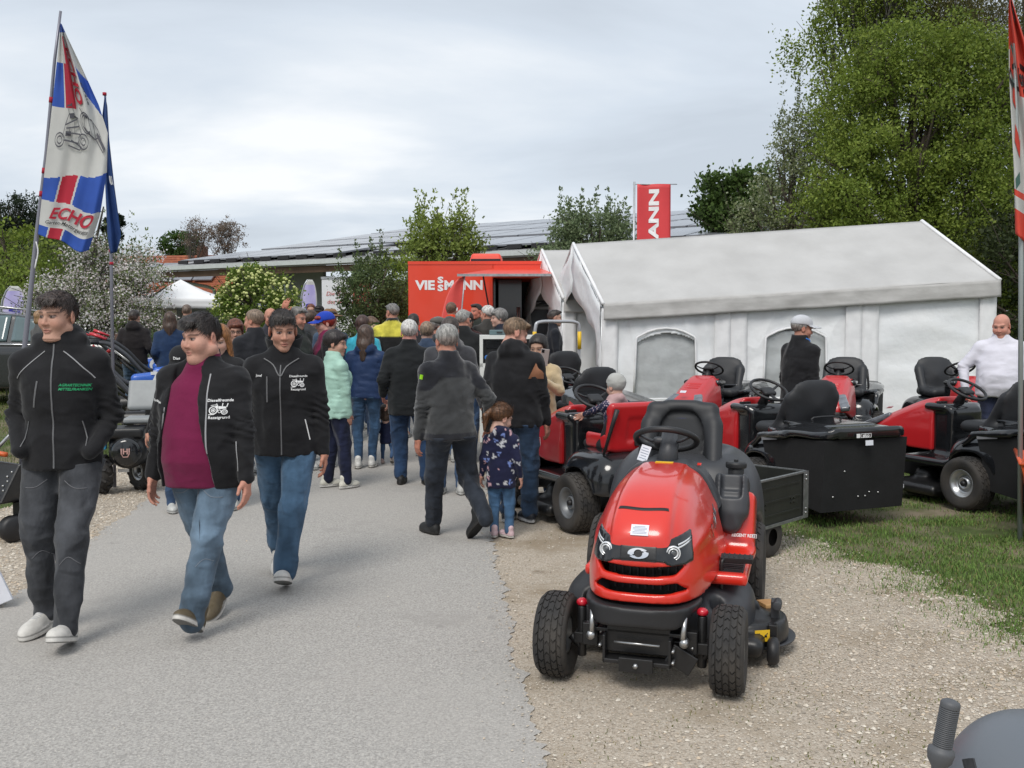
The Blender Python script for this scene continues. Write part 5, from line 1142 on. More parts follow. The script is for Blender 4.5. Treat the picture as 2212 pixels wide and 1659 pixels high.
def rider(label, loc, rz, redm=REDM, style='slots', seatback=None, collector=None, group='ride-on mowers on show', logo=None, rim=RIMS, steer=True, tagp=False, fender=BLKG, lever=None, bag=None, front_black=True, rowt=6, rollbar=False):
    t = thing('ride_on_mower', label, 'lawn mower', loc, rz, group)
    shared('hood', hood_b(redm, style), t)
    # front mask: black grille ribs and slanted lamps
    def mask():
        g = SDF((-.27, -.92, .28), (.27, -.40, .75), .01)
        def fn(X, Y, Z):
            yy = np.maximum((-.45 - Y) / .385, 0); return (((np.abs(X) / .222) ** 5 + yy ** 4 + (np.abs(Z - .46) / .17) ** 6) ** .2 - 1) * .2
        g.op(fn, None, None); g.disp(lambda X, Y, Z: .008 * (np.sin(Z * 140) > .2)); sl, X, Y, Z = g.region(); g.f = np.maximum(g.f, Z - .56 + .12 * sstep(-.85, -.5, Y)); return sdf_mesh(g, 'grille', BLKP, 1)
    shared('grille', cached('mask', mask), t)
    for sx in (-1, 1):
        def lamp(sx=sx):
            g = SDF((-.26, -.89, .50), (.26, -.40, .80), .01); g.box((sx * .17, -.70, .65), (.055, .17, .032), r=.02, rot=Matrix.Rotation(.42, 3, 'X') @ Matrix.Rotation(sx * .28, 3, 'Z')); return sdf_mesh(g, 'headlight', mat('lamp_grey', (.14, .15, .17), .1, coat=.8, var=.5, vscale=14), 1)
        shared('headlight', cached(('lamp', sx), lamp), t)
    sticker('price_label', (0, -.72, .775), (0, -.55, 1), (0, 1, .3), .07, .045, PAPER, t, 4)
    m = MB(); m.bb((-.15, -.78, .17), (.15, .95, .34)); m.bb((-.30, -.64, .15), (.30, -.57, .21)); m.build('chassis', BLKM, t, .006)
    for sx in (-1, 1): pass
    def body():
        g = SDF((-.52, -.35, .20), (.52, 1.02, .95), .016)
        g.box((0, .12, .36), (.40, .34, .035), r=.03); g.ell((0, -.0, .36), (.36, .32, .04), k=.03)   # foot plate
        g.box((0, .10, .62), (.20, .12, .24), r=.05, k=.06); g.box((0, .04, .845), (.235, .13, .035), r=.03, k=.03)   # tunnel + dash
        g.op(lambda X, Y, Z: (((np.abs(X) / .43) ** 4.5 + (np.abs(Y - .64) / .36) ** 3.4 + (np.maximum(Z - .35, 0) / .30) ** 3) ** (1 / 3.6) - 1) * .3, (-.45, .25, .3), (.45, 1.02, .7), .04)
        sl, X, Y, Z = g.region(); g.op(lambda X, Y, Z: np.maximum(Z - .46 - .0 * X, -(Y - .38)), (-.5, .38, .2), (.5, 1.0, .46), 0, 's') if False else None
        for sx in (-1, 1): g.cap((sx * .25, .58, .23), (sx * .7, .58, .23), .27, k=.015, mode='s')
        g.box((0, .6, .2), (.6, .6, .12), mode='s', k=.01); return sdf_mesh(g, 'rear_body', fender, 2)
    shared('rear_body', cached(('body', fender.name), body), t)
    m = MB(); m.tube([(0, .10, .86), (0, .15, .95), (0, .19, 1.0)], [.05, .036, .03], 12); m.build('steering_column', BLKP, t)
    steering(t, Vector((0, .20, 1.01)), .17, R(-30), spoke=BLKP, hubm=BLKP)
    m = MB()
    for k in range(5): m.m(0).box((-.14 + .05 * k if k < 2 else .05 + .035 * k, .06, .885), (.012, .02, .012))
    m.m(1); m.box((-.12, .0, .884), (.045, .028, .002)); m.m(2); m.box((.16, .02, .886), (.022, .014, .006)); m.build('control_switch', [BLKP, mat('panel_print', (.3, .3, .31), .5), REDM], t)
    if seatback is None: shared('seat', seat_mesh('std'), t, (0, .62, .70), (0, 0, 0), (1.22, 1.1, 1.12))
    else:
        s_ = shared('seat', seat_mesh('std'), t, (0, .60, .66), (0, 0, 0), (1, 1, .92))
        def sb():
            g = SDF((-.33, .0, .60), (.33, 1.0, 1.10), .01); rt = Matrix.Rotation(-.2, 3, 'X')
            g.box((0, .845, .83), (.285, .035, .19), r=.03, rot=rt); g.box((0, .86, .95), (.29, .035, .04), r=.02, k=.01, rot=rt); g.box((0, .62, .70), (.225, .22, .07), r=.04, k=.04)
            g.box((0, .90, .80), (.12, .03, .09), r=.02, k=.03, mode='s', rot=rt); g.box((0, .60, .76), (.20, .22, .09), r=.04, k=.01, mode='s'); return sdf_mesh(g, 'seat_shell', redm, 2)
        shared('seat_shell', cached(('sb', redm.name), sb), t)
        m = MB(); m.box((0, .86, .70), (.05, .02, .018)); m.build('seat_grip', BLKP, t, .004)
        m = MB()
        for sx in (-1, 1):
            for k in range(5): m.lathe([(.024, k * .014), (.03, k * .014 + .005), (.024, k * .014 + .01)], 12, Matrix.Translation((sx * .12, .72, .60)), closed=True)
        m.bb((-.2, .45, .585), (.2, .85, .597)); m.build('seat_spring', STEEL, t)
    if lever: m = MB(); m.tube([(.30, .82, .62), (.27, .90, .86), (.25, .93, .97)], [.010, .016, .02], 8); m.build('lever', BLKP, t)
    # deck
    def deck():
        g = SDF((-.56, -.48, .03), (.56, .40, .28), .017); g.box((0, -.02, .11), (.48, .30, .05), r=.045)
        for sx in (-1, 1): g.cap((sx * .22, -.04, .12), (sx * .22, -.04, .2), .19, .10, k=.03)
        g.ell((.0, -.04, .22), (.10, .10, .05), k=.03); return sdf_mesh(g, 'cutting_deck', BLKM, 1)
    shared('cutting_deck', cached('deck', deck), t)
    sticker('deck_label', (.485, -.1, .115), (1, 0, 0), (0, 0, 1), .10, .035, PAPER, t)
    for sx in (-1, 1):
        wheel(t, sx * .36, -.60, .175, .145, .085, sx, rim, rows=5, n=22); wheel(t, sx * .40, .58, .23, .20, .115, sx, rim, rows=rowt, n=26)
    if collector:
        def col():
            m = MB(); x = .41; V = [(-x, .80, .20), (x, .80, .20), (x, 1.42, .13), (-x, 1.42, .13), (-x, .66, .66), (x, .66, .66), (x, 1.46, .70), (-x, 1.46, .70)]
            m.add(V, [(3, 2, 1, 0), (4, 5, 6, 7), (0, 1, 5, 4), (1, 2, 6, 5), (2, 3, 7, 6), (3, 0, 4, 7)]); me = raw_mesh('bag', m.V, m.F); me.materials.append(mat('collector_mesh', (.008, .008, .009), .85, var=.4, vscale=5, bump=.003, bscale=14)); return me
        c = shared('collector_bag', cached('cbag', col), t)
        def lid():
            g = SDF((-.50, .45, .55), (.50, 1.54, .90), .016)
            g.op(lambda X, Y, Z: np.maximum((((np.abs(X) / (.44 - .10 * sstep(1.0, .6, Y))) ** 6 + (np.abs(Y - 1.02) / .48) ** 6) ** (1 / 6) - 1) * .42, np.abs(Z - (.70 + .055 * sstep(.6, 1.2, Y)) + .03 * sstep(.30, .44, np.abs(X))) - .028 - .02 * sstep(1.42, 1.50, Y)), None, None)
            g.box((0, .95, .78), (.25, .34, .02), r=.015, k=.03)
            for sx in (-1, 1): g.cap((sx * .40, .62, .66), (sx * .43, 1.0, .70), .03, .035, k=.02); g.cap((sx * .42, .34, .42), (sx * .40, .64, .65), .022, .03, k=.02)
            return sdf_mesh(g, 'collector_lid', BLKG, 2)
        shared('collector_lid', cached('clid', lid), t)
        m = MB(); m.tube(spline([(-.14, .98, .79), (-.13, .98, .83), (.13, .98, .83), (.14, .98, .79)], 3), .009, 6); m.build('grab_handle', BLKP, t)
        m = MB()
        for sx in (-1, 1): m.box((sx * .425, .78, .655), (.004, .10, .018), Matrix.Rotation(.12, 3, 'X'))
        m.build('grey_trim', mat('grey_trim', (.22, .22, .23), .5), t)
        sticker('logo_plate', (.06, 1.513, .735), (0, 1, 0), (0, 0, 1), .11, .034, BLKG, t)
        B = basis((.06, 1.5165, .735), (-1, 0, 0), (0, 0, 1)); lettering('brand_lettering', 'efco', WHT, t, B, .040, bold=.03)
        m = MB(); cx_ = .06
        for (a, b_, c_, d) in ((-.052, .052, .013, .016), (-.052, .052, -.016, -.013), (-.052, -.049, -.016, .016), (.049, .052, -.016, .016)): m.bb((cx_ - b_, 1.5145, .735 + c_), (cx_ - a, 1.518, .735 + d))
        m.bb((cx_ + .06, 1.5145, .719), (cx_ + .092, 1.518, .751)); m.build('logo_frame', WHT, t)
        sticker('white_label', (.02, 1.51, .675), (0, 1, .05), (0, 0, 1), .075, .04, PAPER, t)
        for i, (x, z) in enumerate([(.30, .25), (.05, .24), (-.02, .24), (-.06, .27), (-.15, .26), (.20, .45), (.14, .62)]): MB().cyl((x, 1.40, z), (x, 1.45 if z > .4 else 1.437, z), .006, 6).build('rivet', STEEL, t)
    if logo:
        for sx in (-1, 1):
            B = basis((sx * .2385, -.42, .585), (0, sx, .12 * sx), (0, 0, 1)); lettering('brand_lettering', logo, WHT, t, B, .075, bold=.02, depth=.001)
            m = MB(); M3 = B
            for (a, b_, c_, d) in ((-.10, .10, .030, .034), (-.10, .10, -.034, -.030), (-.10, -.096, -.034, .034), (.096, .10, -.034, .034), (-.155, -.115, -.034, .034)):
                V = [M3 @ Vector((x, y, z)) for x in (a, b_) for y in (c_, d) for z in (0, .0015)]; m.add(V, [(0, 2, 6, 4), (1, 5, 7, 3), (0, 4, 5, 1), (2, 3, 7, 6), (0, 1, 3, 2), (4, 6, 7, 5)])
            m.build('logo_frame', WHT, t)
            lettering('type_lettering', 'EF 98 K', WHT, t, basis((sx * .2385, -.42, .515), (0, sx, .12 * sx), (0, 0, 1)), .032, bold=.02, depth=.001)
    if tagp: sticker('swing_tag', (.12, .22, .93), (.5, -.8, .3), (-.5, 0, 1), .12, .15, PAPER, t, 7)
    if bag:
        g = SDF((-.5, .6, .10), (.5, 1.5, 1.0), .014); g.op(lambda X, Y, Z: (((np.abs(X) / .42) ** 5 + (np.abs(Y - 1.05) / .38) ** 4 + (np.abs(Z - .50) / (.36)) ** 4) ** .22 - 1) * .35, None, None); sl, X, Y, Z = g.region(); g.f = np.maximum(g.f, Z - .72 - .16 * (1.2 - Y)); g.build('collector_bag', BLKP, t, 1)
        g = SDF((-.5, .6, .55), (.5, 1.6, 1.05), .014); g.op(lambda X, Y, Z: np.maximum((((np.abs(X) / .44) ** 5 + (np.abs(Y - 1.05) / .42) ** 5) ** .2 - 1) * .4, np.abs(Z - .76 - .16 * (1.2 - Y) * .9 - .03 * np.cos(X * 5)) - .05), None, None); g.build('collector_lid', BLKG, t, 2)
        m = MB(); m.box((.436, 1.12, .70), (.008, .20, .022), Matrix.Rotation(-.35, 3, 'X')); m.build('red_stripe', REDM, t, .004)
    if rollbar:
        m = MB(); P = spline([(-.34, .62, .5), (-.34, .64, 1.1), (-.33, .66, 1.42), (-.27, .66, 1.50), (0, .66, 1.51), (.27, .66, 1.50), (.33, .66, 1.42), (.34, .64, 1.1), (.34, .62, .5)], 5); m.tube(P, .022, 10); m.build('roll_bar', mat('grey_bar', (.42, .43, .45), .35, metal=.3), t)
        m = MB(); m.tube([(-.338, .655, 1.15), (-.338, .655, 1.38)], .026, 10); m.build('yellow_sleeve', YEL, t); MB().tube([(.338, .655, 1.15), (.338, .655, 1.38)], .026, 10).build('yellow_sleeve', YEL, t)
    return t
def fz(x, y, d=.014): return (x, y, float(terrain(x, y)) + d)
AW = R(205)   # row parked facing away to the left
rider('red seated mower with a toddler on its seat and a big chunky rear tyre', fz(.60, 8.15), R(206), seatback=True, logo='efco', rim=RIMG, lever=True)
rider('red mower with black rear grass box lettered efco, behind the small metal cart', fz(2.26, 9.0), R(202), logo='efco', collector=True)
rider('red mower seen from its side at the right edge, black grass box and silver rim', fz(4.08, 9.05), R(204), logo='efco', collector=True)
rider('red mower with price tag, rounded black grass bag and red stripe', fz(.55, 11.2), R(208), bag=True, tagp=True, rim=RIMG)
rider('red mower with a grey roll bar behind the woman taking a photo', fz(.28, 13.2), R(208), rollbar=True, tagp=True, rim=RIMG)
rider('red mower with slotted bonnet facing us beneath the left tent window', fz(2.35, 11.9), R(-30), collector=True)
rider('red mower with slotted bonnet just right of the capped man', fz(3.98, 11.9), R(-26), collector=True, lever=True)
rider('red mower with black bonnet front standing against the tent behind the bald man', fz(5.5, 11.7), R(4))
# ------------------------------------------------------------------ party tents
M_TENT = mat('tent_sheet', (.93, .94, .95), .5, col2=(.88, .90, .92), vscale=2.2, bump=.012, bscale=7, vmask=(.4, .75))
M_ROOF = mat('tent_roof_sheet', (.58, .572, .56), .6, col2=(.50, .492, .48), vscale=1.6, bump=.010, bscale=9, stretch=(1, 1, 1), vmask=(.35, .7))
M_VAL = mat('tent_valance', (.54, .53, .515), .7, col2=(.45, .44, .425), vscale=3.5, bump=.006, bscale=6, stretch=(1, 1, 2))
M_SEAM = mat('tent_seam', (.80, .80, .81), .6, var=.1)
M_CLEAR = mat('clear_pvc', (.74, .77, .78), .12, alpha=.5, bump=.02, bscale=4, var=.15, vscale=4)
for m__ in (M_TENT, M_ROOF, M_VAL):
    pb = m__.node_tree.nodes['Principled BSDF']; tr = m__.node_tree.nodes.new('ShaderNodeBsdfTranslucent'); mxn = m__.node_tree.nodes.new('ShaderNodeMixShader'); mxn.inputs[0].default_value = .18
    src = pb.inputs['Base Color'].links[0].from_socket; m__.node_tree.links.new(src, tr.inputs[0]); m__.node_tree.links.new(pb.outputs[0], mxn.inputs[1]); m__.node_tree.links.new(tr.outputs[0], mxn.inputs[2]); m__.node_tree.links.new(mxn.outputs[0], m__.node_tree.nodes['Material Output'].inputs[0])
M_POLE = mat('galvanised_pole', (.5, .52, .54), .4, metal=.5, var=.2, vscale=9)
def cloth(name, P00, P10, P11, P01, nu, nv, mt, parent, amp=.012, seed=0, hole=None, thick=.004, wfn=None, fu=9, fv=5):
    """wrinkled sheet between four corners; hole(u,v)->bool removes cells"""
    P00, P10, P11, P01 = [np.array(p, float) for p in (P00, P10, P11, P01)]; u = np.linspace(0, 1, nu)[:, None, None]; v = np.linspace(0, 1, nv)[None, :, None]
    P = (P00 * (1 - u) + P10 * u) * (1 - v) + (P01 * (1 - u) + P11 * u) * v; n = np.cross(P10 - P00, P01 - P00); n /= np.linalg.norm(n)
    wv = waves(seed, fu, fv, 1, 4, 1.5); wv2 = waves(seed + 9, fu * 3, fv * 2.2, 1, 3, 1.2); U = np.broadcast_to(u[..., 0], (nu, nv)); W = np.broadcast_to(v[..., 0], (nu, nv))
    d = amp * (wv(U, W, U * 0) + .35 * wv2(U, W, U * 0) - .55 * np.sqrt(np.abs(wv2(U * .5, W * .5, U * 0)) + .004)); d = d * np.minimum(1, 12 * np.minimum(U, 1 - U)) * np.minimum(1, 10 * (1 - W) + .1)
    if wfn is not None: d = d + wfn(U, W)
    P = P + d[..., None] * n; i, j = np.meshgrid(np.arange(nu - 1), np.arange(nv - 1), indexing='ij'); a = (i * nv + j).ravel(); F = np.stack([a, a + nv, a + nv + 1, a + 1], 1)
    if hole: uu = ((i + .5) / (nu - 1)).ravel(); vv = ((j + .5) / (nv - 1)).ravel(); F = F[~hole(uu, vv)]
    o = mobj(name, raw_mesh(name, P.reshape(-1, 3), F, True), mt, parent); s_ = o.modifiers.new('thick', 'SOLIDIFY'); s_.thickness = thick; return o
def win_top(a): return .745 - .9 * a * a - .06 * (a > .3)
def win_shape(u, v): return (np.abs(u - .5) < .25 + .04 * (.5 - v)) & (v > .18) & (v < .745 - 1.3 * (u - .5) ** 2)
def party_tent(label, A, B, depth, eaveA, eaveB, rise, bays, walls, seed, group):
    """A, B: ground corners (near long side, left and right); depth: vector to the far side"""
    A, B, Dp = Vector(A), Vector(B), Vector(depth); zA, zB = terrain(A.x, A.y), terrain(B.x, B.y)
    t = thing('party_tent', label, 'tent', (A.x, A.y, float(zA)), 0, group); o0 = Vector((A.x, A.y, float(zA)))
    U = Vector((B.x - A.x, B.y - A.y, 0)); Up = Vector((0, 0, 1)); drop = float(zB - zA)
    def g0(u, w_=0): return U * u + Dp * w_ + Up * (drop * u)
    def ev(u, w_=0): return g0(u, w_) + Up * (eaveA + (eaveB - eaveA) * u)
    def rg(u): return g0(u, .5) + Up * (eaveA + (eaveB - eaveA) * u + rise)
    sag = lambda U_, W_: -.035 * np.abs(np.sin(U_ * PI * bays)) * np.sin(PI * W_)
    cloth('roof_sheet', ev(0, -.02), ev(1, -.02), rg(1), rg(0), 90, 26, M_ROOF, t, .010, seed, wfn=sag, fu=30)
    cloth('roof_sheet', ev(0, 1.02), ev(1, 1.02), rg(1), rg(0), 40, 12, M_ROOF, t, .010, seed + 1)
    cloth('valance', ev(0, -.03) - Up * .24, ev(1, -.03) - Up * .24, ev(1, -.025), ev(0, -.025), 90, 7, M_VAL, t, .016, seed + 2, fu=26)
    L_ = U.length
    n = U.cross(Up).normalized()
    for k in range(bays):
        u0, u1 = k / bays, (k + 1) / bays; hole = win_shape if walls[k] == 'w' else None
        m0, m1 = u0 + .06 / L_, u1 - .06 / L_
        w_ = cloth('side_wall', g0(m0) + n * .01, g0(m1) + n * .01, ev(m1) - Up * .05, ev(m0) - Up * .05, *((130, 100) if walls[k] == 'w' else (50, 40)), M_TENT, t, .030, seed + 5 + k, hole, fu=8, fv=7)
        if walls[k] == 'w':
            P0 = g0(u0 + .20 / bays); P1 = g0(u0 + .80 / bays); h = eaveA
            W0, W1 = g0(m0) + n * .02, g0(m1) + n * .02; H_ = Up * (h_e := (ev(.5) - g0(.5)).z - .05); q_ = [(.5 + sg_ * (.25 + .04 * (.5 - v_)), v_) for sg_, v_ in ((-1, .18), (-1, .4), (-1, .66))] + [(x_, .745 - 1.3 * (x_ - .5) ** 2) for x_ in (.27, .35, .42, .5, .58, .65, .73)] + [(.5 + (.25 + .04 * (.5 - v_)), v_) for v_ in (.66, .4, .18)]
            mf = MB(); mf.tube([W0.lerp(W1, x_) + H_ * y_ for x_, y_ in q_], .016, 6, flat=.5); mf.build('window_frame', M_SEAM, w_)
            cloth('window_pane', P0 + Up * h * .15 - n * .06, P1 + Up * h * .15 - n * .06, P1 + Up * h * .76 - n * .06, P0 + Up * h * .76 - n * .06, 20, 20, M_CLEAR, w_, .012, seed + 30 + k, None, .0015)
        # seam panels beside each leg, standing 3 mm proud
        for us in ((u0, .14), (u1, -.14)):
            ua, ub = sorted((us[0], us[0] + us[1] / L_ * 1.7)); cloth('seam_panel', g0(ua) + n * .035, g0(ub) + n * .035, ev(ub) + n * .03 - Up * .06, ev(ua) + n * .03 - Up * .06, 5, 24, M_SEAM, t, .008, seed + 50 + k)
        cloth('side_wall', g0(u0, 1), g0(u1, 1), ev(u1, 1), ev(u0, 1), 16, 12, M_TENT, t, .02, seed + 70 + k)
    # gables: curtain swags at the open end, closed at the other
    gb = MB(); ax = rg(0); e0 = ev(0, 0); e1 = ev(0, 1)
    for sgn, e_ in ((0, e0), (1, e1)):
        V = []; F = []; nn = 16
        for i in range(nn + 1):
            s_ = i / nn; outer = ax.lerp(e_, min(1, s_ / .62)) if s_ < .62 else e_.lerp(e_ - Up * 1.15, (s_ - .62) / .38)
            inner = (ax - Up * .80).lerp(e_.lerp(ax, .20) - Up * .60, min(1, s_ / .62) ** .85) if s_ < .62 else (e_.lerp(ax, .20) - Up * .60).lerp(e_ - Up * 1.15 + (e1 - e0).normalized() * (.06 if sgn == 0 else -.06), (s_ - .62) / .38)
            for k in range(5): q = outer.lerp(inner, k / 4) + U.normalized() * (-.02 + .02 * math.sin(k * 2.4 + i)); V.append(q)
        F = [(i * 5 + k, i * 5 + k + 1, i * 5 + k + 6, i * 5 + k + 5) for i in range(nn) for k in range(4)]
        o = mobj('gable_curtain', raw_mesh('gable_curtain', V, F, True), M_TENT, t); s_ = o.modifiers.new('thick', 'SOLIDIFY'); s_.thickness = .004
    V = [ev(1, 0), ev(1, 1), rg(1)]; o = mobj('gable_wall', raw_mesh('gable_wall', V, [(0, 1, 2)]), M_ROOF, t); s_ = o.modifiers.new('thick', 'SOLIDIFY'); s_.thickness = .004
    cloth('side_wall', g0(1, 0), g0(1, 1), ev(1, 1), ev(1, 0), 16, 12, M_TENT, t, .02, seed + 90)
    for k in range(bays + 1):
        u = k / bays
        for w_ in (0, 1): m = MB(); m.cyl(g0(u, w_) + Up * .0 - n * (.03 if w_ == 0 else -.03), ev(u, w_) - n * (.03 if w_ == 0 else -.03) - Up * .03, .02, 8); m.build('leg', M_POLE, t)
        m = MB(); m.tube([ev(u, 0) - Up * .04, rg(u) - Up * .04, ev(u, 1) - Up * .04], .018, 8); m.build('roof_bar', M_POLE, t)
    for w_ in (0, 1): m = MB(); m.cyl(ev(0, w_) - Up * .05, ev(1, w_) - Up * .05, .018, 8); m.build('eave_bar', M_POLE, t)
    m = MB(); m.cyl(rg(0) - Up * .05, rg(1) - Up * .05, .018, 8); m.build('ridge_bar', M_POLE, t)
    for u in (0, 1): m = MB(); m.tube([ev(u, -.02) + Up * .006, rg(u) + Up * .008, ev(u, 1.02) + Up * .006], .028, 8); m.build('roof_hem', M_SEAM, t)
    return t
A_ = at(1300, 700, 14.6); B_ = at(2150, 700, 14.2)
party_tent('long white party tent with three bays and arched windows behind the mowers', (A_.x, A_.y, 0), (B_.x, B_.y, 0), (-.62, 3.8, 0), 1.72, 2.02, 1.05, 3, 'wwp', 200, 'white party tents')
A2 = at(1215, 700, 17.0); party_tent('smaller white party tent half hidden behind the long tent', (A2.x, A2.y, 0), (A2.x + 3.4, A2.y + .1, 0), (-.62, 3.0, 0), 1.86, 1.9, .95, 2, 'pp', 320, 'white party tents')
# sprayer hoses hanging on a stand inside the tent, seen through the left window
c_ = at(1450, 780, 15.6); t = thing('hose_stand', 'dark hoses hanging on a stand seen through the left tent window', 'stand', (c_.x, c_.y, float(terrain(c_.x, c_.y))))
m = MB(); m.cyl((0, 0, 0), (0, 0, 1.62), .022, 8); m.cyl((-.25, 0, .02), (.25, 0, .02), .02, 6); m.build('post', BLKM, t)
for P in ([(-.45, 0, .7), (-.38, 0, 1.1), (-.15, .02, 1.4), (.1, 0, 1.42)], [(.05, 0, 1.42), (.3, 0, 1.38), (.38, 0, 1.15), (.28, 0, 1.0)], [(-.42, 0, .55), (-.2, 0, .9), (0, 0, 1.05)], [(-.4, 0, 1.05), (-.2, 0, 1.1), (0, 0, 1.08)]): MB().tube(spline(P, 5), .016, 6).build('hose', BLKP, t)

# ------------------------------------------------------------------ barn with solar roof
EA, EB = Vector((-14.4, 41, 0)), Vector((5.5, 29, 0)); e_dir = (EB - EA).normalized(); pdir = Vector((-e_dir.y, e_dir.x, 0)); LB = (EB - EA).length + 6
t = thing('barn', 'long grey farm barn with solar panels on its low pitched roof', 'barn', EA, math.atan2(e_dir.y, e_dir.x))
M_BWALL = mat('barn_wall', (.33, .36, .37), .8, var=.15, vscale=.8); M_DARK = mat('barn_inside', (.02, .02, .022), .9); M_BROOF = mat('barn_roof', (.30, .30, .30), .6, var=.2, vscale=.7)  # wall grey darkened for eave shade; near-black stands in for unlit inside
M_PV = mat('solar_glass', (.22, .23, .255), .22, spec=.8, var=.12, vscale=.5); M_FASC = mat('barn_gutter', (.50, .53, .52), .5, var=.1); M_BEAM = mat('barn_beam', (.13, .08, .05), .8, var=.3, vscale=3)
ez, rz_ = 3.95, 7.0; HWD = 17.5
m = MB(); m.add([(-.6, -.6, ez), (LB, -.6, ez), (LB, HWD, rz_), (-.6, HWD, rz_), (-.6, -.6, ez - .18), (LB, -.6, ez - .18), (LB, HWD, rz_ - .25), (-.6, HWD, rz_ - .25)], [(0, 1, 2, 3), (7, 6, 5, 4), (0, 4, 5, 1), (0, 3, 7, 4), (1, 5, 6, 2), (3, 2, 6, 7)])
m.add([(-.6, HWD, rz_), (LB, HWD, rz_), (LB, 2 * HWD, ez), (-.6, 2 * HWD, ez)], [(0, 1, 2, 3)]); m.build('roof', M_BROOF, t)
m = MB(); m.bb((-.62, -.72, ez - .13), (LB, -.605, ez + .03)); m.build('gutter', M_FASC, t); m = MB(); m.bb((-.6, -.5, ez - .42), (LB, -.42, ez - .18)); m.build('fascia_beam', M_BEAM, t)
m = MB(); m.bb((1.0, 2.6, 0), (6.2, 2.8, ez + .1)); m.bb((1.0, 2.6, 0), (1.2, HWD, ez)); m.build('wall', M_BWALL, t); m = MB(); m.bb((6.2, 9, 0), (LB, 9.2, 5.4)); m.bb((-.0, 20, 0), (LB, 20.2, 5)); m.build('inner_wall', M_DARK, t)
for x in (6.3, 13.5, 18.7, 23.9): m = MB(); m.bb((x, .2, 0), (x + .3, .5, ez - .2)); m.build('post', M_BWALL, t)
m = MB(); m.bb((9.6, 7.0, 1.6), (11.0, 7.1, 3.1)); m.build('window', mat('pale_pane', (.45, .5, .5), .4), t)  # pane in one even pale colour
m = MB(); m.tube(spline([(-.2, -.66, ez - .15), (0, -.4, ez - .45), (.9, 1.3, ez - .75), (1.05, 1.5, ez - 1.0)], 4) + [Vector((1.05, 1.5, 0))], .07, 8); m.build('downpipe', M_FASC, t)
sl_ = math.atan2(rz_ - ez, HWD + .6); pr = Matrix.Rotation(sl_, 3, 'X')
pv = MB().box((0, 0, 0), (.82, 1.62, .03)).build('solar_panel', M_PV, t); pvm = pv.data; bpy.data.objects.remove(pv)
for r_i in range(4):
    for c_i in range(14):
        if r_i == 0 and c_i in (5,): continue
        x = .4 + c_i * 1.72 + .82; d = 1.5 + r_i * 4.0 + (1.9 if r_i else 1.2)
        for q in (0,): o = shared('solar_panel', pvm, t, (x, -.6 + d * math.cos(sl_), ez + d * math.sin(sl_) + .16), (sl_, 0, 0), (1, 1.12, 1))
for c_i in range(20): m_ = 0
rb = MB().box((0, 0, 0), (.28, .03, .07)).build('panel_rail', M_DARK, t); rbm = rb.data; bpy.data.objects.remove(rb)
for c_i in range(26): shared('panel_rail', rbm, t, (.6 + c_i * .95, -.6 + .85, ez + .85 * math.sin(sl_) + .10))
# ------------------------------------------------------------------ orange roofed house
M_TILE = mat('orange_tile', (.34, .105, .045), .8, col2=(.22, .06, .03), vscale=6)
c_ = at(330, 700, 56); t = thing('house', 'far house with orange tiled roof, solar panels and a small chimney', 'house', (c_.x, c_.y, 0), R(-8))
m = MB(); m.bb((-4, 0, 0), (5, 8, 3.0)); m.build('wall', mat('house_wall', (.55, .5, .42), .8), t)
m = MB(); rows = 22
for k in range(rows):
    y0, z0 = -.6 + k * (4.6 / rows), 2.6 + k * (3.2 / rows); m.add([(-4.6, y0, z0 + .05), (5.4, y0, z0 + .05), (5.4, y0 + .26, z0 + .17), (-4.6, y0 + .26, z0 + .17), (-4.6, y0, z0 - .05), (5.4, y0, z0 - .05)], [(0, 1, 2, 3), (0, 4, 5, 1)])
m.add([(-4.6, 4, 5.8), (5.4, 4, 5.8), (5.4, 8.6, 2.6), (-4.6, 8.6, 2.6)], [(0, 1, 2, 3)]); o = m.build('roof', M_TILE, t); o['kind'] = 'stuff'
for k in range(5): m = MB(); m.box((-2.6 + k * 1.25, 2.1, 4.72), (.58, .95, .04), Matrix.Rotation(math.atan2(3.2, 4.6), 3, 'X')); m.build('solar_panel', M_PV, t)
m = MB(); m.bb((1.2, 3.2, 5.2), (1.7, 3.7, 6.3)); m.build('chimney', mat('chimney_brick', (.2, .1, .07), .9), t); m = MB(); m.lathe([(0, .2), (.16, .12), (.18, 0), (0, 0)], 12, Matrix.Translation((1.45, 3.45, 6.32))); m.build('chimney_cap', STEEL, t)
# ------------------------------------------------------------------ white pop-up pavilion
M_PAV = mat('pavilion_cloth', (.80, .80, .80), .7, var=.06, vscale=3, bump=.006, bscale=5)
c_ = at(392, 700, 19.5); z0 = float(terrain(c_.x, c_.y)); t = thing('pavilion', 'white pop-up pavilion with pointed roof in front of the barn', 'tent', (c_.x, c_.y, z0), R(28))
s_ = 1.15; zt, ze = 2.25, 1.88; V = [(-s_, -s_, ze), (s_, -s_, ze), (s_, s_, ze), (-s_, s_, ze), (0, 0, zt + .06)]
mm = MB()
for i in range(4):
    a, b_ = Vector(V[i]), Vector(V[(i + 1) % 4]); ap = Vector(V[4]); n_ = 6; g_ = [[None] * (n_ + 1) for _ in range(n_ + 1)]; base_i = len(mm.V); VV = []
    for u in range(n_ + 1):
        for v in range(n_ + 1): p = a.lerp(b_, v / n_).lerp(ap, u / n_); p.z -= .10 * math.sin(PI * u / n_); VV.append(p)
    mm.add(VV, [(u * 7 + v, u * 7 + v + 1, u * 7 + v + 8, u * 7 + v + 7) for u in range(6) for v in range(6)])
o = mm.build('roof_sheet', M_PAV, t, smooth=True); o.modifiers.new('th', 'SOLIDIFY').thickness = .006
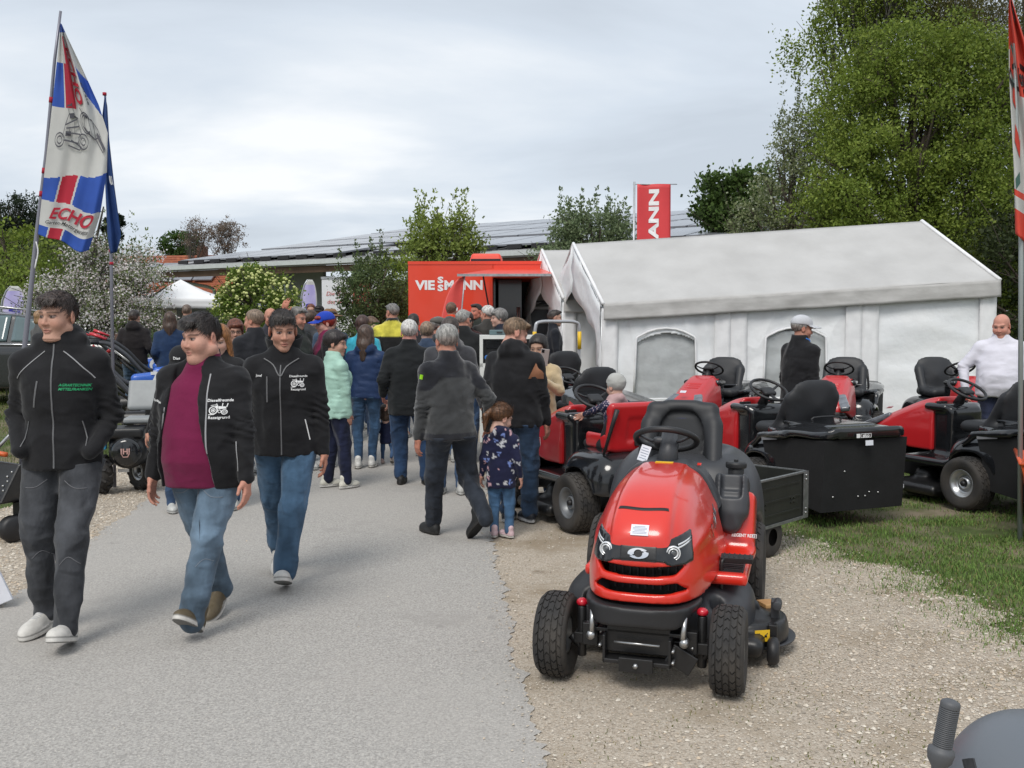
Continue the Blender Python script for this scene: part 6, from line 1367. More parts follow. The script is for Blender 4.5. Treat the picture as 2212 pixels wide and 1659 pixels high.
for i in range(4): a, b_ = Vector(V[i]), Vector(V[(i + 1) % 4]); cloth('valance', a * 1.01 - Vector((0, 0, .18)), b_ * 1.01 - Vector((0, 0, .18)), b_ * 1.01, a * 1.01, 24, 4, M_PAV, t, .012, i)
for i in range(4): m = MB(); m.cyl((V[i][0] * .97, V[i][1] * .97, 0), (V[i][0] * .97, V[i][1] * .97, ze), .022, 6); m.build('leg', M_POLE, t)
cloth('corner_curtain', (-s_ * .97, -s_ * .97, .05), (-s_ * .72, -s_ * .97, .05), (-s_ * .6, -s_ * .97, ze - .05), (-s_ * .97, -s_ * .97, ze - .05), 10, 10, M_PAV, t, .02, 4)
c_ = at(442, 700, 20.5); t = thing('box_trailer', 'plain white box trailer between the pavilion and the flowering bush', 'trailer', (c_.x, c_.y, float(terrain(c_.x, c_.y))), R(-6))
MW = mat('trailer_white', (.62, .68, .70), .4, var=.05, vscale=2); m = MB(); m.bb((-.62, 0, .45), (.66, 2.6, 1.95)); m.build('body', MW, t, .03); m = MB(); m.bb((-.63, -.02, 1.90), (.67, 2.6, 1.96)); m.build('roof_edge', STEEL, t)
for sx in (-.5, .5): m = MB(); m.cyl((sx - .07, 1.2, .3), (sx + .07, 1.2, .3), .3, 20); m.build('wheel', RUB, t)
# ------------------------------------------------------------------ slogan box trailer
c_ = at(735, 700, 22); z0 = float(terrain(c_.x, c_.y)); t = thing('box_trailer', 'white box trailer with red slogan Die Genuss des Lebens behind the bushes', 'trailer', (c_.x, c_.y, z0), R(-4))
m = MB(); m.bb((-.42, 0, .4), (.88, 3, 2.46)); m.build('body', mat('trailer_white2', (.70, .71, .72), .4, var=.04), t, .02); m = MB(); m.bb((-.43, -.012, 2.43), (.89, 3.02, 2.485)); m.build('roof_edge', STEEL, t); m = MB(); m.bb((.30, -.014, 1.75), (.70, -.004, 2.36)); m.build('red_panel', mat('brick_red', (.30, .06, .035), .6), t)
RI = mat('red_slogan', (.5, .10, .09), .6); lettering('slogan_lettering', 'Die Genuss', RI, t, basis((-.32, -.012, 2.10), (1, 0, 0), (0, 0, 1)), .135, align='LEFT', shear=.25); lettering('slogan_lettering', 'des Lebens', RI, t, basis((-.30, -.012, 1.92), (1, 0, 0), (0, 0, 1)), .135, align='LEFT', shear=.25); lettering('panel_lettering', 'LEBEN', WHT, t, basis((.5, -.018, 2.2), (1, 0, 0), (0, 0, 1)), .09)
for x in (-.2, .7): m = MB(); m.cyl((x - .08, 1.4, .3), (x + .08, 1.4, .3), .3, 20); m.build('wheel', RUB, t)
# ------------------------------------------------------------------ red show trailer
M_VR = mat('signal_red_panel', (.72, .052, .018), .4, coat=.3, var=.06, vscale=1.2, bump=.001, bscale=3); c_ = at(882, 700, 18.6); z0 = float(terrain(0, 18.6)); t = thing('show_trailer', 'bright red exhibition trailer lettered VIESSMANN with raised flap and dark doorway', 'trailer', (c_.x, c_.y, z0), R(-2.0))
xw = 2.72; th = 2.60
m = MB(); m.bb((0, 0, .35), (1.62, 2.3, th)); m.bb((1.62, 0, th - .30), (xw, 2.3, th)); m.bb((1.62, 1.9, .35), (xw, 2.3, th - .3)); m.build('body', M_VR, t, .015)
m = MB(); m.bb((1.62, .02, .30), (xw, 1.88, .42)); m.build('floor', BLKM, t); m = MB(); m.bb((1.63, 1.84, .42), (xw, 1.89, th - .31)); m.build('inner_wall', M_DARK, t); m = MB(); m.bb((1.625, .1, .42), (1.66, 1.88, th - .31)); m.build('door_leaf', BLKG, t)
m = MB(); m.bb((1.70, .55, .42), (2.15, .60, th - .32)); m.build('glass_door', BLKG, t); m = MB(); m.cyl((2.07, .50, 1.05), (2.07, .50, 1.75), .018, 8); m.cyl((2.11, .50, 1.05), (2.11, .50, 1.75), .018, 8); m.build('door_handle', STEEL, t); m = MB(); m.bb((2.1, .52, .85), (2.2, .54, 1.0)); m.build('lock_plate', STEEL, t)
m = MB(); m.bb((2.25, 1.5, 1.2), (xw, 1.55, 1.72)); m.bb((2.25, 1.5, 1.78), (xw, 1.55, 2.15)); m.build('display_screen', mat('dim_screen', (.06, .065, .08), .3), t)
m = MB(); m.add([(1.05, -1.2, th - .30), (xw, -1.2, th - .30), (xw, 0.0, th - .13), (1.65, 0.0, th - .13), (1.05, -1.2, th - .33), (xw, -1.2, th - .33), (xw, 0.0, th - .19), (1.65, 0.0, th - .19)], [(0, 1, 2, 3), (7, 6, 5, 4), (0, 4, 5, 1), (0, 3, 7, 4), (3, 2, 6, 7), (1, 5, 6, 2)]); m.build('flap', M_VR, t)
m = MB(); m.bb((1.05, -1.22, th - .335), (xw, -1.19, th - .29)); m.build('flap_edge', STEEL, t); m = MB(); m.cyl((1.62, -.02, 1.3), (1.50, -1.0, th - .33), .015, 6); m.build('gas_strut', BLKM, t)
m = MB(); m.box((1.45, .9, th + .10), (.33, .35, .10), taper=(.85, .85)); m.build('roof_unit', M_VR, t, .04); m = MB(); m.bb((1.16, .535, th + .01), (1.74, .56, th + .09)); m.build('roof_grille', BLKM, t)
m = MB(); m.bb((0, -.012, th - .05), (xw, .0, th + .01)); m.build('top_rail', M_VR, t)
B = lambda x, z, s__=1: basis((x, -.006, z), (1, 0, 0), (0, 0, 1))
lettering('brand_lettering', 'VIE', WHT, t, B(.33, 2.15), .235, sx=1.12, bold=.045); lettering('brand_lettering', 'MANN', WHT, t, B(1.06, 2.15), .235, sx=1.05, bold=.045)
lettering('brand_lettering', 'S', WHT, t, B(.62, 2.25), .16, sx=1.45, bold=.05); lettering('brand_lettering', 'S', WHT, t, B(.62, 2.10), .16, sx=1.45, bold=.05)
for x in (.6, 2.3): m = MB(); m.cyl((x, .1, .3), (x, .32, .3), .3, 20); m.build('wheel', RUB, t)
# ------------------------------------------------------------------ flags and banners
def flag_sheet(name, fn, nu, nv, parent, cell, mats, thick=.0012):
    """fn(u,v)->xyz; cell(u,v)->material index"""
    u = np.linspace(0, 1, nu); v = np.linspace(0, 1, nv); V = [fn(a, b_) for a in u for b_ in v]; F = []; MI = []
    for i in range(nu - 1):
        for j in range(nv - 1): F.append((i * nv + j, (i + 1) * nv + j, (i + 1) * nv + j + 1, i * nv + j + 1)); MI.append(cell((u[i] + u[i + 1]) / 2, (v[j] + v[j + 1]) / 2))
    o = mobj(name, raw_mesh(name, V, F, True, mi=MI), mats, parent); o.modifiers.new('th', 'SOLIDIFY').thickness = thick; return o
def on_sheet(name, body, mt, parent, fn, u0, v0, du, dv, size=1.0, off=(0, -.006, 0), rotate=0, **kw):
    """lettering mapped through the sheet: text x -> u, y -> v"""
    V, F = text_mesh(body, size, **kw)
    if not len(V): return
    cx, sx_ = (V[:, 0].min() + V[:, 0].max()) / 2, max(V[:, 0].max() - V[:, 0].min(), 1e-6); cy, sy_ = (V[:, 1].min() + V[:, 1].max()) / 2, max(V[:, 1].max() - V[:, 1].min(), 1e-6); P = []
    for x, y, _ in V:
        a, b_ = (x - cx) / sx_, (y - cy) / sy_
        if rotate == 90: a, b_ = -b_, a
        if rotate == -90: a, b_ = b_, -a
        P.append(Vector(fn(min(max(u0 + a * du, 0), 1), min(max(v0 + b_ * dv, 0), 1))) + Vector(off))
    return mobj(name, raw_mesh(name, P, F), mt, parent)
def ink(name, lines, wdt, mt, parent, fn, off=(0, -.007, 0)):
    V, F = [], []
    for L__ in lines:
        for (a, b_), (c, d) in zip(L__[:-1], L__[1:]):
            p, q = Vector((a, b_)), Vector((c, d)); dd = (q - p)
            if dd.length < 1e-6: continue
            nn = Vector((-dd.y, dd.x)).normalized() * wdt / 2; ee = dd.normalized() * wdt * .3; o = len(V)
            for s_ in (p + nn - ee, p - nn - ee, q - nn + ee, q + nn + ee): V.append(Vector(fn(s_.x, s_.y)) + Vector(off))
            F.append((o, o + 1, o + 2, o + 3))
    return mobj(name, raw_mesh(name, V, F), mt, parent)
FW = mat('flag_white', (.66, .66, .64), .8, var=.07, vscale=5, bump=.004, bscale=9); FB = mat('flag_blue', (.045, .13, .55), .8, var=.25, vscale=4); FR = mat('flag_red', (.55, .03, .06), .8, var=.15, vscale=4); FBD = mat('flag_deep_blue', (.025, .075, .26), .8, var=.25, vscale=3)
for m__ in (FW, FB, FR, FBD):
    pb = m__.node_tree.nodes['Principled BSDF']; tr = m__.node_tree.nodes.new('ShaderNodeBsdfTranslucent'); mxn = m__.node_tree.nodes.new('ShaderNodeMixShader'); mxn.inputs[0].default_value = .3
    src = pb.inputs['Base Color'].links[0].from_socket; m__.node_tree.links.new(src, tr.inputs[0]); m__.node_tree.links.new(pb.outputs[0], mxn.inputs[1]); m__.node_tree.links.new(tr.outputs[0], mxn.inputs[2]); m__.node_tree.links.new(mxn.outputs[0], m__.node_tree.nodes['Material Output'].inputs[0])
FD = 7.6; kk = FD / 2100
pt = lambda px, py, Y=FD: at(px, py, Y)
base_ = pt(52, 700 + 1.62 * 2100 / FD); t = thing('beach_flag', 'tall white, blue and red flag lettered ECHO on a leaning grey pole', 'flag', (0, 0, 0), 0, 'flags on poles at the left')
P = [(44, 1147), (52, 760), (78, 520), (100, 330), (118, 130), (131, 24)]; m = MB(); m.tube([pt(*p) for p in P], [.020, .020, .017, .014, .012, .010], 10); m.build('pole', mat('flag_pole', (.22, .22, .26), .4, metal=.4), t)
pxy = lambda y: np.interp(y, [q_[1] for q_ in P[::-1]], [q_[0] for q_ in P[::-1]])
for y_ in (375, 222, 425): m = MB(); m.cyl(pt(pxy(y_), y_), pt(pxy(y_ - 12), y_ - 12), .0175 if y_ > 300 else .0155, 10); m.build('pole_joint', FR, t)
m = MB(); m.tube(spline([pt(78, 522, FD - .03), pt(82, 545, FD - .03), pt(75, 580, FD - .03), pt(79, 560, FD - .03)], 4), .005, 5); m.build('cord', WHT, t)
Lp = [(0, 82, 506), (.25, 94, 390), (.5, 108, 270), (.75, 121, 150), (1, 131, 50)]; Rp = [(0, 192, 545), (.12, 216, 470), (.3, 231, 375), (.5, 233, 290), (.62, 213, 228), (.78, 178, 150), (.92, 145, 80), (1, 133, 52)]
def echo_fn(u, v):
    lx = np.interp(v, [a[0] for a in Lp], [a[1] for a in Lp]); ly = np.interp(v, [a[0] for a in Lp], [a[2] for a in Lp]); rx = np.interp(v, [a[0] for a in Rp], [a[1] for a in Rp]); ry = np.interp(v, [a[0] for a in Rp], [a[2] for a in Rp])
    px = lx + (rx - lx) * u; py = ly + (ry - ly) * u + 9 * math.sin(u * 9 + 1) * (1 - v) * u
    d = .045 * math.sin(u * 8.5 + v * 2.5 + .6) * u + .03 * math.sin(u * 17 - v * 6) * u + .10 * math.exp(-((u - .35 - .25 * (1 - v)) / .08) ** 2) * sstep(.3, .8, v)
    return at(px, py, FD - .03 - float(d))
LD = lambda L_: [[(a, b_ - .06) if i < 14 else (a, b_ - .145) for a, b_ in l] for i, l in enumerate(L_)]
def echo_cell(u, v):
    def band(v0, v1, xr, rev=False):
        x = xr + (v - v0) * .5
        if v0 < v < v1: return 2 if abs(u - x) < .12 else (0 if abs(u - x) < .15 else 1)
        return None
    for b_ in (band(.0, .044, .30), band(.165 - .03 * u, .262 + .035 * u, .36)):
        if b_ is not None: return b_
    if .585 < v < .79 and u < .5: return 2 if abs(u - .40) < .12 else (0 if abs(u - .4) < .15 else 1)
    if .57 + .5 * (1 - u) < v < .80 - .25 * (u - .7) and u > .74: return 1
    if v > .95: return 1
    if .66 < v < .93 and .36 < u < .50: return 2
    return 0
flag_sheet('flag_sheet', echo_fn, 100, 240, t, echo_cell, [FW, FB, FR])
on_sheet('flag_lettering', 'ECHO', FR, t, echo_fn, .54, .108, .74, .050, 1, off=(0, -.012, 0), bold=.03, shear=.3, res=4)
on_sheet('flag_lettering', 'Garten-Motorgeräte', BLKINK, t, echo_fn, .50, .066, .76, .020, 1, off=(0, -.012, 0), bold=.01, shear=.3)
on_sheet('flag_lettering', 'ECHO', FR, t, echo_fn, .60, .74, .16, .26, 1, off=(0, -.012, 0), rotate=-90, bold=.03)
on_sheet('flag_lettering', 'Motorgeräte', BLKINK, t, echo_fn, .80, .72, .07, .20, 1, off=(0, -.012, 0), rotate=-90)
circ = lambda cx, cy, rx, ry, n=18, a0=0, a1=2 * PI: [(cx + rx * math.cos(a0 + (a1 - a0) * i / n), cy + ry * math.sin(a0 + (a1 - a0) * i / n)) for i in range(n + 1)]
LN = [circ(.20, .50, .075, .032), circ(.20, .50, .04, .017), circ(.60, .505, .085, .036), circ(.60, .505, .04, .017), [(.27, .50), (.52, .49)], [(.25, .515), (.28, .57), (.50, .60), (.56, .54), (.52, .49), (.30, .50)], [(.28, .57), (.36, .62), (.52, .605)], [(.30, .535), (.54, .535)], [(.36, .62), (.33, .655), (.42, .66), (.46, .62)], [(.40, .66), (.50, .68)], [(.36, .56), (.36, .535)], [(.45, .585), (.45, .535)], [(.36, .475), (.55, .46), (.58, .475), (.40, .50)], [(.30, .555), (.52, .57)]]
LN += [circ(.66, .68, .10, .045, 20, .6, 5.2), circ(.67, .68, .08, .036, 20, .6, 5.2), [(.66, .71), (.78, .70), (.86, .66), (.88, .63), (.80, .615), (.70, .635), (.62, .66), (.66, .71)], [(.72, .70), (.74, .64)], [(.80, .69), (.81, .62)], [(.84, .645), (.97, .565), (.94, .545), (.80, .62)], [(.86, .63), (.955, .558)], [(.58, .74), (.66, .70), (.60, .73)]]
ink('flag_drawing', LD(LN), .0065, mat('dark_print', (.06, .06, .075), .6), t, echo_fn, (0, -.014, 0))
for l_ in ([(.83, .495), (.955, .415)], [(.30, .47), (.38, .47)], [(.37, .55), (.45, .555)]): ink('flag_drawing', [l_], .022, mat('dark_print', (.06, .06, .075), .6), t, echo_fn, (0, -.013, 0))
FD2 = 9.5; t = thing('beach_flag', 'narrow dark blue flag with a white letter on the pole behind the big flag', 'flag', (0, 0, 0), 0, 'flags on poles at the left')
m = MB(); m.tube([at(248, 1060, FD2), at(240, 560, FD2), at(227, 203, FD2)], [.018, .017, .010], 8); m.build('pole', mat('flag_pole', (.22, .22, .26), .4, metal=.4), t)
for p in ((240, 545), (241, 572), (226, 206)): m = MB(); m.cyl(at(p[0], p[1], FD2), at(p[0] - .3, p[1] - 6, FD2), .02, 8); m.build('pole_joint', FR, t)
LL = [(0, 238, 548), (.1, 232, 515), (.5, 226, 375), (.85, 221, 250), (1, 226, 208)]; RR_ = [(0, 252, 545), (.12, 262, 510), (.45, 247, 400), (.7, 236, 300), (.9, 232, 230), (1, 228, 208)]
def blue_fn(u, v):
    lx, ly = np.interp(v, [a[0] for a in LL], [a[1] for a in LL]), np.interp(v, [a[0] for a in LL], [a[2] for a in LL]); rx, ry = np.interp(v, [a[0] for a in RR_], [a[1] for a in RR_]), np.interp(v, [a[0] for a in RR_], [a[2] for a in RR_])
    return at(lx + (rx - lx) * u, ly + (ry - ly) * u, FD2 - .03 - .05 * math.sin(u * 7 + v * 3) - .3 * u * (1 - u))
flag_sheet('flag_sheet', blue_fn, 14, 50, t, lambda u, v: 0, [FBD]); on_sheet('flag_lettering', 'u', WHT, t, blue_fn, .75, .47, .4, .05, 1, off=(0, -.012, 0), bold=.05)
# right flag
FD3 = 7.2; t = thing('beach_flag', 'red and white flag cut by the right picture edge', 'flag', (0, 0, 0), 0, None)
m = MB(); m.tube([at(2203, 1180, FD3), at(2206, 515, FD3), at(2196, 250, FD3), at(2186, -40, FD3)], [.018, .018, .014, .010], 8); m.build('pole', mat('pale_pole', (.36, .40, .40), .4, metal=.3), t)
LL3 = [(0, 2193, 505), (.3, 2190, 360), (.7, 2180, 160), (.95, 2179, 20), (1, 2181, -5)]; RR3 = [(0, 2262, 560), (.3, 2270, 400), (.6, 2250, 240), (.85, 2215, 90), (1, 2184, -8)]
def rf(u, v):
    lx, ly = np.interp(v, [a[0] for a in LL3], [a[1] for a in LL3]), np.interp(v, [a[0] for a in LL3], [a[2] for a in LL3]); rx, ry = np.interp(v, [a[0] for a in RR3], [a[1] for a in RR3]), np.interp(v, [a[0] for a in RR3], [a[2] for a in RR3])
    return at(lx + (rx - lx) * u, ly + (ry - ly) * u, FD3 - .03 - .04 * math.sin(u * 12 + v * 4))
FO = mat('flag_orange_red', (.62, .06, .035), .8, var=.15, vscale=4)
flag_sheet('flag_sheet', rf, 26, 70, t, lambda u, v: 1 if (v < .12 or (.17 < v < .21 and u < .3) or v > .80 + .1 * u or (v > .62 and u > .32)) else 0, [FW, FO]); on_sheet('flag_lettering', 'efco', BLKINK, t, rf, .38, .70, .34, .07, 1, off=(0, -.012, 0), bold=.05)
ink('flag_drawing', [circ(.4, .695, .42, .05)], .02, BLKINK, t, rf); 
for l_ in ([(.06, .76), (.14, .73)], [(.10, .62), (.16, .60)], [(.10, .44), (.17, .40)]): ink('flag_drawing', [l_], .09, FO, t, rf)
for l_ in ([(.08, .80), (.16, .78)], [(.08, .67), (.12, .64)], [(.14, .26), (.05, .23)]): ink('flag_drawing', [l_], .05, mat('green_print', (.05, .12, .10), .7), t, rf)
# vertical red banner on a pole
c_ = at(1412, 450, 20); z0 = float(terrain(c_.x, c_.y)); t = thing('banner', 'red hanging banner with white upright letters on a pole behind the tents', 'banner', (c_.x, c_.y, z0)); BR = mat('banner_red', (.62, .045, .05), .6, var=.1, vscale=2)
k_ = 20 / 2100; hw = 36 * k_; top = at(1412, 398, 20).z - z0; wf = lambda u, v: (-hw + 2 * hw * u, -.02 - .03 * math.sin(u * 7 + v * 3), top - 2.6 * (1 - v))
flag_sheet('flag_sheet', wf, 14, 34, t, lambda u, v: 0, [BR]); on_sheet('brand_lettering', 'VIESSMANN', WHT, t, wf, .5, .50, .30, .92, 1, off=(0, -.006, 0), rotate=90, bold=.045)
m = MB(); m.cyl((-hw - .055, 0, 0), (-hw - .055, 0, top + .05), .022, 8); m.build('pole', M_POLE, t); m = MB(); m.cyl((-hw - .08, 0, top), (hw + .13, 0, top + .0), .010, 6); m.build('cross_bar', M_POLE, t)
# feather flags
def feather(label, px, pyt, pyb, Y, wpx, lean, col_m, body, txt_m, group, edge_m=FW, rot=60, tsize=.35):
    b0 = at(px, pyb, Y); z0 = float(terrain(b0.x, Y)); t = thing('feather_flag', label, 'flag', (b0.x, Y, z0), 0, group); k = Y / 2100; H_ = at(px, pyt, Y).z - z0; w_ = wpx * k
    def drop(u, v): hw_ = w_ * .5 * (math.sqrt(max(0, 1 - ((v - .70) / .31) ** 2)) if v > .70 else .30 + .70 * math.sin(v / .70 * PI / 2)); return (lean * k * v + hw_ * (2 * u - 1) + w_ * .5, .02 * math.sin(u * 5 + v * 3), .35 + (H_ - .35) * v)
    def f(u, v):
        if rot != 90: return drop(u, v)
        return (lean * k * v + w_ - w_ * math.sqrt(max(0, 1 - v ** 3.2)) * (1 - u) * (.8 + .2 * v), .03 * math.sin(u * 5 + v * 4), .35 + (H_ - .35) * v - .04 * (1 - u))
        a = w_ * math.sin(min(1, (1 - v) * 2.4 + .05) * PI / 2) ** .7 * (.75 + .25 * v); return (lean * k * v ** 1.3 + a * u, .02 * math.sin(u * 5 + v * 3), .35 + (H_ - .35) * (v - .03 * u * v * 0) - .10 * u * (1 - v) * H_ * .3 - u * u * .1 * w_)
    flag_sheet('flag_sheet', f, 14, 40, t, lambda u, v: 1 if (u < .1 or u > .92 or v > .96) else 0, [col_m, edge_m])
    m = MB(); m.tube([(f(1 if rot == 90 else 0, v)[0] - .005, 0, .0 if v == 0 else .35 + (H_ - .35) * v) for v in ((0, .25, .5, .75, 1) if rot == 90 else (0, .25, .5, .7, .85, .95, 1))], .014, 6); m.build('pole', M_POLE, t)
    on_sheet('brand_lettering', body, txt_m, t, f, .5, .62 if rot != 90 else .45, .55, tsize * (1 if rot == 90 else .8), 1, off=(0, -.012, 0), rotate=90, bold=.04); return t
LIL = mat('lilac_cloth', (.36, .32, .60), .7, col2=(.55, .52, .72), vscale=2); BLN = mat('navy_print', (.03, .03, .28), .6)
feather('lilac teardrop flag before the dark barn opening', 640, 604, 790, 19, 36, 14, LIL, 'tzmann', BLN, 'lilac teardrop flags'); feather('lilac teardrop flag above the dark car at the left edge', -2, 618, 900, 18.9, 56, 14, LIL, 'tzmann', BLN, 'lilac teardrop flags')
feather('translucent red feather flag lettered MANN in front of the red trailer', 930, 592, 860, 17.4, 54, 22, mat('coral_cloth', (.66, .07, .06), .6, var=.1), 'MANN', WHT, None, mat('coral_edge', (.72, .12, .10), .6), 90, .5)
# ------------------------------------------------------------------ cars
def car(label, loc, rz, paint, kind, group=None):
    t = thing('parked_car', label, 'car', loc, rz, group)
    xs = [-2.35, -2.25, -1.75, -1.1, -.3, .75, 1.15, 1.75, 2.2, 2.32]
    if kind == 'suv': zs = [.62, .98, 1.07, 1.16, 1.56, 1.66, 1.65, 1.60, 1.10, .70]
    else: zs = [.60, .90, 1.02, 1.15, 1.58, 1.70, 1.72, 1.70, 1.66, .70]
    zw = [.62, .86, .95, 1.02, 1.05, 1.06, 1.06, 1.07, 1.05, .70]
    g = SDF((-2.5, -1.0, .15), (2.5, 1.0, 1.85), .045)
    def fn(X, Y, Z):
        top = np.interp(X.ravel(), xs, zs)[:, None, None]; w_ = .90 - .30 * np.clip((Z - 1.0) / .65, 0, 1) - .12 * sstep(1.7, 2.4, np.abs(X)); return np.maximum(np.maximum((Z - top) * .85, np.abs(Y) - w_), np.maximum(.30 - Z, np.abs(X) - 2.32))
    g.op(fn, None, None); sl, X, Y, Z = g.region()
    for x in (-1.45, 1.4): g.op(lambda X, Y, Z, x=x: np.maximum(np.sqrt((X - x) ** 2 + (Z - .34) ** 2) - .40, .62 - np.abs(Y)), None, None, .01, 's')
    b = g.build('body', paint, t, 3); bv = bvh_of(b); GL = mat('car_glass', (.10, .15, .16), .06, coat=.6, var=.3, vscale=1.5)
    def patch(name, poly, side, m_, off):
        P = []; n_ = 10
        A, B_, C_, D_ = [Vector((x, z, 0)) for x, z in poly]; V = []
        for i in range(n_ + 1):
            for j in range(n_ + 1): p = A.lerp(B_, i / n_).lerp(D_.lerp(C_, i / n_), j / n_); V.append((p.x, p.y))
        Q = project(V, bv, basis((0, side * 1.6, 0), (1, 0, 0), (0, 0, 1)), (0, -side, 0), off); F = [(i * 11 + j, (i + 1) * 11 + j, (i + 1) * 11 + j + 1, i * 11 + j + 1) for i in range(n_) for j in range(n_)]
        o = mobj(name, raw_mesh(name, Q, F, True), m_, t); o.modifiers.new('th', 'SOLIDIFY').thickness = .01; return o
    for side in (-1, 1):
        patch('side_window', [(-1.0, 1.10), (.0, 1.12), (.0, 1.56), (-.35, 1.48)], side, GL, .008); patch('side_window', [(.08, 1.12), (1.0, 1.12), (.95, 1.58), (.08, 1.57)], side, GL, .008); patch('side_window', [(1.08, 1.12), (1.85, 1.14), (1.55, 1.50), (1.05, 1.57)], side, GL, .008)
        m = MB(); m.box((-.95, side * .98, 1.12), (.10, .09, .07)); m.build('mirror', paint, t, .03)
        m = MB(); m.tube([(-1.15, side * .905, 1.055), (0, side * .905, 1.07), (1.9, side * .89, 1.085)], .012, 6); m.build('chrome_strip', CHROME, t)
        m = MB(); m.tube([(-.5, side * .58, 1.63), (.3, side * .58, 1.72), (1.4, side * .58, 1.70)], .018, 6); m.build('roof_rail', STEEL, t)
    V = [Vector((x, y, 0)) for x, y in ((-1.14, .62), (-.32, .48), (-.32, -.48), (-1.14, -.62))]; P = []
    fr = basis((0, 0, 2.4), (1, 0, 0), (0, 1, 0)); VV = []
    for i in range(9):
        for j in range(9): p = V[0].lerp(V[1], i / 8).lerp(V[3].lerp(V[2], i / 8), j / 8); VV.append((p.x, p.y))
    Q = project(VV, bv, fr, (0, 0, -1), .01); o = mobj('windscreen', raw_mesh('windscreen', Q, [(i * 9 + j, (i + 1) * 9 + j, (i + 1) * 9 + j + 1, i * 9 + j + 1) for i in range(8) for j in range(8)], True), mat('windscreen_glass', (.25, .32, .34), .08, coat=.6), t)
    for x in (-1.45, 1.4):
        for side in (-1, 1):
            m = MB(); m.lathe([(.20, -.1), (.30, -.11), (.335, -.08), (.335, .08), (.30, .11), (.20, .1)], 28, Matrix.Translation((x, side * .8, .34)) @ Matrix.Rotation(PI / 2, 4, 'X')); w_ = m.build('wheel', RUB, t); m = MB(); m.lathe([(0, -.09), (.2, -.09), (.2, .09), (0, .09)], 20, Matrix.Translation((x, side * .8, .34)) @ Matrix.Rotation(PI / 2, 4, 'X')); m.build('rim', RIMS, w_)
    return t, bv
DP = mat('dark_car_paint', (.018, .020, .022), .18, coat=.9); GP = mat('pale_car_paint', (.40, .47, .46), .22, coat=.8, var=.05)
p_ = at(75, 700, 17.6); car('dark estate car with roof rails parked behind the first young man', (p_.x, p_.y, float(terrain(p_.x, p_.y)) + .0), PI, DP, 'suv')
p_ = at(85, 700, 20.6); t, _ = car('pale silver car with its tailgate raised, parked behind the dark car', (p_.x, p_.y, float(terrain(p_.x, p_.y))), R(170), GP, 'van')
t.rotation_euler = (0, 0, R(172))
m = MB(); 
g = SDF((1.5, -.7, 1.55), (2.9, .7, 2.0), .025); g.box((2.20, 0, 1.80), (.52, .60, .035), r=.03, rot=Matrix.Rotation(-.03, 3, 'Y')); g.box((2.1, 0, 1.74), (.36, .5, .03), r=.02, k=.03); t2 = t
t2.rotation_euler = (0, 0, R(-8)); g.build('tailgate', GP, t2, 2); m = MB(); m.bb((2.22, -.6, .7), (2.34, .6, 1.62)); m.build('load_bay', mat('dark_red_lining', (.035, .008, .012), .8), t2)
# ------------------------------------------------------------------ single-axle hand tractors with blue bonnets
BLP = mat('blue_bonnet', (.02, .11, .50), .35, coat=.3, var=.08)
def hand_tractor(label, loc, rz, num, sc_=1.0):
    t = thing('hand_tractor', label, 'hand tractor', loc, rz, 'hand tractors in a row on the lawn'); t.scale = (sc_,) * 3
    g = SDF((-.25, -.75, .50), (.25, .25, .95), .02); g.box((0, -.25, .70), (.15, .34, .09), r=.05, rot=Matrix.Rotation(-.10, 3, 'X')); g.build('bonnet', BLP, t, 2)
    for sx in (-1, 1): lettering('number_print', num, WHT, t, basis((sx * .158, -.28, .71), (0, sx, 0), (0, 0, 1)), .19, bold=.05)
    m = MB(); m.box((0, -.2, .42), (.17, .24, .20)); m.cyl((0, -.55, .40), (0, .3, .40), .10, 12); m.build('engine', BLKM, t, .02); m = MB(); m.cyl((.12, -.45, .45), (.24, -.45, .45), .07, 12); m.build('muffler', STEEL, t)
    for sx in (-1, 1):
        m = MB(); m.tube(spline([(sx * .07, .0, .60), (sx * .10, .20, .70), (sx * .14, .40, .92), (sx * .18, .60, 1.06), (sx * .18, .78, 1.08)], 4), .023, 8); m.build('handlebar', GREYP, t)
        m = MB(); m.tube([(sx * .18, .70, 1.08), (sx * .18, .86, 1.09)], .03, 8); m.build('grip', BLKP, t); m = MB(); m.tube([(sx * .17, .62, 1.12), (sx * .15, .80, 1.19)], [.022, .034], 6, flat=.6); m.build('red_lever', mat('red_plastic', (.5, .01, .025), .25), t)
        m = MB(); m.tube([(sx * .17, .6, 1.03), (sx * .12, .35, .82), (sx * .05, .1, .6)], .007, 5); m.build('cable', STEEL, t)
        wheel(t, sx * .30, -.05, .23, .14, .11, sx, RIMG, n=12, tread='lug')
    m = MB(); m.tube([(-.1, .2, .62), (.0, .5, .88)], .016, 6); m.box((0, .55, .90), (.09, .05, .04)); m.build('gear_lever', BLKM, t); MB().lathe([(0, .03), (.03, 0), (0, -.03)], 10, Matrix.Translation((0, .6, .97))).build('red_knob', REDM, t)
    m = MB(); m.bb((-.55, -.85, .10), (.55, -.78, .16)); m.build('cutter_bar', STEEL, t); return t
def hp(px, py, z, Y): p = at(px, py, Y); return (p.x, Y, float(terrain(p.x, Y)))
hand_tractor('blue bonnet hand tractor numbered 616, farthest of the row', hp(345, 780, .8, 14.6), R(112), '616', 1.12)
hand_tractor('blue bonnet hand tractor numbered 747 in the middle of the row', hp(347, 802, .8, 13.7), R(110), '747', 1.12)
hand_tractor('blue bonnet hand tractor numbered 728, nearest of the row', hp(322, 842, .8, 12.0), R(106), '728', 1.0)
hand_tractor('hand tractor with red levers behind the first man’s shoulder', hp(300, 800, .8, 15.6), R(114), '617', 1.1)
hand_tractor('hand tractor mostly hidden behind the man in the burgundy shirt', hp(300, 820, .8, 13.0), R(110), '731', 1.1)
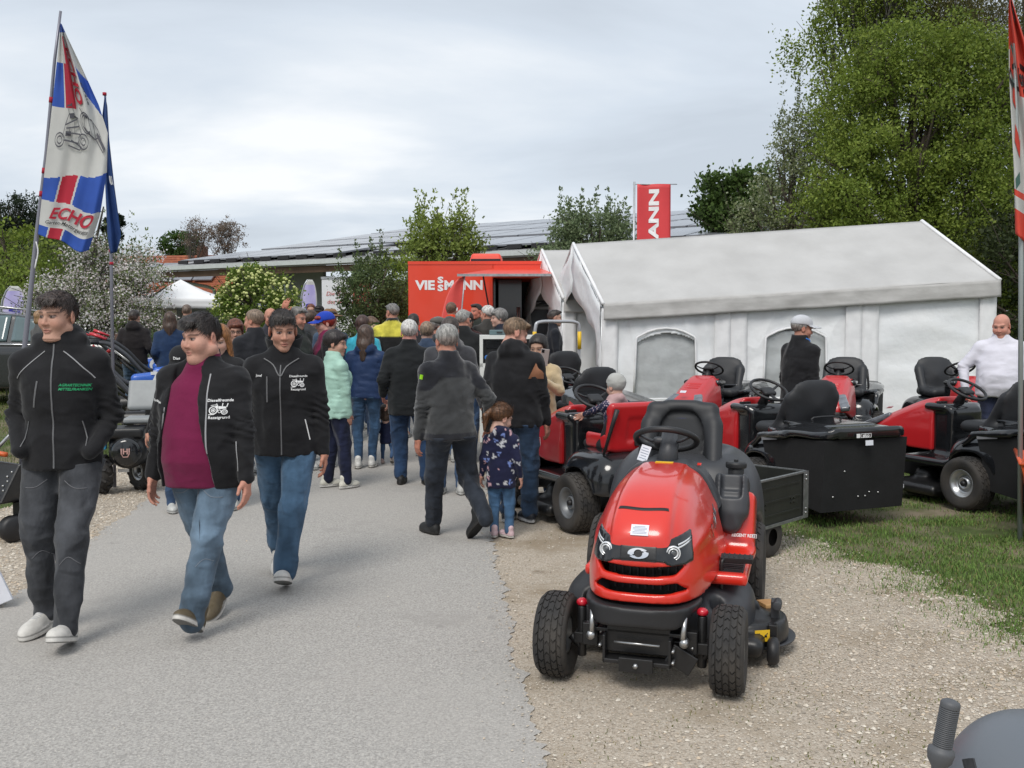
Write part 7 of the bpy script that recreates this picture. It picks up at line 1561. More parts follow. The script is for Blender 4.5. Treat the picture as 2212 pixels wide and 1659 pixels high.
# two-wheel tractor with black engine beside the path
p_ = gnd(255, 1066); t = thing('motor_hoe', 'black two-wheel tractor with crowned H emblem and silver guard beside the path', 'two-wheel tractor', (p_.x, p_.y, .012), R(12))
g = SDF((-.30, -.45, .18), (.36, .40, .66), .014); g.ell((.12, -.10, .40), (.17, .14, .16)); g.box((.10, .10, .42), (.16, .20, .14), r=.03, k=.03); g.box((.08, .0, .58), (.19, .18, .05), r=.02, k=.01); g.build('engine', BLKM, t, 1)
m = MB(); m.lathe([(.0, .02), (.10, .02), (.13, .0), (.135, -.03)], 26, Matrix.Translation((.12, -.235, .41)) @ Matrix.Rotation(PI / 2, 4, 'X')); m.build('recoil_cover', BLKG, t)
EM = mat('emblem_pink', (.50, .30, .27), .5); MB().tube([(.085, -.262, .45), (.085, -.262, .40), (.10, -.262, .37), (.14, -.262, .37), (.155, -.262, .40), (.155, -.262, .45)], .006, 4).build('emblem_crown', EM, t); lettering('emblem_letter', 'H', EM, t, basis((.12, -.262, .42), (1, 0, 0), (0, 0, 1)), .07, bold=.04)
for x in (-.16, .20): wheel(t, x, -.02 if x < 0 else .12, .19, .11, .09, -1, RIMS, n=11, tread='lug', rot=R(38))
m = MB(); m.lathe([(0, .01), (.11, .01), (.12, 0), (.11, -.01), (0, -.01)], 24, Matrix.Translation((-.20, -.24, .13)) @ Matrix.Rotation(R(62), 4, 'Z') @ Matrix.Rotation(PI / 2, 4, 'X')); m.build('cutting_disc', BLKP, t)
SG = mat('silver_guard', (.27, .285, .29), .5, metal=.0, var=.15)
g = SDF((-.15, -.1, .50), (.75, .6, 1.05), .018); g.box((.30, .30, .92), (.24, .02, .17), r=.02, rot=Matrix.Rotation(-.5, 3, 'X')); g.box((.33, .18, .68), (.28, .16, .03), r=.02, k=.02); g.build('guard_plate', SG, t, 1)
m = MB(); m.box((-.10, .15, .62), (.13, .10, .02), Matrix.Rotation(.3, 3, 'Y')); m.build('foot_plate', SG, t, .004)
m = MB(); m.box((-.12, -.12, .50), (.05, .04, .07)); m.build('cyan_cover', mat('cyan_paint', (.03, .28, .50), .4), t, .01); m = MB(); m.box((.45, -.05, .20), (.16, .05, .012), Matrix.Rotation(-.3, 3, 'Y')); m.build('skid', SG, t, .004); m = MB(); m.box((.10, -.262, .245), (.05, .003, .015)); m.build('maker_plate', STEEL, t)
# black flail head with rivets and gauge wheel at the left edge
p_ = gnd(20, 1172); t = thing('flail_mower', 'black riveted mower head with a small gauge wheel cut by the left edge', 'mower head', (p_.x, p_.y, .012), R(-14))
m = MB(); m.add([(-.6, -.1, .22), (.06, -.14, .30), (.12, .0, .58), (-.6, .05, .62), (-.6, .3, .22), (.06, .3, .28), (.12, .32, .50), (-.6, .35, .56)], [(0, 1, 2, 3), (5, 4, 7, 6), (1, 5, 6, 2), (0, 4, 5, 1), (3, 2, 6, 7), (4, 0, 3, 7)]); m.build('housing', BLKM, t, .015)
for i in range(7): MB().lathe([(0, .006), (.007, .003), (.009, 0)], 8, basis((.03 - .02 * (i % 2) + .006 * i, -.125 + .016 * i, .33 + .032 * i), (1, 0, .1), (0, .45, 1))).build('rivet', STEEL, t)
for i in range(5): MB().lathe([(0, .006), (.007, .003), (.009, 0)], 8, basis((-.10 + .005 * i, -.135 + .016 * i, .32 + .045 * i), (1, 0, .1), (0, .45, 1))).build('rivet', STEEL, t)
m = MB(); m.lathe([(0, .05), (.075, .05), (.095, .035), (.10, 0), (.095, -.035), (.075, -.05), (0, -.05)], 26, Matrix.Translation((.05, -.02, .10)) @ Matrix.Rotation(R(70), 4, 'Z') @ Matrix.Rotation(PI / 2, 4, 'X')); m.build('gauge_wheel', BLKP, t); m = MB(); m.box((.06, .05, .22), (.04, .03, .07)); m.build('wheel_bracket', BLKM, t, .006)
m = MB(); m.tube([(-.25, .1, .60), (-.12, .3, .85), (-.3, .8, 1.2)], .014, 8); m.build('handle_tube', STEEL, t); m = MB(); m.tube(spline([(-.4, -.02, .635), (-.2, .0, .66), (.0, .0, .645)], 3), .02, 6); m.build('orange_edge', mat('orange_paint', (.55, .10, .02), .4), t)
# white banner end and patterned sack at the left edge
p_ = gnd(-8, 1320); t = thing('folded_banner', 'corner of a folded white banner hanging down at the left edge', 'banner', (p_.x, p_.y, .012), R(10))
o = MB().box((-.03, 0, .22), (.05, .012, .20), Matrix.Rotation(-.38, 3, 'Y')).build('sheet', PAPER, t, .004); t = thing('sack', 'low patterned grey sack on the path edge below the white banner', 'sack', (p_.x - .05, p_.y + .03, .016))
g = SDF((-.3, -.2, -.02), (.3, .2, .25), .012); g.ell((-.08, 0, .06), (.16, .1, .06)); g.ell((-.12, .0, .12), (.09, .08, .08), k=.04); wv = waves(4, 40, 40, 40); g.disp(lambda X, Y, Z: .006 * wv(X, Y, Z)); g.build('sack_body', mat('patterned_cloth', (.30, .27, .25), .8, col2=(.08, .07, .065), vscale=22, vmask=(.48, .52)), t, 1)
# ------------------------------------------------------------------ small metal cart
Cc = Vector((2.12, 6.95, 0)); d1 = Vector((-.69, -.72, 0)).normalized(); t = thing('garden_cart', 'small black metal cart with folding sides between the two nearest mowers', 'cart', Cc, math.atan2(d1.y, d1.x) - PI)
# local: x runs to the corner (0), panel extends to -x ; depth +y
MC = mat('cart_panel', (.020, .022, .018), .5, var=.35, vscale=6, bump=.001, bscale=30); z0, z1 = .25, .56; Lc, Wc = .85, .72
m = MB(); m.bb((-Lc, 0, z0), (0, .012, z1)); 
for zc in (.31, .405, .50): m.bb((-Lc + .05, -.006, zc - .006), (-.10, .0, zc + .006))
m.build('side_panel', MC, t); m = MB(); m.bb((-.012, 0, z0), (0, Wc, z1)); m.build('side_panel', MC, t); m = MB(); m.bb((-Lc, Wc, z0), (0, Wc + .012, z1)); m.build('side_panel', MC, t); m = MB(); m.bb((-Lc, 0, z0), (-Lc + .012, Wc, z1)); m.build('side_panel', MC, t)
m = MB(); m.bb((-Lc, 0, z0 - .01), (0, Wc, z0 + .004)); m.build('floor', MC, t)
GV = mat('galvanised_edge', (.26, .27, .27), .4, metal=.6, var=.3, vscale=20)
for a, b_ in (((-Lc, -.010, z1 - .004), (.012, .016, z1 + .008)), ((-.004, -.01, z1 - .004), (.014, Wc, z1 + .008)), ((-Lc, Wc, z1 - .004), (0, Wc + .018, z1 + .008)), ((-Lc, -.012, z0 - .022), (.012, .016, z0 - .004))): m = MB(); m.bb(a, b_); m.build('edge_rail', GV, t)
m = MB(); m.bb((-.055, -.014, z0 - .02), (.010, -.007, z1)); m.build('corner_post', GV, t)
for zc in (.27, .30, .51, .54): MB().cyl((-.03, -.022, zc), (-.03, -.01, zc), .007, 8).build('bolt', STEEL, t)
for c_x in (-.22, -.62):
    for k in range(4): MB().box((c_x + .035 * (k % 2), -.004, .37 + .03 * (k // 2)), (.014, .004, .007), Matrix.Rotation(.5 * (1 if k % 2 else -1), 3, 'Y')).build('embossing', MC, t)
for y in (.05, Wc - .05): m = MB(); m.lathe([(.06, -.04), (.12, -.045), (.15, -.02), (.15, .02), (.12, .045), (.06, .04)], 24, Matrix.Translation((-.45, y, .15)) @ Matrix.Rotation(PI / 2, 4, 'X')); m.build('wheel', RUB, t)
# timber blocks beside the deck
for i, (lab, c, h, rz) in enumerate((('upright pale timber block standing by the rear wheel of the nearest mower', (1.30, 4.86, .10), (.038, .05, .10), .25), ('long pale timber beam lying under the cutting deck of the nearest mower', (1.16, 4.95, .055), (.15, .045, .05), .35))):
    o = MB().box((0, 0, 0), h).build('timber_block', WOOD, None, .003); o.location = (c[0], c[1], h[2] + .012 if i else c[2] + .012); o.rotation_euler = (0, 0, rz); tag(o, lab, 'timber block')
# lever and grey mudguard of the machine cut by the bottom right corner
t = thing('parked_machine', 'grey mudguard and ribbed hand lever of a machine cut by the bottom corner', 'lawn mower', (1.1, 1.5, 0)); a = at(2054, 1517, 1.42); b_ = at(2083, 1612, 1.36); c_ = at(2100, 1700, 1.36); o0 = Vector((1.1, 1.5, 0)); a, b_, c_ = a - o0, b_ - o0, c_ - o0; ax = (b_ - a); Ls = ax.length
u_ = ax.normalized(); M_ = basis(a, u_.cross(Vector((0, 1, 0))), Vector((0, 1, 0))); zz = Vector((M_[0][2], M_[1][2], M_[2][2])); sg = 1 if zz.dot(u_) > 0 else -1
pr_ = [(.0, -.004), (.008, -.004), (.013, -.001), (.0142, .003), (.0142, .006)]
for k in range(21): z_ = .008 + k * .0034; pr_ += [(.0142, z_), (.0142, z_ + .0018), (.0132, z_ + .0020), (.0132, z_ + .0032)]
pr_ += [(.0145, .082), (.019, .085), (.0195, .092), (.0175, .105), (.010, .118), (.008, .13)]
m = MB(); m.lathe([(r_, z_ * sg * Ls / .085) for r_, z_ in pr_], 28, M_); m.build('lever_grip', mat('soft_grey_plastic', (.085, .088, .095), .55), t); m = MB(); m.cyl(b_ + u_ * .02, c_ + u_ * .1, .0085, 10); m.build('lever_rod', BLKP, t)
g = SDF((-.5, -.2, .45), (.4, .6, 1.15), .014); f_ = at(2275, 1558, 1.75) - o0; g.ell((f_.x, f_.y, f_.z - .21), (.175, .26, .21)); g.box((f_.x + .05, f_.y - .0, f_.z - .30), (.19, .22, .12), r=.1, k=.05); g.build('mudguard', mat('mudguard_plastic', (.13, .145, .165), .38, bump=.0003, bscale=300), t, 2)
# orange tipper corner at the right edge
p_ = at(2205, 1010, 6.9); t = thing('tipping_trailer', 'orange metal tray corner at the right edge in front of the side-on mower', 'trailer', (p_.x, p_.y, 0), R(-25)); OR = mat('orange_tray', (.60, .085, .018), .35, coat=.3, var=.08)
m = MB(); m.add([(.0, 0, .62), (.9, 0, .62), (.9, .9, .62), (0, .9, .62), (.10, .08, .22), (.8, .08, .22), (.8, .8, .22), (.10, .8, .22), (.03, .03, .62), (.87, .03, .62), (.87, .87, .62), (.03, .87, .62), (.13, .11, .25), (.77, .11, .25), (.77, .77, .25), (.13, .77, .25)],
      [(0, 4, 5, 1), (1, 5, 6, 2), (2, 6, 7, 3), (3, 7, 4, 0), (4, 7, 6, 5), (8, 9, 13, 12), (9, 10, 14, 13), (10, 11, 15, 14), (11, 8, 12, 15), (12, 13, 14, 15), (0, 1, 9, 8), (1, 2, 10, 9), (2, 3, 11, 10), (3, 0, 8, 11)]); m.build('tray', OR, t)
for a_, b2 in (((0, 0), (.9, 0)), ((0, 0), (0, .9))): m = MB(); m.cyl((a_[0], a_[1], .62), (b2[0], b2[1], .62), .014, 6); m.build('rim_edge', OR, t)
for z_ in (.26, .30): MB().cyl((.06, .06, z_), (.12, .1, z_), .009, 8).build('bolt', STEEL, t)
m = MB(); m.lathe([(.08, -.05), (.17, -.055), (.2, 0), (.17, .055), (.08, .05)], 24, Matrix.Translation((.45, .3, .2)) @ Matrix.Rotation(PI / 2, 4, 'X')); m.build('wheel', RUB, t)
# power distribution box with sockets
p_ = at(1036, 700, 10.4); t = thing('power_box', 'white framed power distribution box with blue and red sockets behind the crowd', 'power box', (p_.x, p_.y, float(terrain(p_.x, p_.y))), R(2))
WB = mat('white_steel', (.70, .71, .68), .4, var=.06); bw, bz0, bz1 = .62, .35, 1.50
for a, b_ in (((0, 0, bz1 - .04), (bw, .5, bz1)), ((0, 0, bz1 - .34), (bw, .03, bz1 - .30)), ((0, 0, bz0), (.035, .5, bz1 - .04)), ((bw - .035, 0, bz0), (bw, .5, bz1 - .04)), ((.035, 0, bz0), (bw - .035, .03, bz1 - .34))): m = MB(); m.bb(a, b_); m.build('frame', WB, t)
m = MB(); m.bb((.035, .06, bz1 - .30), (bw - .035, .1, bz1 - .04)); m.build('socket_panel', BLKM, t)
for x, c in ((.08, mat('socket_blue', (.03, .16, .50), .4)), (.155, mat('socket_red', (.5, .02, .03), .4)), (.24, mat('socket_blue', (.03, .16, .50), .4))): m = MB(); m.cyl((x, .02, bz1 - .24), (x, .07, bz1 - .24), .028, 12); m.build('socket', c, t, .004)
m = MB(); m.bb((.07, .045, bz1 - .14), (.22, .06, bz1 - .06)); m.build('dark_window', BLKG, t); m = MB(); m.bb((.04, .12, bz0), (bw - .04, .48, bz1 - .04)); m.build('cabinet', WB, t)
for x in (.04, bw - .04): MB().bb((x - .03, 0, 0), (x + .03, .45, bz0)).build('leg', STEEL, t)
t = thing('tool_case', 'grey green tool case lying on the power box', 'case', (p_.x + .10, p_.y + .2, float(terrain(p_.x, p_.y)) + bz1 + .001)); MB().bb((0, 0, 0), (.22, .2, .055)).build('case_body', mat('case_green', (.09, .14, .15), .5), t, .006); MB().bb((.08, -.012, .02), (.14, .0, .035)).build('handle', BLKP, t)
# green tank
p_ = at(820, 700, 13.6); t = thing('green_tank', 'bright green plastic tank on a frame behind the crowd', 'tank', (p_.x, p_.y, float(terrain(p_.x, p_.y))), R(8)); GT = mat('bright_green_plastic', (.07, .50, .12), .4, coat=.2, var=.1)
g = SDF((-.4, -.3, .4), (.4, .3, 1.5), .02); g.box((0, 0, 1.08), (.30, .22, .30), r=.06); g.box((0, 0, 1.38), (.33, .25, .03), r=.02, k=.01); g.box((0, -.02, .68), (.30, .24, .08), r=.04, k=.01); g.build('tank_body', GT, t, 1)
o = MB().box((.04, -.228, 1.16), (.08, .004, .05)).build('white_logo', WHT, t, .002); m = MB(); m.bb((-.28, -.25, .76), (.28, .22, .79)); m.build('frame', STEEL, t)
for sx in (-.24, .24): MB().bb((sx - .015, -.22, 0), (sx + .015, -.19, .76)).build('leg', STEEL, t); MB().bb((sx - .015, .19, 0), (sx + .015, .22, .76)).build('leg', STEEL, t)
# pushchair
p_ = gnd(978, 1002); t = thing('pushchair', 'dark pushchair rolling ahead of the man in the grey fleece', 'pushchair', (p_.x, p_.y, .02), R(180))
for sx in (-1, 1):
    m = MB(); m.lathe([(.09, -.02), (.145, -.022), (.155, 0), (.145, .022), (.09, .02)], 26, Matrix.Translation((sx * .25, 0, .155)) @ Matrix.Rotation(PI / 2, 4, 'Y')); w_ = m.build('wheel', RUB, t); m = MB(); m.lathe([(0, -.01), (.09, -.012), (.09, .012), (0, .01)], 18, Matrix.Translation((sx * .25, 0, .155)) @ Matrix.Rotation(PI / 2, 4, 'Y')); m.build('rim', RIMG, w_)
    MB().tube([(sx * .2, .05, .16), (sx * .2, -.25, .45), (sx * .2, .25, 1.0)], .012, 6).build('frame', STEEL, t)
    m = MB(); m.lathe([(.0, -.02), (.09, -.02), (.09, .02), (0, .02)], 20, Matrix.Translation((sx * .15, -.55, .09)) @ Matrix.Rotation(PI / 2, 4, 'Y')); m.build('wheel', RUB, t)
MB().bb((-.25, -.015, .14), (.25, .015, .17)).build('axle', BLKM, t); g = SDF((-.3, -.6, .2), (.3, .3, .95), .02); g.box((0, -.2, .42), (.17, .28, .10), r=.05); g.box((0, .0, .62), (.17, .06, .22), r=.04, k=.05); g.build('seat', mat('pushchair_cloth', (.02, .03, .06), .9), t, 1)
# brown board and far horizon roof
p_ = at(268, 735, 17); t = thing('brown_board', 'brown board leaning on the hedge behind the dark car bonnet', 'board', (p_.x, p_.y, float(terrain(p_.x, p_.y)))); MB().bb((-.16, 0, .9), (.16, .03, 1.25)).build('board', mat('brown_wood', (.14, .08, .06), .8, var=.3), t); MB().bb((-.02, .03, 0), (.02, .06, 1.2)).build('post', WOOD, t)
# ------------------------------------------------------------------ who stands where
def wl(yaw, dx, dy): c, s_ = math.cos(-yaw), math.sin(-yaw); return dx * c - dy * s_, dx * s_ + dy * c
def P_(px, D, ytop, deg, label, **k):
    g_ = k.pop('group', 'visitors at the open-air machine show'); p = at(px, 700, D); z = float(terrain(p.x, D)) + (.02 if -3.2 < p.x < .3 else .012); H = 1.62 + (700 - ytop) / 2100 * D - z; yaw = R(deg)
    for key in ('hands', 'elbows'):
        if key + 'w' in k: v = k.pop(key + 'w'); k[key] = [(*wl(yaw, a, b_), c) for a, b_, c in v]
    if 'feetw' in k: v = k.pop('feetw'); k['feet'] = [(*wl(yaw, f[0], f[1]), *f[2:]) for f in v]
    k.setdefault('q', 1.0 if D < 6.1 else 1.4 if D < 8 else 1.9 if D < 11 else 2.7)
    return person((p.x, D, z), H, yaw, label, g_, **k)
def hat(t, info, kind, col, txt=None):
    M_ = info['head']; mt = fabric('hat_' + '_'.join('%d' % (c * 100) for c in col), col, .9, .15, .002, 60)
    g = SDF((-.2, -.26, -.06), (.2, .2, .2), .008)
    if kind == 'cap':
        g.ell((0, .012, .055), (.094, .116, .092)); sl, X, Y, Z = g.region(); g.f = np.maximum(g.f, .042 - Z); g.op(lambda X, Y, Z: np.maximum(np.sqrt((X / .085) ** 2 + ((Y + .09) / .105) ** 2) - 1, 0) * .08 + np.abs(Z - .05 + .5 * (Y + .10) * -.35 + X * X * 4) - .006 + np.maximum(Y + .02, 0), (-.1, -.2, 0), (.1, -.01, .1), .006)
    elif kind == 'flat':
        g.ell((0, -.0, .075), (.105, .128, .055)); g.ell((0, -.10, .05), (.07, .05, .012), k=.02)
    elif kind == 'knit':
        g.ell((0, .012, .045), (.092, .112, .10)); wv = waves(2, 90, 90, 90); g.disp(lambda X, Y, Z: .003 * wv(X, Y, Z)); sl, X, Y, Z = g.region(); g.f = np.maximum(g.f, -.03 - .4 * Y * (Y > 0) - Z + .075 * sstep(-.02, -.06, Y))
    else:
        g.ell((0, .015, .075), (.092, .108, .085)); g.ell((0, .015, .05), (.165, .19, .016), k=.02); g.ell((0, .015, .17), (.04, .07, .03), k=.03, mode='s')
    o = g.build('hat', mt, t, 1, None, M_)
    if txt: bv = bvh_of(o); c = M_ @ Vector((0, 0, .09)); d = (M_.to_3x3() @ Vector((0, 1, 0))).normalized(); x = (M_.to_3x3() @ Vector((1, 0, 0))).normalized(); proj_text('hat_lettering', txt, WHT, t, bv, basis(c - d * .4, x, (0, 0, 1)), d, .032, .003, bold=.03)
def glasses(t, info, dark=False):
    M_ = info['head']; m = MB()
    for sx in (-1, 1): m.tube([M_ @ Vector((sx * .033 + .021 * math.cos(a), -.100 + .1 * abs(.033 - 0) * 0, .0 + .017 * math.sin(a))) for a in np.linspace(0, 2 * PI, 17)], .0022, 5, cap=False); m.tube([M_ @ Vector((sx * .054, -.098, .004)), M_ @ Vector((sx * .078, -.02, .006))], .002, 4)
    m.tube([M_ @ Vector((-.012, -.102, .004)), M_ @ Vector((.012, -.102, .004))], .002, 4); o = m.build('glasses', BLKINK, t)
    if dark: m = MB(); [m.add([M_ @ Vector((sx * .033 + .021 * math.cos(a), -.101, .017 * math.sin(a))) for a in np.linspace(0, 2 * PI, 13)[:-1]], [tuple(range(12))]) for sx in (-1, 1)]; m.build('dark_lens', BLKG, o)
def zipper(t, bv, x0=0.0, z0=.86, z1=1.45, w_=.012, s=1.0, lean=0.0):
    proj_line('zip', [(x0 + lean * (1 - k / 7), (z0 + (z1 - z0) * k / 7) * s) for k in range(8)], w_, ZIPM, t, bv, basis((0, -1, 0), (1, 0, 0), (0, 0, 1)), (0, 1, 0), .003, 3)
FP = basis((0, -1, 0), (1, 0, 0), (0, 0, 1))
SK = (.50, .29, .215); SKR = (.52, .25, .18); SKP = (.55, .34, .27)
JB = (.065, .11, .17); JD = (.022, .045, .095); JG = (.052, .055, .062)
WS = ((.62, .60, .56), (.66, .64, .60), (.45, .45, .46)); BS = ((.012, .012, .012), (.02, .018, .016), None)
def seams(t, inf, c):
    bv = bvh_of(inf['tr']); s_ = inf['s']; m_ = mat('jeans_seam_%d' % (c[2] * 100), c, .8)
    for sx in (-1, 1): proj_line('seam', [(sx * .05, .80 * s_), (sx * .10, .765 * s_), (sx * .155, .76 * s_)], .004, m_, t, bv, FP, (0, 1, 0), .002, 4); proj_line('seam', [(sx * .045, .40 * s_), (sx * .09, .44 * s_), (sx * .14, .40 * s_)], .0035, m_, t, bv, FP, (0, 1, 0), .002, 4)
    proj_line('fly_seam', [(.012, .83 * s_), (.016, .76 * s_), (.0, .72 * s_)], .005, m_, t, bv, FP, (0, 1, 0), .002, 4)
# --- first young man
def jl(V, s):   # washed jeans: pale thighs, seams
    c = np.tile(np.array(JG), (len(V), 1)); z = V[:, 2] / s; f = .55 * np.exp(-((z - .66) / .15) ** 2) + .2 * np.exp(-((z - .40) / .08) ** 2); return c * (1 + f * (V[:, 1] < .05))[:, None]
t, jk, inf = P_(128, 4.97, 627, 6, 'young man in a black hooded softshell jacket with green lettering, hands in pockets', nohands=True, look=(-.36, .03, 0), hood=True, hem=.85, w=1.02,
    hands=((-.165, -.115, .94), (.17, -.115, .93)), elbows=((-.55, 1, -.1), (.55, 1, -.1)), feet=((-.135, .06, 0, .08, -.25), (.07, -.24, .0, -.30, -.02)), legs=JG, legcol=jl, shoes=WS, hair=('short', (.05, .032, .026), .018), skin=SK, legw=1.07, fold=1.3, fat=.2)
seams(t, inf, (.13, .13, .14)); bv = bvh_of(jk); s_ = inf['s']; zipper(t, bv, .0, .86, 1.47, .008, s_)
for i, (tx, zz) in enumerate((('AGRARTECHNIK', 1.268), ('MITTELFRANKEN', 1.248))): proj_text('green_lettering', tx, mat('green_thread', (.01, .32, .12), .6), t, bv, basis((.105, -1, zz * s_), (1, 0, -.03), (.03, 0, 1)), (0, 1, 0), .0185, .004, bold=.02, shear=.3)
for sx in (-1, 1): proj_line('piping', [(sx * .045, 1.435 * s_), (sx * .09, 1.40 * s_), (sx * .16, 1.335 * s_), (sx * .19, 1.30 * s_)], .005, REFL, t, bv, FP, (0, 1, 0), .003, 4); proj_line('pocket_seam', [(sx * .155, .97 * s_), (sx * .13, 1.09 * s_)], .005, ZIPM, t, bv, FP, (0, 1, 0), .003, 3)
proj_line('chest_zip', [(-.09, 1.16 * s_), (-.07, 1.29 * s_)], .009, ZIPM, t, bv, FP, (0, 1, 0), .003, 3)
# --- second: open jacket over burgundy shirt
def jl2(V, s): c = np.tile(np.array((.085, .125, .17)), (len(V), 1)); z = V[:, 2] / s; f = 1.0 * np.exp(-((z - .62) / .17) ** 2) * sstep(.1, .0, V[:, 1]) + .35 * np.exp(-((z - .30) / .08) ** 2); return c * (1 + f)[:, None]
def cut2(g, s, off): g.op(lambda X, Y, Z: np.maximum(np.abs(X + .045 + .03 * (Z / s - 1.2)) - (.085 + .07 * sstep(1.3, .9, Z / s) * .9 - .02 * sstep(1.4, 1.5, Z / s)), Y + .03), (-.35, -.6, .7), (.35, .0, 1.6), .01, 's')
t, jk, inf = P_(437, 5.05, 673, -9, 'heavy young man in a black jacket open over a burgundy shirt', look=(-.42, .10, 0), w=1.22, belly=.07, fat=1, hem=.80, cut=cut2,
    hands=((-.285, -.03, .80), (.275, -.10, .80)), elbows=((-1, .4, 0), (1, .4, 0)), feet=((-.075, .28, .0, .35, .1), (.01, -.20, .015, -.55, -.05)), legcol=jl2, shoes=((.10, .075, .04), (.60, .58, .54), None), hair=('short', (.028, .02, .018), .017), skin=(.54, .30, .23), legw=1.08, fold=1.3, q=1.0)
seams(t, inf, (.16, .19, .23)); s_ = inf['s']; g = SDF((-.4, -.45, .75), (.4, .3, 1.56), .009); g.loft([(z, rx * .925, ry * .925, ox, oy) for z, rx, ry, ox, oy in inf['L'][:7]] + [(inf['L'][7][0] - .02, .082, .078, 0, inf['L'][7][4])], p=2.3); wv = waves(61, 10, 10, 22); g.disp(lambda X, Y, Z: .0035 * wv(X, Y, Z))
MAR = fabric('burgundy_jersey', (.16, .012, .055), .9, .12, .002, 40); g.build('shirt', MAR, t, 1); bv = bvh_of(jk)
for x, z0, z1, ln in ((.082, .80, 1.42, .05),): proj_line('zip', [(x + .06 * (1 - k / 6) * .6, (z0 + (z1 - z0) * k / 6) * s_) for k in range(7)], .007, REFL, t, bv, FP, (0, 1, 0), .004, 3)
for p in ([(-.16, 1.08 * s_), (-.145, 1.24 * s_)], [(.235, .90 * s_), (.225, 1.06 * s_)]): proj_line('pocket_zip', p, .006, REFL, t, bv, FP, (0, 1, 0), .004, 3)
tractor_emblem(t, bv, .15, 1.235 * s_, .92); proj_text('name_lettering', 'Korbinian', WHT, t, bv, basis((-.208, -1, 1.27 * s_), (1, 0, -.18), (.18, 0, 1)), (0, 1, 0), .018, .004, bold=.02)
# --- third
def jl3(V, s): c = np.tile(np.array((.065, .125, .205)), (len(V), 1)); z = V[:, 2] / s; f = .55 * np.exp(-((z - .64) / .16) ** 2) * sstep(.1, .0, V[:, 1]); return c * (1 + f)[:, None]
t, jk, inf = P_(613, 5.95, 667, 5, 'young man in a zipped black softshell jacket with a white tractor emblem, biting his lip', look=(.26, .14, 0), hem=.83, w=1.10,
    hands=((-.26, .05, .80), (.245, -.02, .76)), elbows=((-1, .6, 0), (1, .5, 0)), feet=((-.10, .34, .0, .45, .1), (.0, -.14, .0, -.35, .0)), legcol=jl3, shoes=WS, hair=('short', (.03, .022, .018), .018), skin=(.50, .27, .195), fold=1.3, lean=.05, legw=1.08)
bv = bvh_of(jk); s_ = inf['s']; zipper(t, bv, -.005, .84, 1.40, .008, s_); tractor_emblem(t, bv, .10, 1.29 * s_, .85)
proj_text('name_lettering', 'Josef', WHT, t, bv, basis((-.135, -1, 1.335 * s_), (1, 0, 0), (0, 0, 1)), (0, 1, 0), .020, .004, bold=.02); proj_line('chest_zip', [(-.085, 1.17 * s_), (-.085, 1.33 * s_)], .009, ZIPM, t, bv, FP, (0, 1, 0), .003, 3)
proj_line('collar_edge', [(-.11, 1.44 * s_), (-.05, 1.40 * s_), (-.005, 1.33 * s_), (.03, 1.39 * s_), (.10, 1.44 * s_)], .008, ZIPM, t, bv, FP, (0, 1, 0), .005, 4); proj_line('pocket_zip', [(.16, .93 * s_), (.135, 1.06 * s_)], .006, WHT, t, bv, FP, (0, 1, 0), .003, 3)
g = SDF((-.14, -.16, 1.40), (.14, .16, 1.56), .008); g.op(lambda X, Y, Z: np.abs(np.sqrt((X / 1.15) ** 2 + (Y - .0) ** 2) - .078 - .25 * (Z - 1.45)) - .007 + np.maximum(np.abs(Z - 1.475 - .25 * Y) - .045, 0) + .03 * np.exp(-(X / .03) ** 2) * (Y < 0), None, None); g.build('collar', SOFT, t, 1, lambda V: np.tile(np.array(BLACKC), (len(V), 1)))
MB().lathe([(.0, 0), (.052, 0), (.05, .02), (0, .02)], 16, Matrix.Translation((0, -.015, 1.43 * s_))).build('shirt', MAR, t)
# --- man in grey fleece, seen from behind
def fleece(V, s):
    c = np.tile(np.array((.050, .052, .054)), (len(V), 1)); z = V[:, 2] / s; ax = np.abs(V[:, 0]) / s; dark = (z > 1.335 - .10 * sstep(.10, .22, ax)) | (z < .885) & (ax < .25)
    c[dark] = (.017, .018, .024); return c
y_ = 212; t, jk, inf = P_(972, 7.15, 699, y_, 'grey haired man striding left in a grey fleece jacket with black shoulders', w=1.18, hem=.83, topmat=KNIT, topcol=fleece, look=(-.15, .12, 0), legs=(.028, .034, .046), legw=1.02,
    handsw=((.28, .12, .90), (-.235, -.05, .83)), elbowsw=((.9, -.4, 0), (-.5, -.8, 0)), feetw=((.24, -.06, .03, .75, .1), (-.15, .22, 0, 0, .05)), shoes=BS, hair=('buzz', LGREY, .008), skin=SKR, fold=1.4, lean=.07, drop=.03)
bv = bvh_of(jk); proj_line('green_badge', [(0, 0), (.006, .034)], .026, mat('neon_green', (.35, .75, .02), .5), t, bv, basis(Vector((*wl(R(y_), -.205, -.9), 1.20)), Vector((*wl(R(y_), 1, 0), 0)), (0, 0, 1)), Vector((*wl(R(y_), 0, 1), 0)), .004, 3)
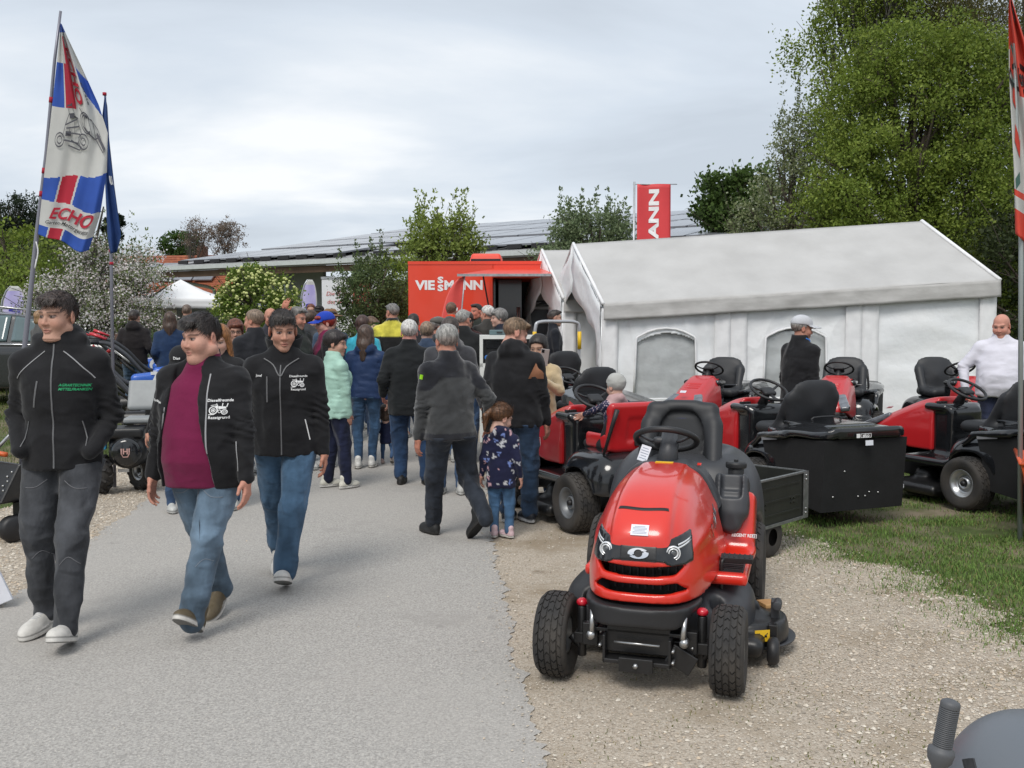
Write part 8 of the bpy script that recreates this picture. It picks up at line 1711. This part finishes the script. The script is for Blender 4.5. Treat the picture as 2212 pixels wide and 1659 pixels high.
# --- man in black hoodie
y_ = 152; t, jk, inf = P_(1112, 7.75, 684, y_, 'broad man in a black hooded sweatshirt looking down at the toddler', w=1.27, hem=.83, hood=True, look=(-.75, .38, 0), legs=(.035, .065, .12), legw=1.05, belly=.03,
    handsw=((.265, .02, .80), (-.22, .10, .85)), elbowsw=((.7, -.5, 0), (-.7, -.5, 0)), feetw=((.12, .06, 0, 0, .9), (-.06, .10, 0, 0, .2)), shoes=((.012, .014, .02), (.55, .55, .55), None), hair=('short', BLOND, .009), skin=(.56, .30, .23), beard=(.25, .13, .08, .35), fold=1.3)
bv = bvh_of(jk); x_ = Vector((*wl(R(y_), 1, 0), 0)); MB()
proj_line('arm_badge', [(0, 0), (0, .045)], .035, mat('tan_leather', (.28, .12, .06), .7), t, bv, basis(Vector((*wl(R(y_), .245, -.9), 1.17)), x_, (0, 0, 1)), Vector((*wl(R(y_), 0, 1), 0)), .004, 3)
# --- little girl in floral coat
_rp = np.random.default_rng(9); _pt = np.stack([_rp.uniform(-.2, .2, 420), _rp.uniform(-.16, .16, 420), _rp.uniform(.3, .85, 420)], 1)
def floral(V, s):
    c = np.tile(np.array((.012, .014, .045)), (len(V), 1)).astype(float)
    for i, p in enumerate(_pt):
        d = np.linalg.norm(V - p, axis=1); a = np.arctan2(V[:, 2] - p[2], V[:, 0] - p[0]); m = (d < .0165 * (1 + .4 * np.sin(a * 3 + i))) & ((d > .007) | (i % 3 == 0)); c[m] = [(.60, .60, .62), (.62, .38, .42), (.20, .28, .62), (.55, .56, .60)][i % 4]
    return c
t, jk, inf = P_(1082, 7.25, 871, 168, 'little girl with a ponytail in a long navy floral coat', female=True, hs=.86, w=1.12, hem=.70, topcol=floral, look=(-.8, .3, 0), hair=('tied', (.16, .075, .035), .014), legs=(.06, .13, .24), legw=1.05,
    hands=((-.15, .0, .86), (.15, 0, .86)), feetw=((.06, -.02, 0, 0, .9), (-.05, .0, 0, 0, .3)), shoes=((.62, .45, .48), (.62, .60, .56), (.6, .15, .3)), skin=SKP, hood=True, fold=.8, q=1.2)
o = MB().box((0, 0, 0), (.004, .003, .022)).build('hair_clip', mat('pink_plastic', (.7, .25, .35), .4), t); o.matrix_local = inf['head'] @ Matrix.Translation((.085, .06, .05)) @ Matrix.Rotation(.4, 4, 'X')
# --- man with white hair, black suit jacket
P_(884, 9.7, 690, 184, 'white haired man in a long black suit jacket seen from behind', w=1.24, hem=.74, look=(0, .1, 0), legs=(.025, .055, .12), hands=((-.30, -.02, .80), (.27, -.1, .95)), feet=((-.17, .05, 0, 0, .1), (.09, 0, 0, 0, -.1)), shoes=BS, hair=('buzz', WHITEH, .011), skin=(.58, .27, .22), top=(.014, .016, .018), legw=1.1, belly=.04, fold=1.2, q=1.6)
t, jk, inf = P_(722, 9.45, 713, 122, 'short haired woman in a mint quilted jacket smiling to the side', female=True, w=1.18, hem=.80, top=(.36, .56, .47), topmat=SHINY, puff=.045, look=(-.6, .05, 0), legs=(.014, .018, .045), handsw=((.15, -.10, .80), (-.2, .05, .85)), elbowsw=((.3, -.8, 0), (-.8, -.2, 0)), feetw=((.10, -.03, 0, 0, .3), (-.10, .06, 0, 0, .1)), shoes=((.62, .60, .52), (.68, .66, .62), (.3, .32, .18)), hair=('crop', (.022, .014, .014), .016), skin=SK, bust=.3, q=1.6, legw=1.05)
t, jk, inf = P_(790, 10.8, 702, 176, 'long haired woman in a navy quilted jacket holding a child’s hand', female=True, w=1.08, hem=.86, top=(.022, .042, .105), topmat=SHINY, puff=.07, hood=True, look=(-.1, .1, 0), legs=(.04, .085, .16), legw=.9, handsw=((.235, .02, .78), (-.17, .15, .95)), elbowsw=((.8, -.4, 0), (-.8, -.4, 0)), feetw=((.055, .02, 0, 0, 0), (-.09, -.06, 0, 0, .2)), shoes=((.66, .65, .62), (.68, .66, .62), None), hair=('long', (.085, .05, .035), .014), skin=SKP, q=1.8)
P_(832, 11.0, 872, 178, 'small child in a navy quilted coat walking hand in hand', hs=.84, w=1.15, hem=.72, top=(.012, .016, .045), topmat=SHINY, puff=.05, legs=(.05, .10, .2), hands=((-.2, 0, 1.2), (.15, 0, .9)), feetw=((.07, -.08, .02, .5, 0), (-.05, .05, 0, 0, 0)), shoes=((.45, .33, .3), (.5, .45, .4), None), hair=('bob', BROWN, .014), skin=SKP, q=1.8)
# --- behind the three young men
P_(474, 8.4, 702, 12, 'woman with long ginger hair half hidden behind the heavy young man', female=True, look=(-.2, .25, 0), hair=('long', GINGER, .018), skin=SKP, top=(.02, .02, .022), hands=((-.2, -.1, .85), (.16, .02, .85)), shoes=WS)
t, jk, inf = P_(388, 8.3, 748, 20, 'youngster in a black cap lettered Dies bending between two young men', look=(-.3, .5, 0), top=(.015, .015, .017), hair=('buzz', DARKHAIR, .008), hs=.95, lean=.15); hat(t, inf, 'cap', (.018, .018, .02), 'Dies')
t, jk, inf = P_(508, 10.6, 690, 18, 'woman with short auburn hair, glasses and a magenta top', female=True, look=(.0, .05, 0), hair=('crop', AUBURN, .02), skin=SK, top=(.36, .02, .13), topmat=KNIT); glasses(t, inf)
P_(549, 10.3, 667, 228, 'man with cropped fair hair in a dark jacket turned away to the left', look=(.45, 0, 0), hair=('buzz', (.24, .17, .12), .007), skin=(.50, .25, .18), top=(.020, .021, .026), w=1.1)
P_(585, 12, 663, 20, 'bald man whose scalp shows just above the third young man', hair=None, skin=SKR, top=(.03, .03, .04))
P_(640, 10.6, 661, 68, 'grey haired man in a dark green waistcoat with his hand at his head', look=(.1, .15, 0), hair=('short', GREY, .007), skin=SKR, top=(.022, .028, .024), handsw=((-.05, -.1, .9), (-.105, -.10, 1.66)), elbowsw=((0, -1, 0), (-1, -.5, -.3)), legs=JD, beard=(.2, .18, .16, .4), w=1.05)
P_(672, 13.0, 670, 128, 'woman with a ponytail in a grey hooded jacket', female=True, hair=('tied', BROWN, .012), top=(.05, .052, .058), hood=True, legs=JB)
t, jk, inf = P_(714, 12.4, 668, 30, 'man in a broad brown felt hat and blue jacket', top=(.05, .08, .13)); hat(t, inf, 'brim', (.22, .12, .06))
def polo(V, s):
    c = np.tile(np.array((.175, .016, .062)), (len(V), 1)); m = (V[:, 1] > .015) | (np.abs(V[:, 0]) > .17 * s); c[m] = (.014, .014, .016); return c
t, jk, inf = P_(704, 10.9, 674, -72, 'woman in a blue cap and burgundy polo facing left with a black jacket over it', female=True, w=1.22, belly=.05, bust=1, topcol=polo, look=(.12, .12, 0), hair=('crop', (.30, .025, .015), .012), skin=(.60, .34, .28), hem=.84); hat(t, inf, 'cap', (.02, .06, .42))
P_(672, 18.5, 656, 10, 'distant man in dark clothes at the barn opening', top=(.02, .02, .025), hair=('buzz', AUBURN, .01)); t, jk, inf = P_(690, 18.2, 660, -10, 'distant man in an olive jacket and dark cap by the white trailer', top=(.07, .07, .04)); hat(t, inf, 'cap', (.02, .02, .02))
P_(655, 16.5, 672, 160, 'distant visitor in a light jacket under the flowering bush', top=(.3, .22, .18), hair=('bob', BLOND, .012), female=True)
P_(783, 12.5, 682, 184, 'brown haired woman in a bright cyan T-shirt', female=True, sleeve=.35, top=(.05, .45, .60), topmat=KNIT, hair=('bob', (.07, .035, .028), .02), skin=SK, legs=JD, w=1.05)
P_(801, 13.6, 684, 62, 'boy with brown hair beside the green tank', hs=.92, top=(.02, .022, .03), hair=('crop', (.13, .07, .04), .014), skin=SKP, look=(0, .3, 0))
def yel(V, s): c = np.tile(np.array((.014, .014, .015)), (len(V), 1)); z = V[:, 2] / s; m = (z > 1.315) & (z < 1.5) | ((np.abs(V[:, 0]) > .225 * s) & (V[:, 1] < .02)); c[m] = (.74, .66, .09); return c
P_(848, 12.7, 654, 186, 'tall man in a yellow and black jacket seen from behind', w=1.1, topcol=yel, topmat=KNIT, look=(.6, .05, 0), hair=('short', GREY, .009), skin=SKR, hem=.8, hands=((-.33, 0, .82), (.3, 0, .85)))
P_(893, 12.8, 676, 180, 'dark haired visitor just behind the white haired man', top=(.03, .03, .035), hair=('short', DARKHAIR, .012))
P_(922, 11.6, 694, 182, 'older woman with short fair hair in a denim blue coat', female=True, w=1.08, top=(.045, .07, .12), hair=('crop', (.28, .2, .14), .012), skin=SKP)
t, jk, inf = P_(947, 11.9, 684, 118, 'man in a grey flat cap and grey wool coat', top=(.06, .065, .075), topmat=KNIT, hair=('buzz', GREY, .01), look=(-.25, .1, 0), w=1.08, skin=SKR); hat(t, inf, 'flat', (.10, .095, .085))
P_(975, 15.5, 653, 165, 'man in an orange vest in front of the red trailer', topcol=lambda V, s: np.where((V[:, 2:3] > 1.25 * s), np.array([[.75, .07, .02]]), np.array([[.015, .015, .02]])), hair=('buzz', (.17, .09, .055), .012), skin=SK)
P_(1000, 11.2, 667, 176, 'grey haired man in a black coat in the middle of the queue', w=1.15, top=(.016, .017, .018), hair=('short', LGREY, .009), look=(-.4, .1, 0), skin=SKR)
P_(972, 9.1, 683, 180, 'dark haired man in a grey hooded jacket right behind the fleece wearer', w=1.12, top=(.055, .056, .064), topmat=KNIT, hood=True, hair=('buzz', (.07, .05, .042), .01), skin=SKR)
t, jk, inf = P_(1010, 13.6, 673, 4, 'dark haired woman with round sunglasses facing us', female=True, hair=('bob', (.03, .018, .018), .014), top=(.05, .02, .02)); glasses(t, inf, True)
P_(1030, 14.6, 655, -28, 'ruddy man in a dark jacket and blue shirt by the trailer door', look=(-.3, -.1, 0), w=1.1, skin=(.55, .20, .14), hair=('short', DARKHAIR, .01), top=(.03, .035, .03))
P_(1053, 13.9, 659, 212, 'white haired man in a brown grey jacket by the trailer door', w=1.1, top=(.055, .052, .048), hair=('buzz', WHITEH, .009), skin=SKR, look=(.4, 0, 0))
P_(1079, 13.4, 667, -78, 'grey curly haired woman in a navy coat with hand on hip', female=True, w=1.05, top=(.012, .016, .03), hair=('crop', (.22, .21, .20), .02), skin=SKP, handsw=((-.1, -.15, 1.0), (.14, -.05, 1.0)), elbowsw=((0, -1, 0), (1, 0, 0)))
# --- woman with phone
t, jk, inf = P_(1163, 8.95, 722, -12, 'dark haired woman in a beige coat holding up a phone', female=True, top=(.52, .40, .24), topmat=KNIT, look=(-.05, .08, 0), hair=('long', (.02, .014, .012), .015), skin=(.40, .24, .17), handsw=((.0, -.25, 1.0), (.045, -.33, 1.30)), elbowsw=((-.5, 0, -1), (.8, .1, -1)), w=1.12, curl=(.3, .6), q=1.8)
h_ = at(1176, 772, 8.95 - .37); MB
t = thing('phone', 'silver phone held up by the woman in the beige coat', 'phone', h_, R(8), None, (R(4), R(8), R(6))); MB().box((0, 0, 0), (.037, .005, .075)).build('phone_body', mat('phone_silver', (.42, .36, .34), .3, metal=.4), t, .004); MB().box((-.020, -.0065, .055), (.012, .002, .014)).build('camera_bump', BLKG, t)
# --- toddler on the red seat
yw = R(206); s0 = Vector((.60, 8.15, 0)); f_ = Vector((math.sin(yw), -math.cos(yw), 0)); pz = s0 - f_ * .52
def tod(V, s): c = np.tile(np.array((.50, .33, .33)), (len(V), 1)).astype(float); ax = np.abs(V[:, 0]) / s; m = (ax > .19); c[m] = (.012, .016, .055); sp = np.sin(V[:, 0] * 210) * np.sin(V[:, 1] * 190) * np.sin(V[:, 2] * 200) > .42; c[m & sp] = (.5, .4, .45); return c
t, jk, inf = person((pz.x, pz.y, .33), .90, yw, 'toddler in a knitted hat and pink hooded vest sitting on the red mower', 'visitors at the open-air machine show', hs=.80, w=1.25, topcol=tod, hem=.86, hood=True, hair=None, skin=SKP, legs=(.02, .022, .035), look=(.2, .1, 0),
    hands=((-.17, -.26, 1.18), (.17, -.24, 1.18)), elbows=((-1, 0, -.4), (1, 0, -.4)), feet=((-.10, -.25, .14, -.3, .2), (.17, -.24, .13, -.4, -.3)), shoes=((.16, .16, .18), (.62, .62, .62), (.5, .5, .5)), q=1.0, fold=.8)
hat(t, inf, 'knit', (.42, .42, .40))
# --- right-hand men
t, jk, inf = P_(1727, 9.9, 682, 118, 'elderly man in a pale cap and black jacket standing in profile by the tent', w=1.12, hem=.70, top=(.012, .012, .014), look=(-.45, .12, 0), hair=('buzz', LGREY, .008), skin=(.45, .22, .16), hands=((-.24, 0, .82), (.25, -.05, .82)), belly=.03, lean=.04, legs=(.03, .03, .04), q=1.6, fold=1.2); hat(t, inf, 'cap', (.52, .53, .56))
g = SDF((-.12, -.14, 1.36), (.12, .15, 1.56), .009); s_ = inf['s']; g.op(lambda X, Y, Z: np.abs(np.sqrt((X / 1.1) ** 2 + (Y + .035) ** 2) - .074) - .008 + np.maximum(np.abs(Z - 1.475 * s_ - .3 * (Y + .03)) - .035, 0), None, None); g.build('collar', fabric('blue_collar', (.03, .15, .50), .8), t, 1)
t, jk, inf = P_(2163, 10.5, 676, -22, 'bald heavy man in a white shirt looking down at the mowers', w=1.25, belly=.09, fat=.45, hair=None, brow=(.25, .15, .1), skin=(.60, .29, .22), top=(.66, .65, .72), topmat=fabric('white_shirt_cotton', (.7, .7, .7), .8, .06, .004, 14, attr=True), look=(-.35, .22, 0), legs=(.02, .025, .05), hands=((-.34, -.10, .92), (.3, .0, .85)), elbows=((-1, .3, 0), (1, .3, 0)), q=1.6, fold=.9, hs=1.06, beard=(.4, .2, .14, .3))
P_(1197, 14.2, 668, 95, 'person in black standing in the opening of the smaller tent', top=(.012, .014, .02), legs=JB, hair=('short', DARKHAIR, .01))
# --- left, looking away across the lawn
P_(290, 14.8, 668, 182, 'man in a black hooded sweatshirt standing on the lawn with his back to us', w=1.12, hood=True, hair=('short', DARKHAIR, .01), legs=JB, top=(.016, .013, .014), hands=((-.26, -.1, .95), (.26, -.1, .95)))
P_(367, 14.2, 673, 196, 'woman in a navy jacket with long brown hair seen from behind on the lawn', female=True, w=1.12, hem=.78, top=(.018, .04, .095), legs=(.07, .13, .2), hair=('long', (.08, .045, .03), .012), hands=((-.2, -.2, 1.05), (.2, -.1, .95)))
P_(404, 17.2, 657, 184, 'grey haired man in a brown coat standing under the pavilion', hair=('short', (.20, .15, .12), .014), top=(.09, .08, .07))
P_(88, 15.6, 670, 150, 'person with sandy hair behind the dark estate car', hair=('bob', (.34, .2, .1), .012), top=(.1, .1, .1), female=True)
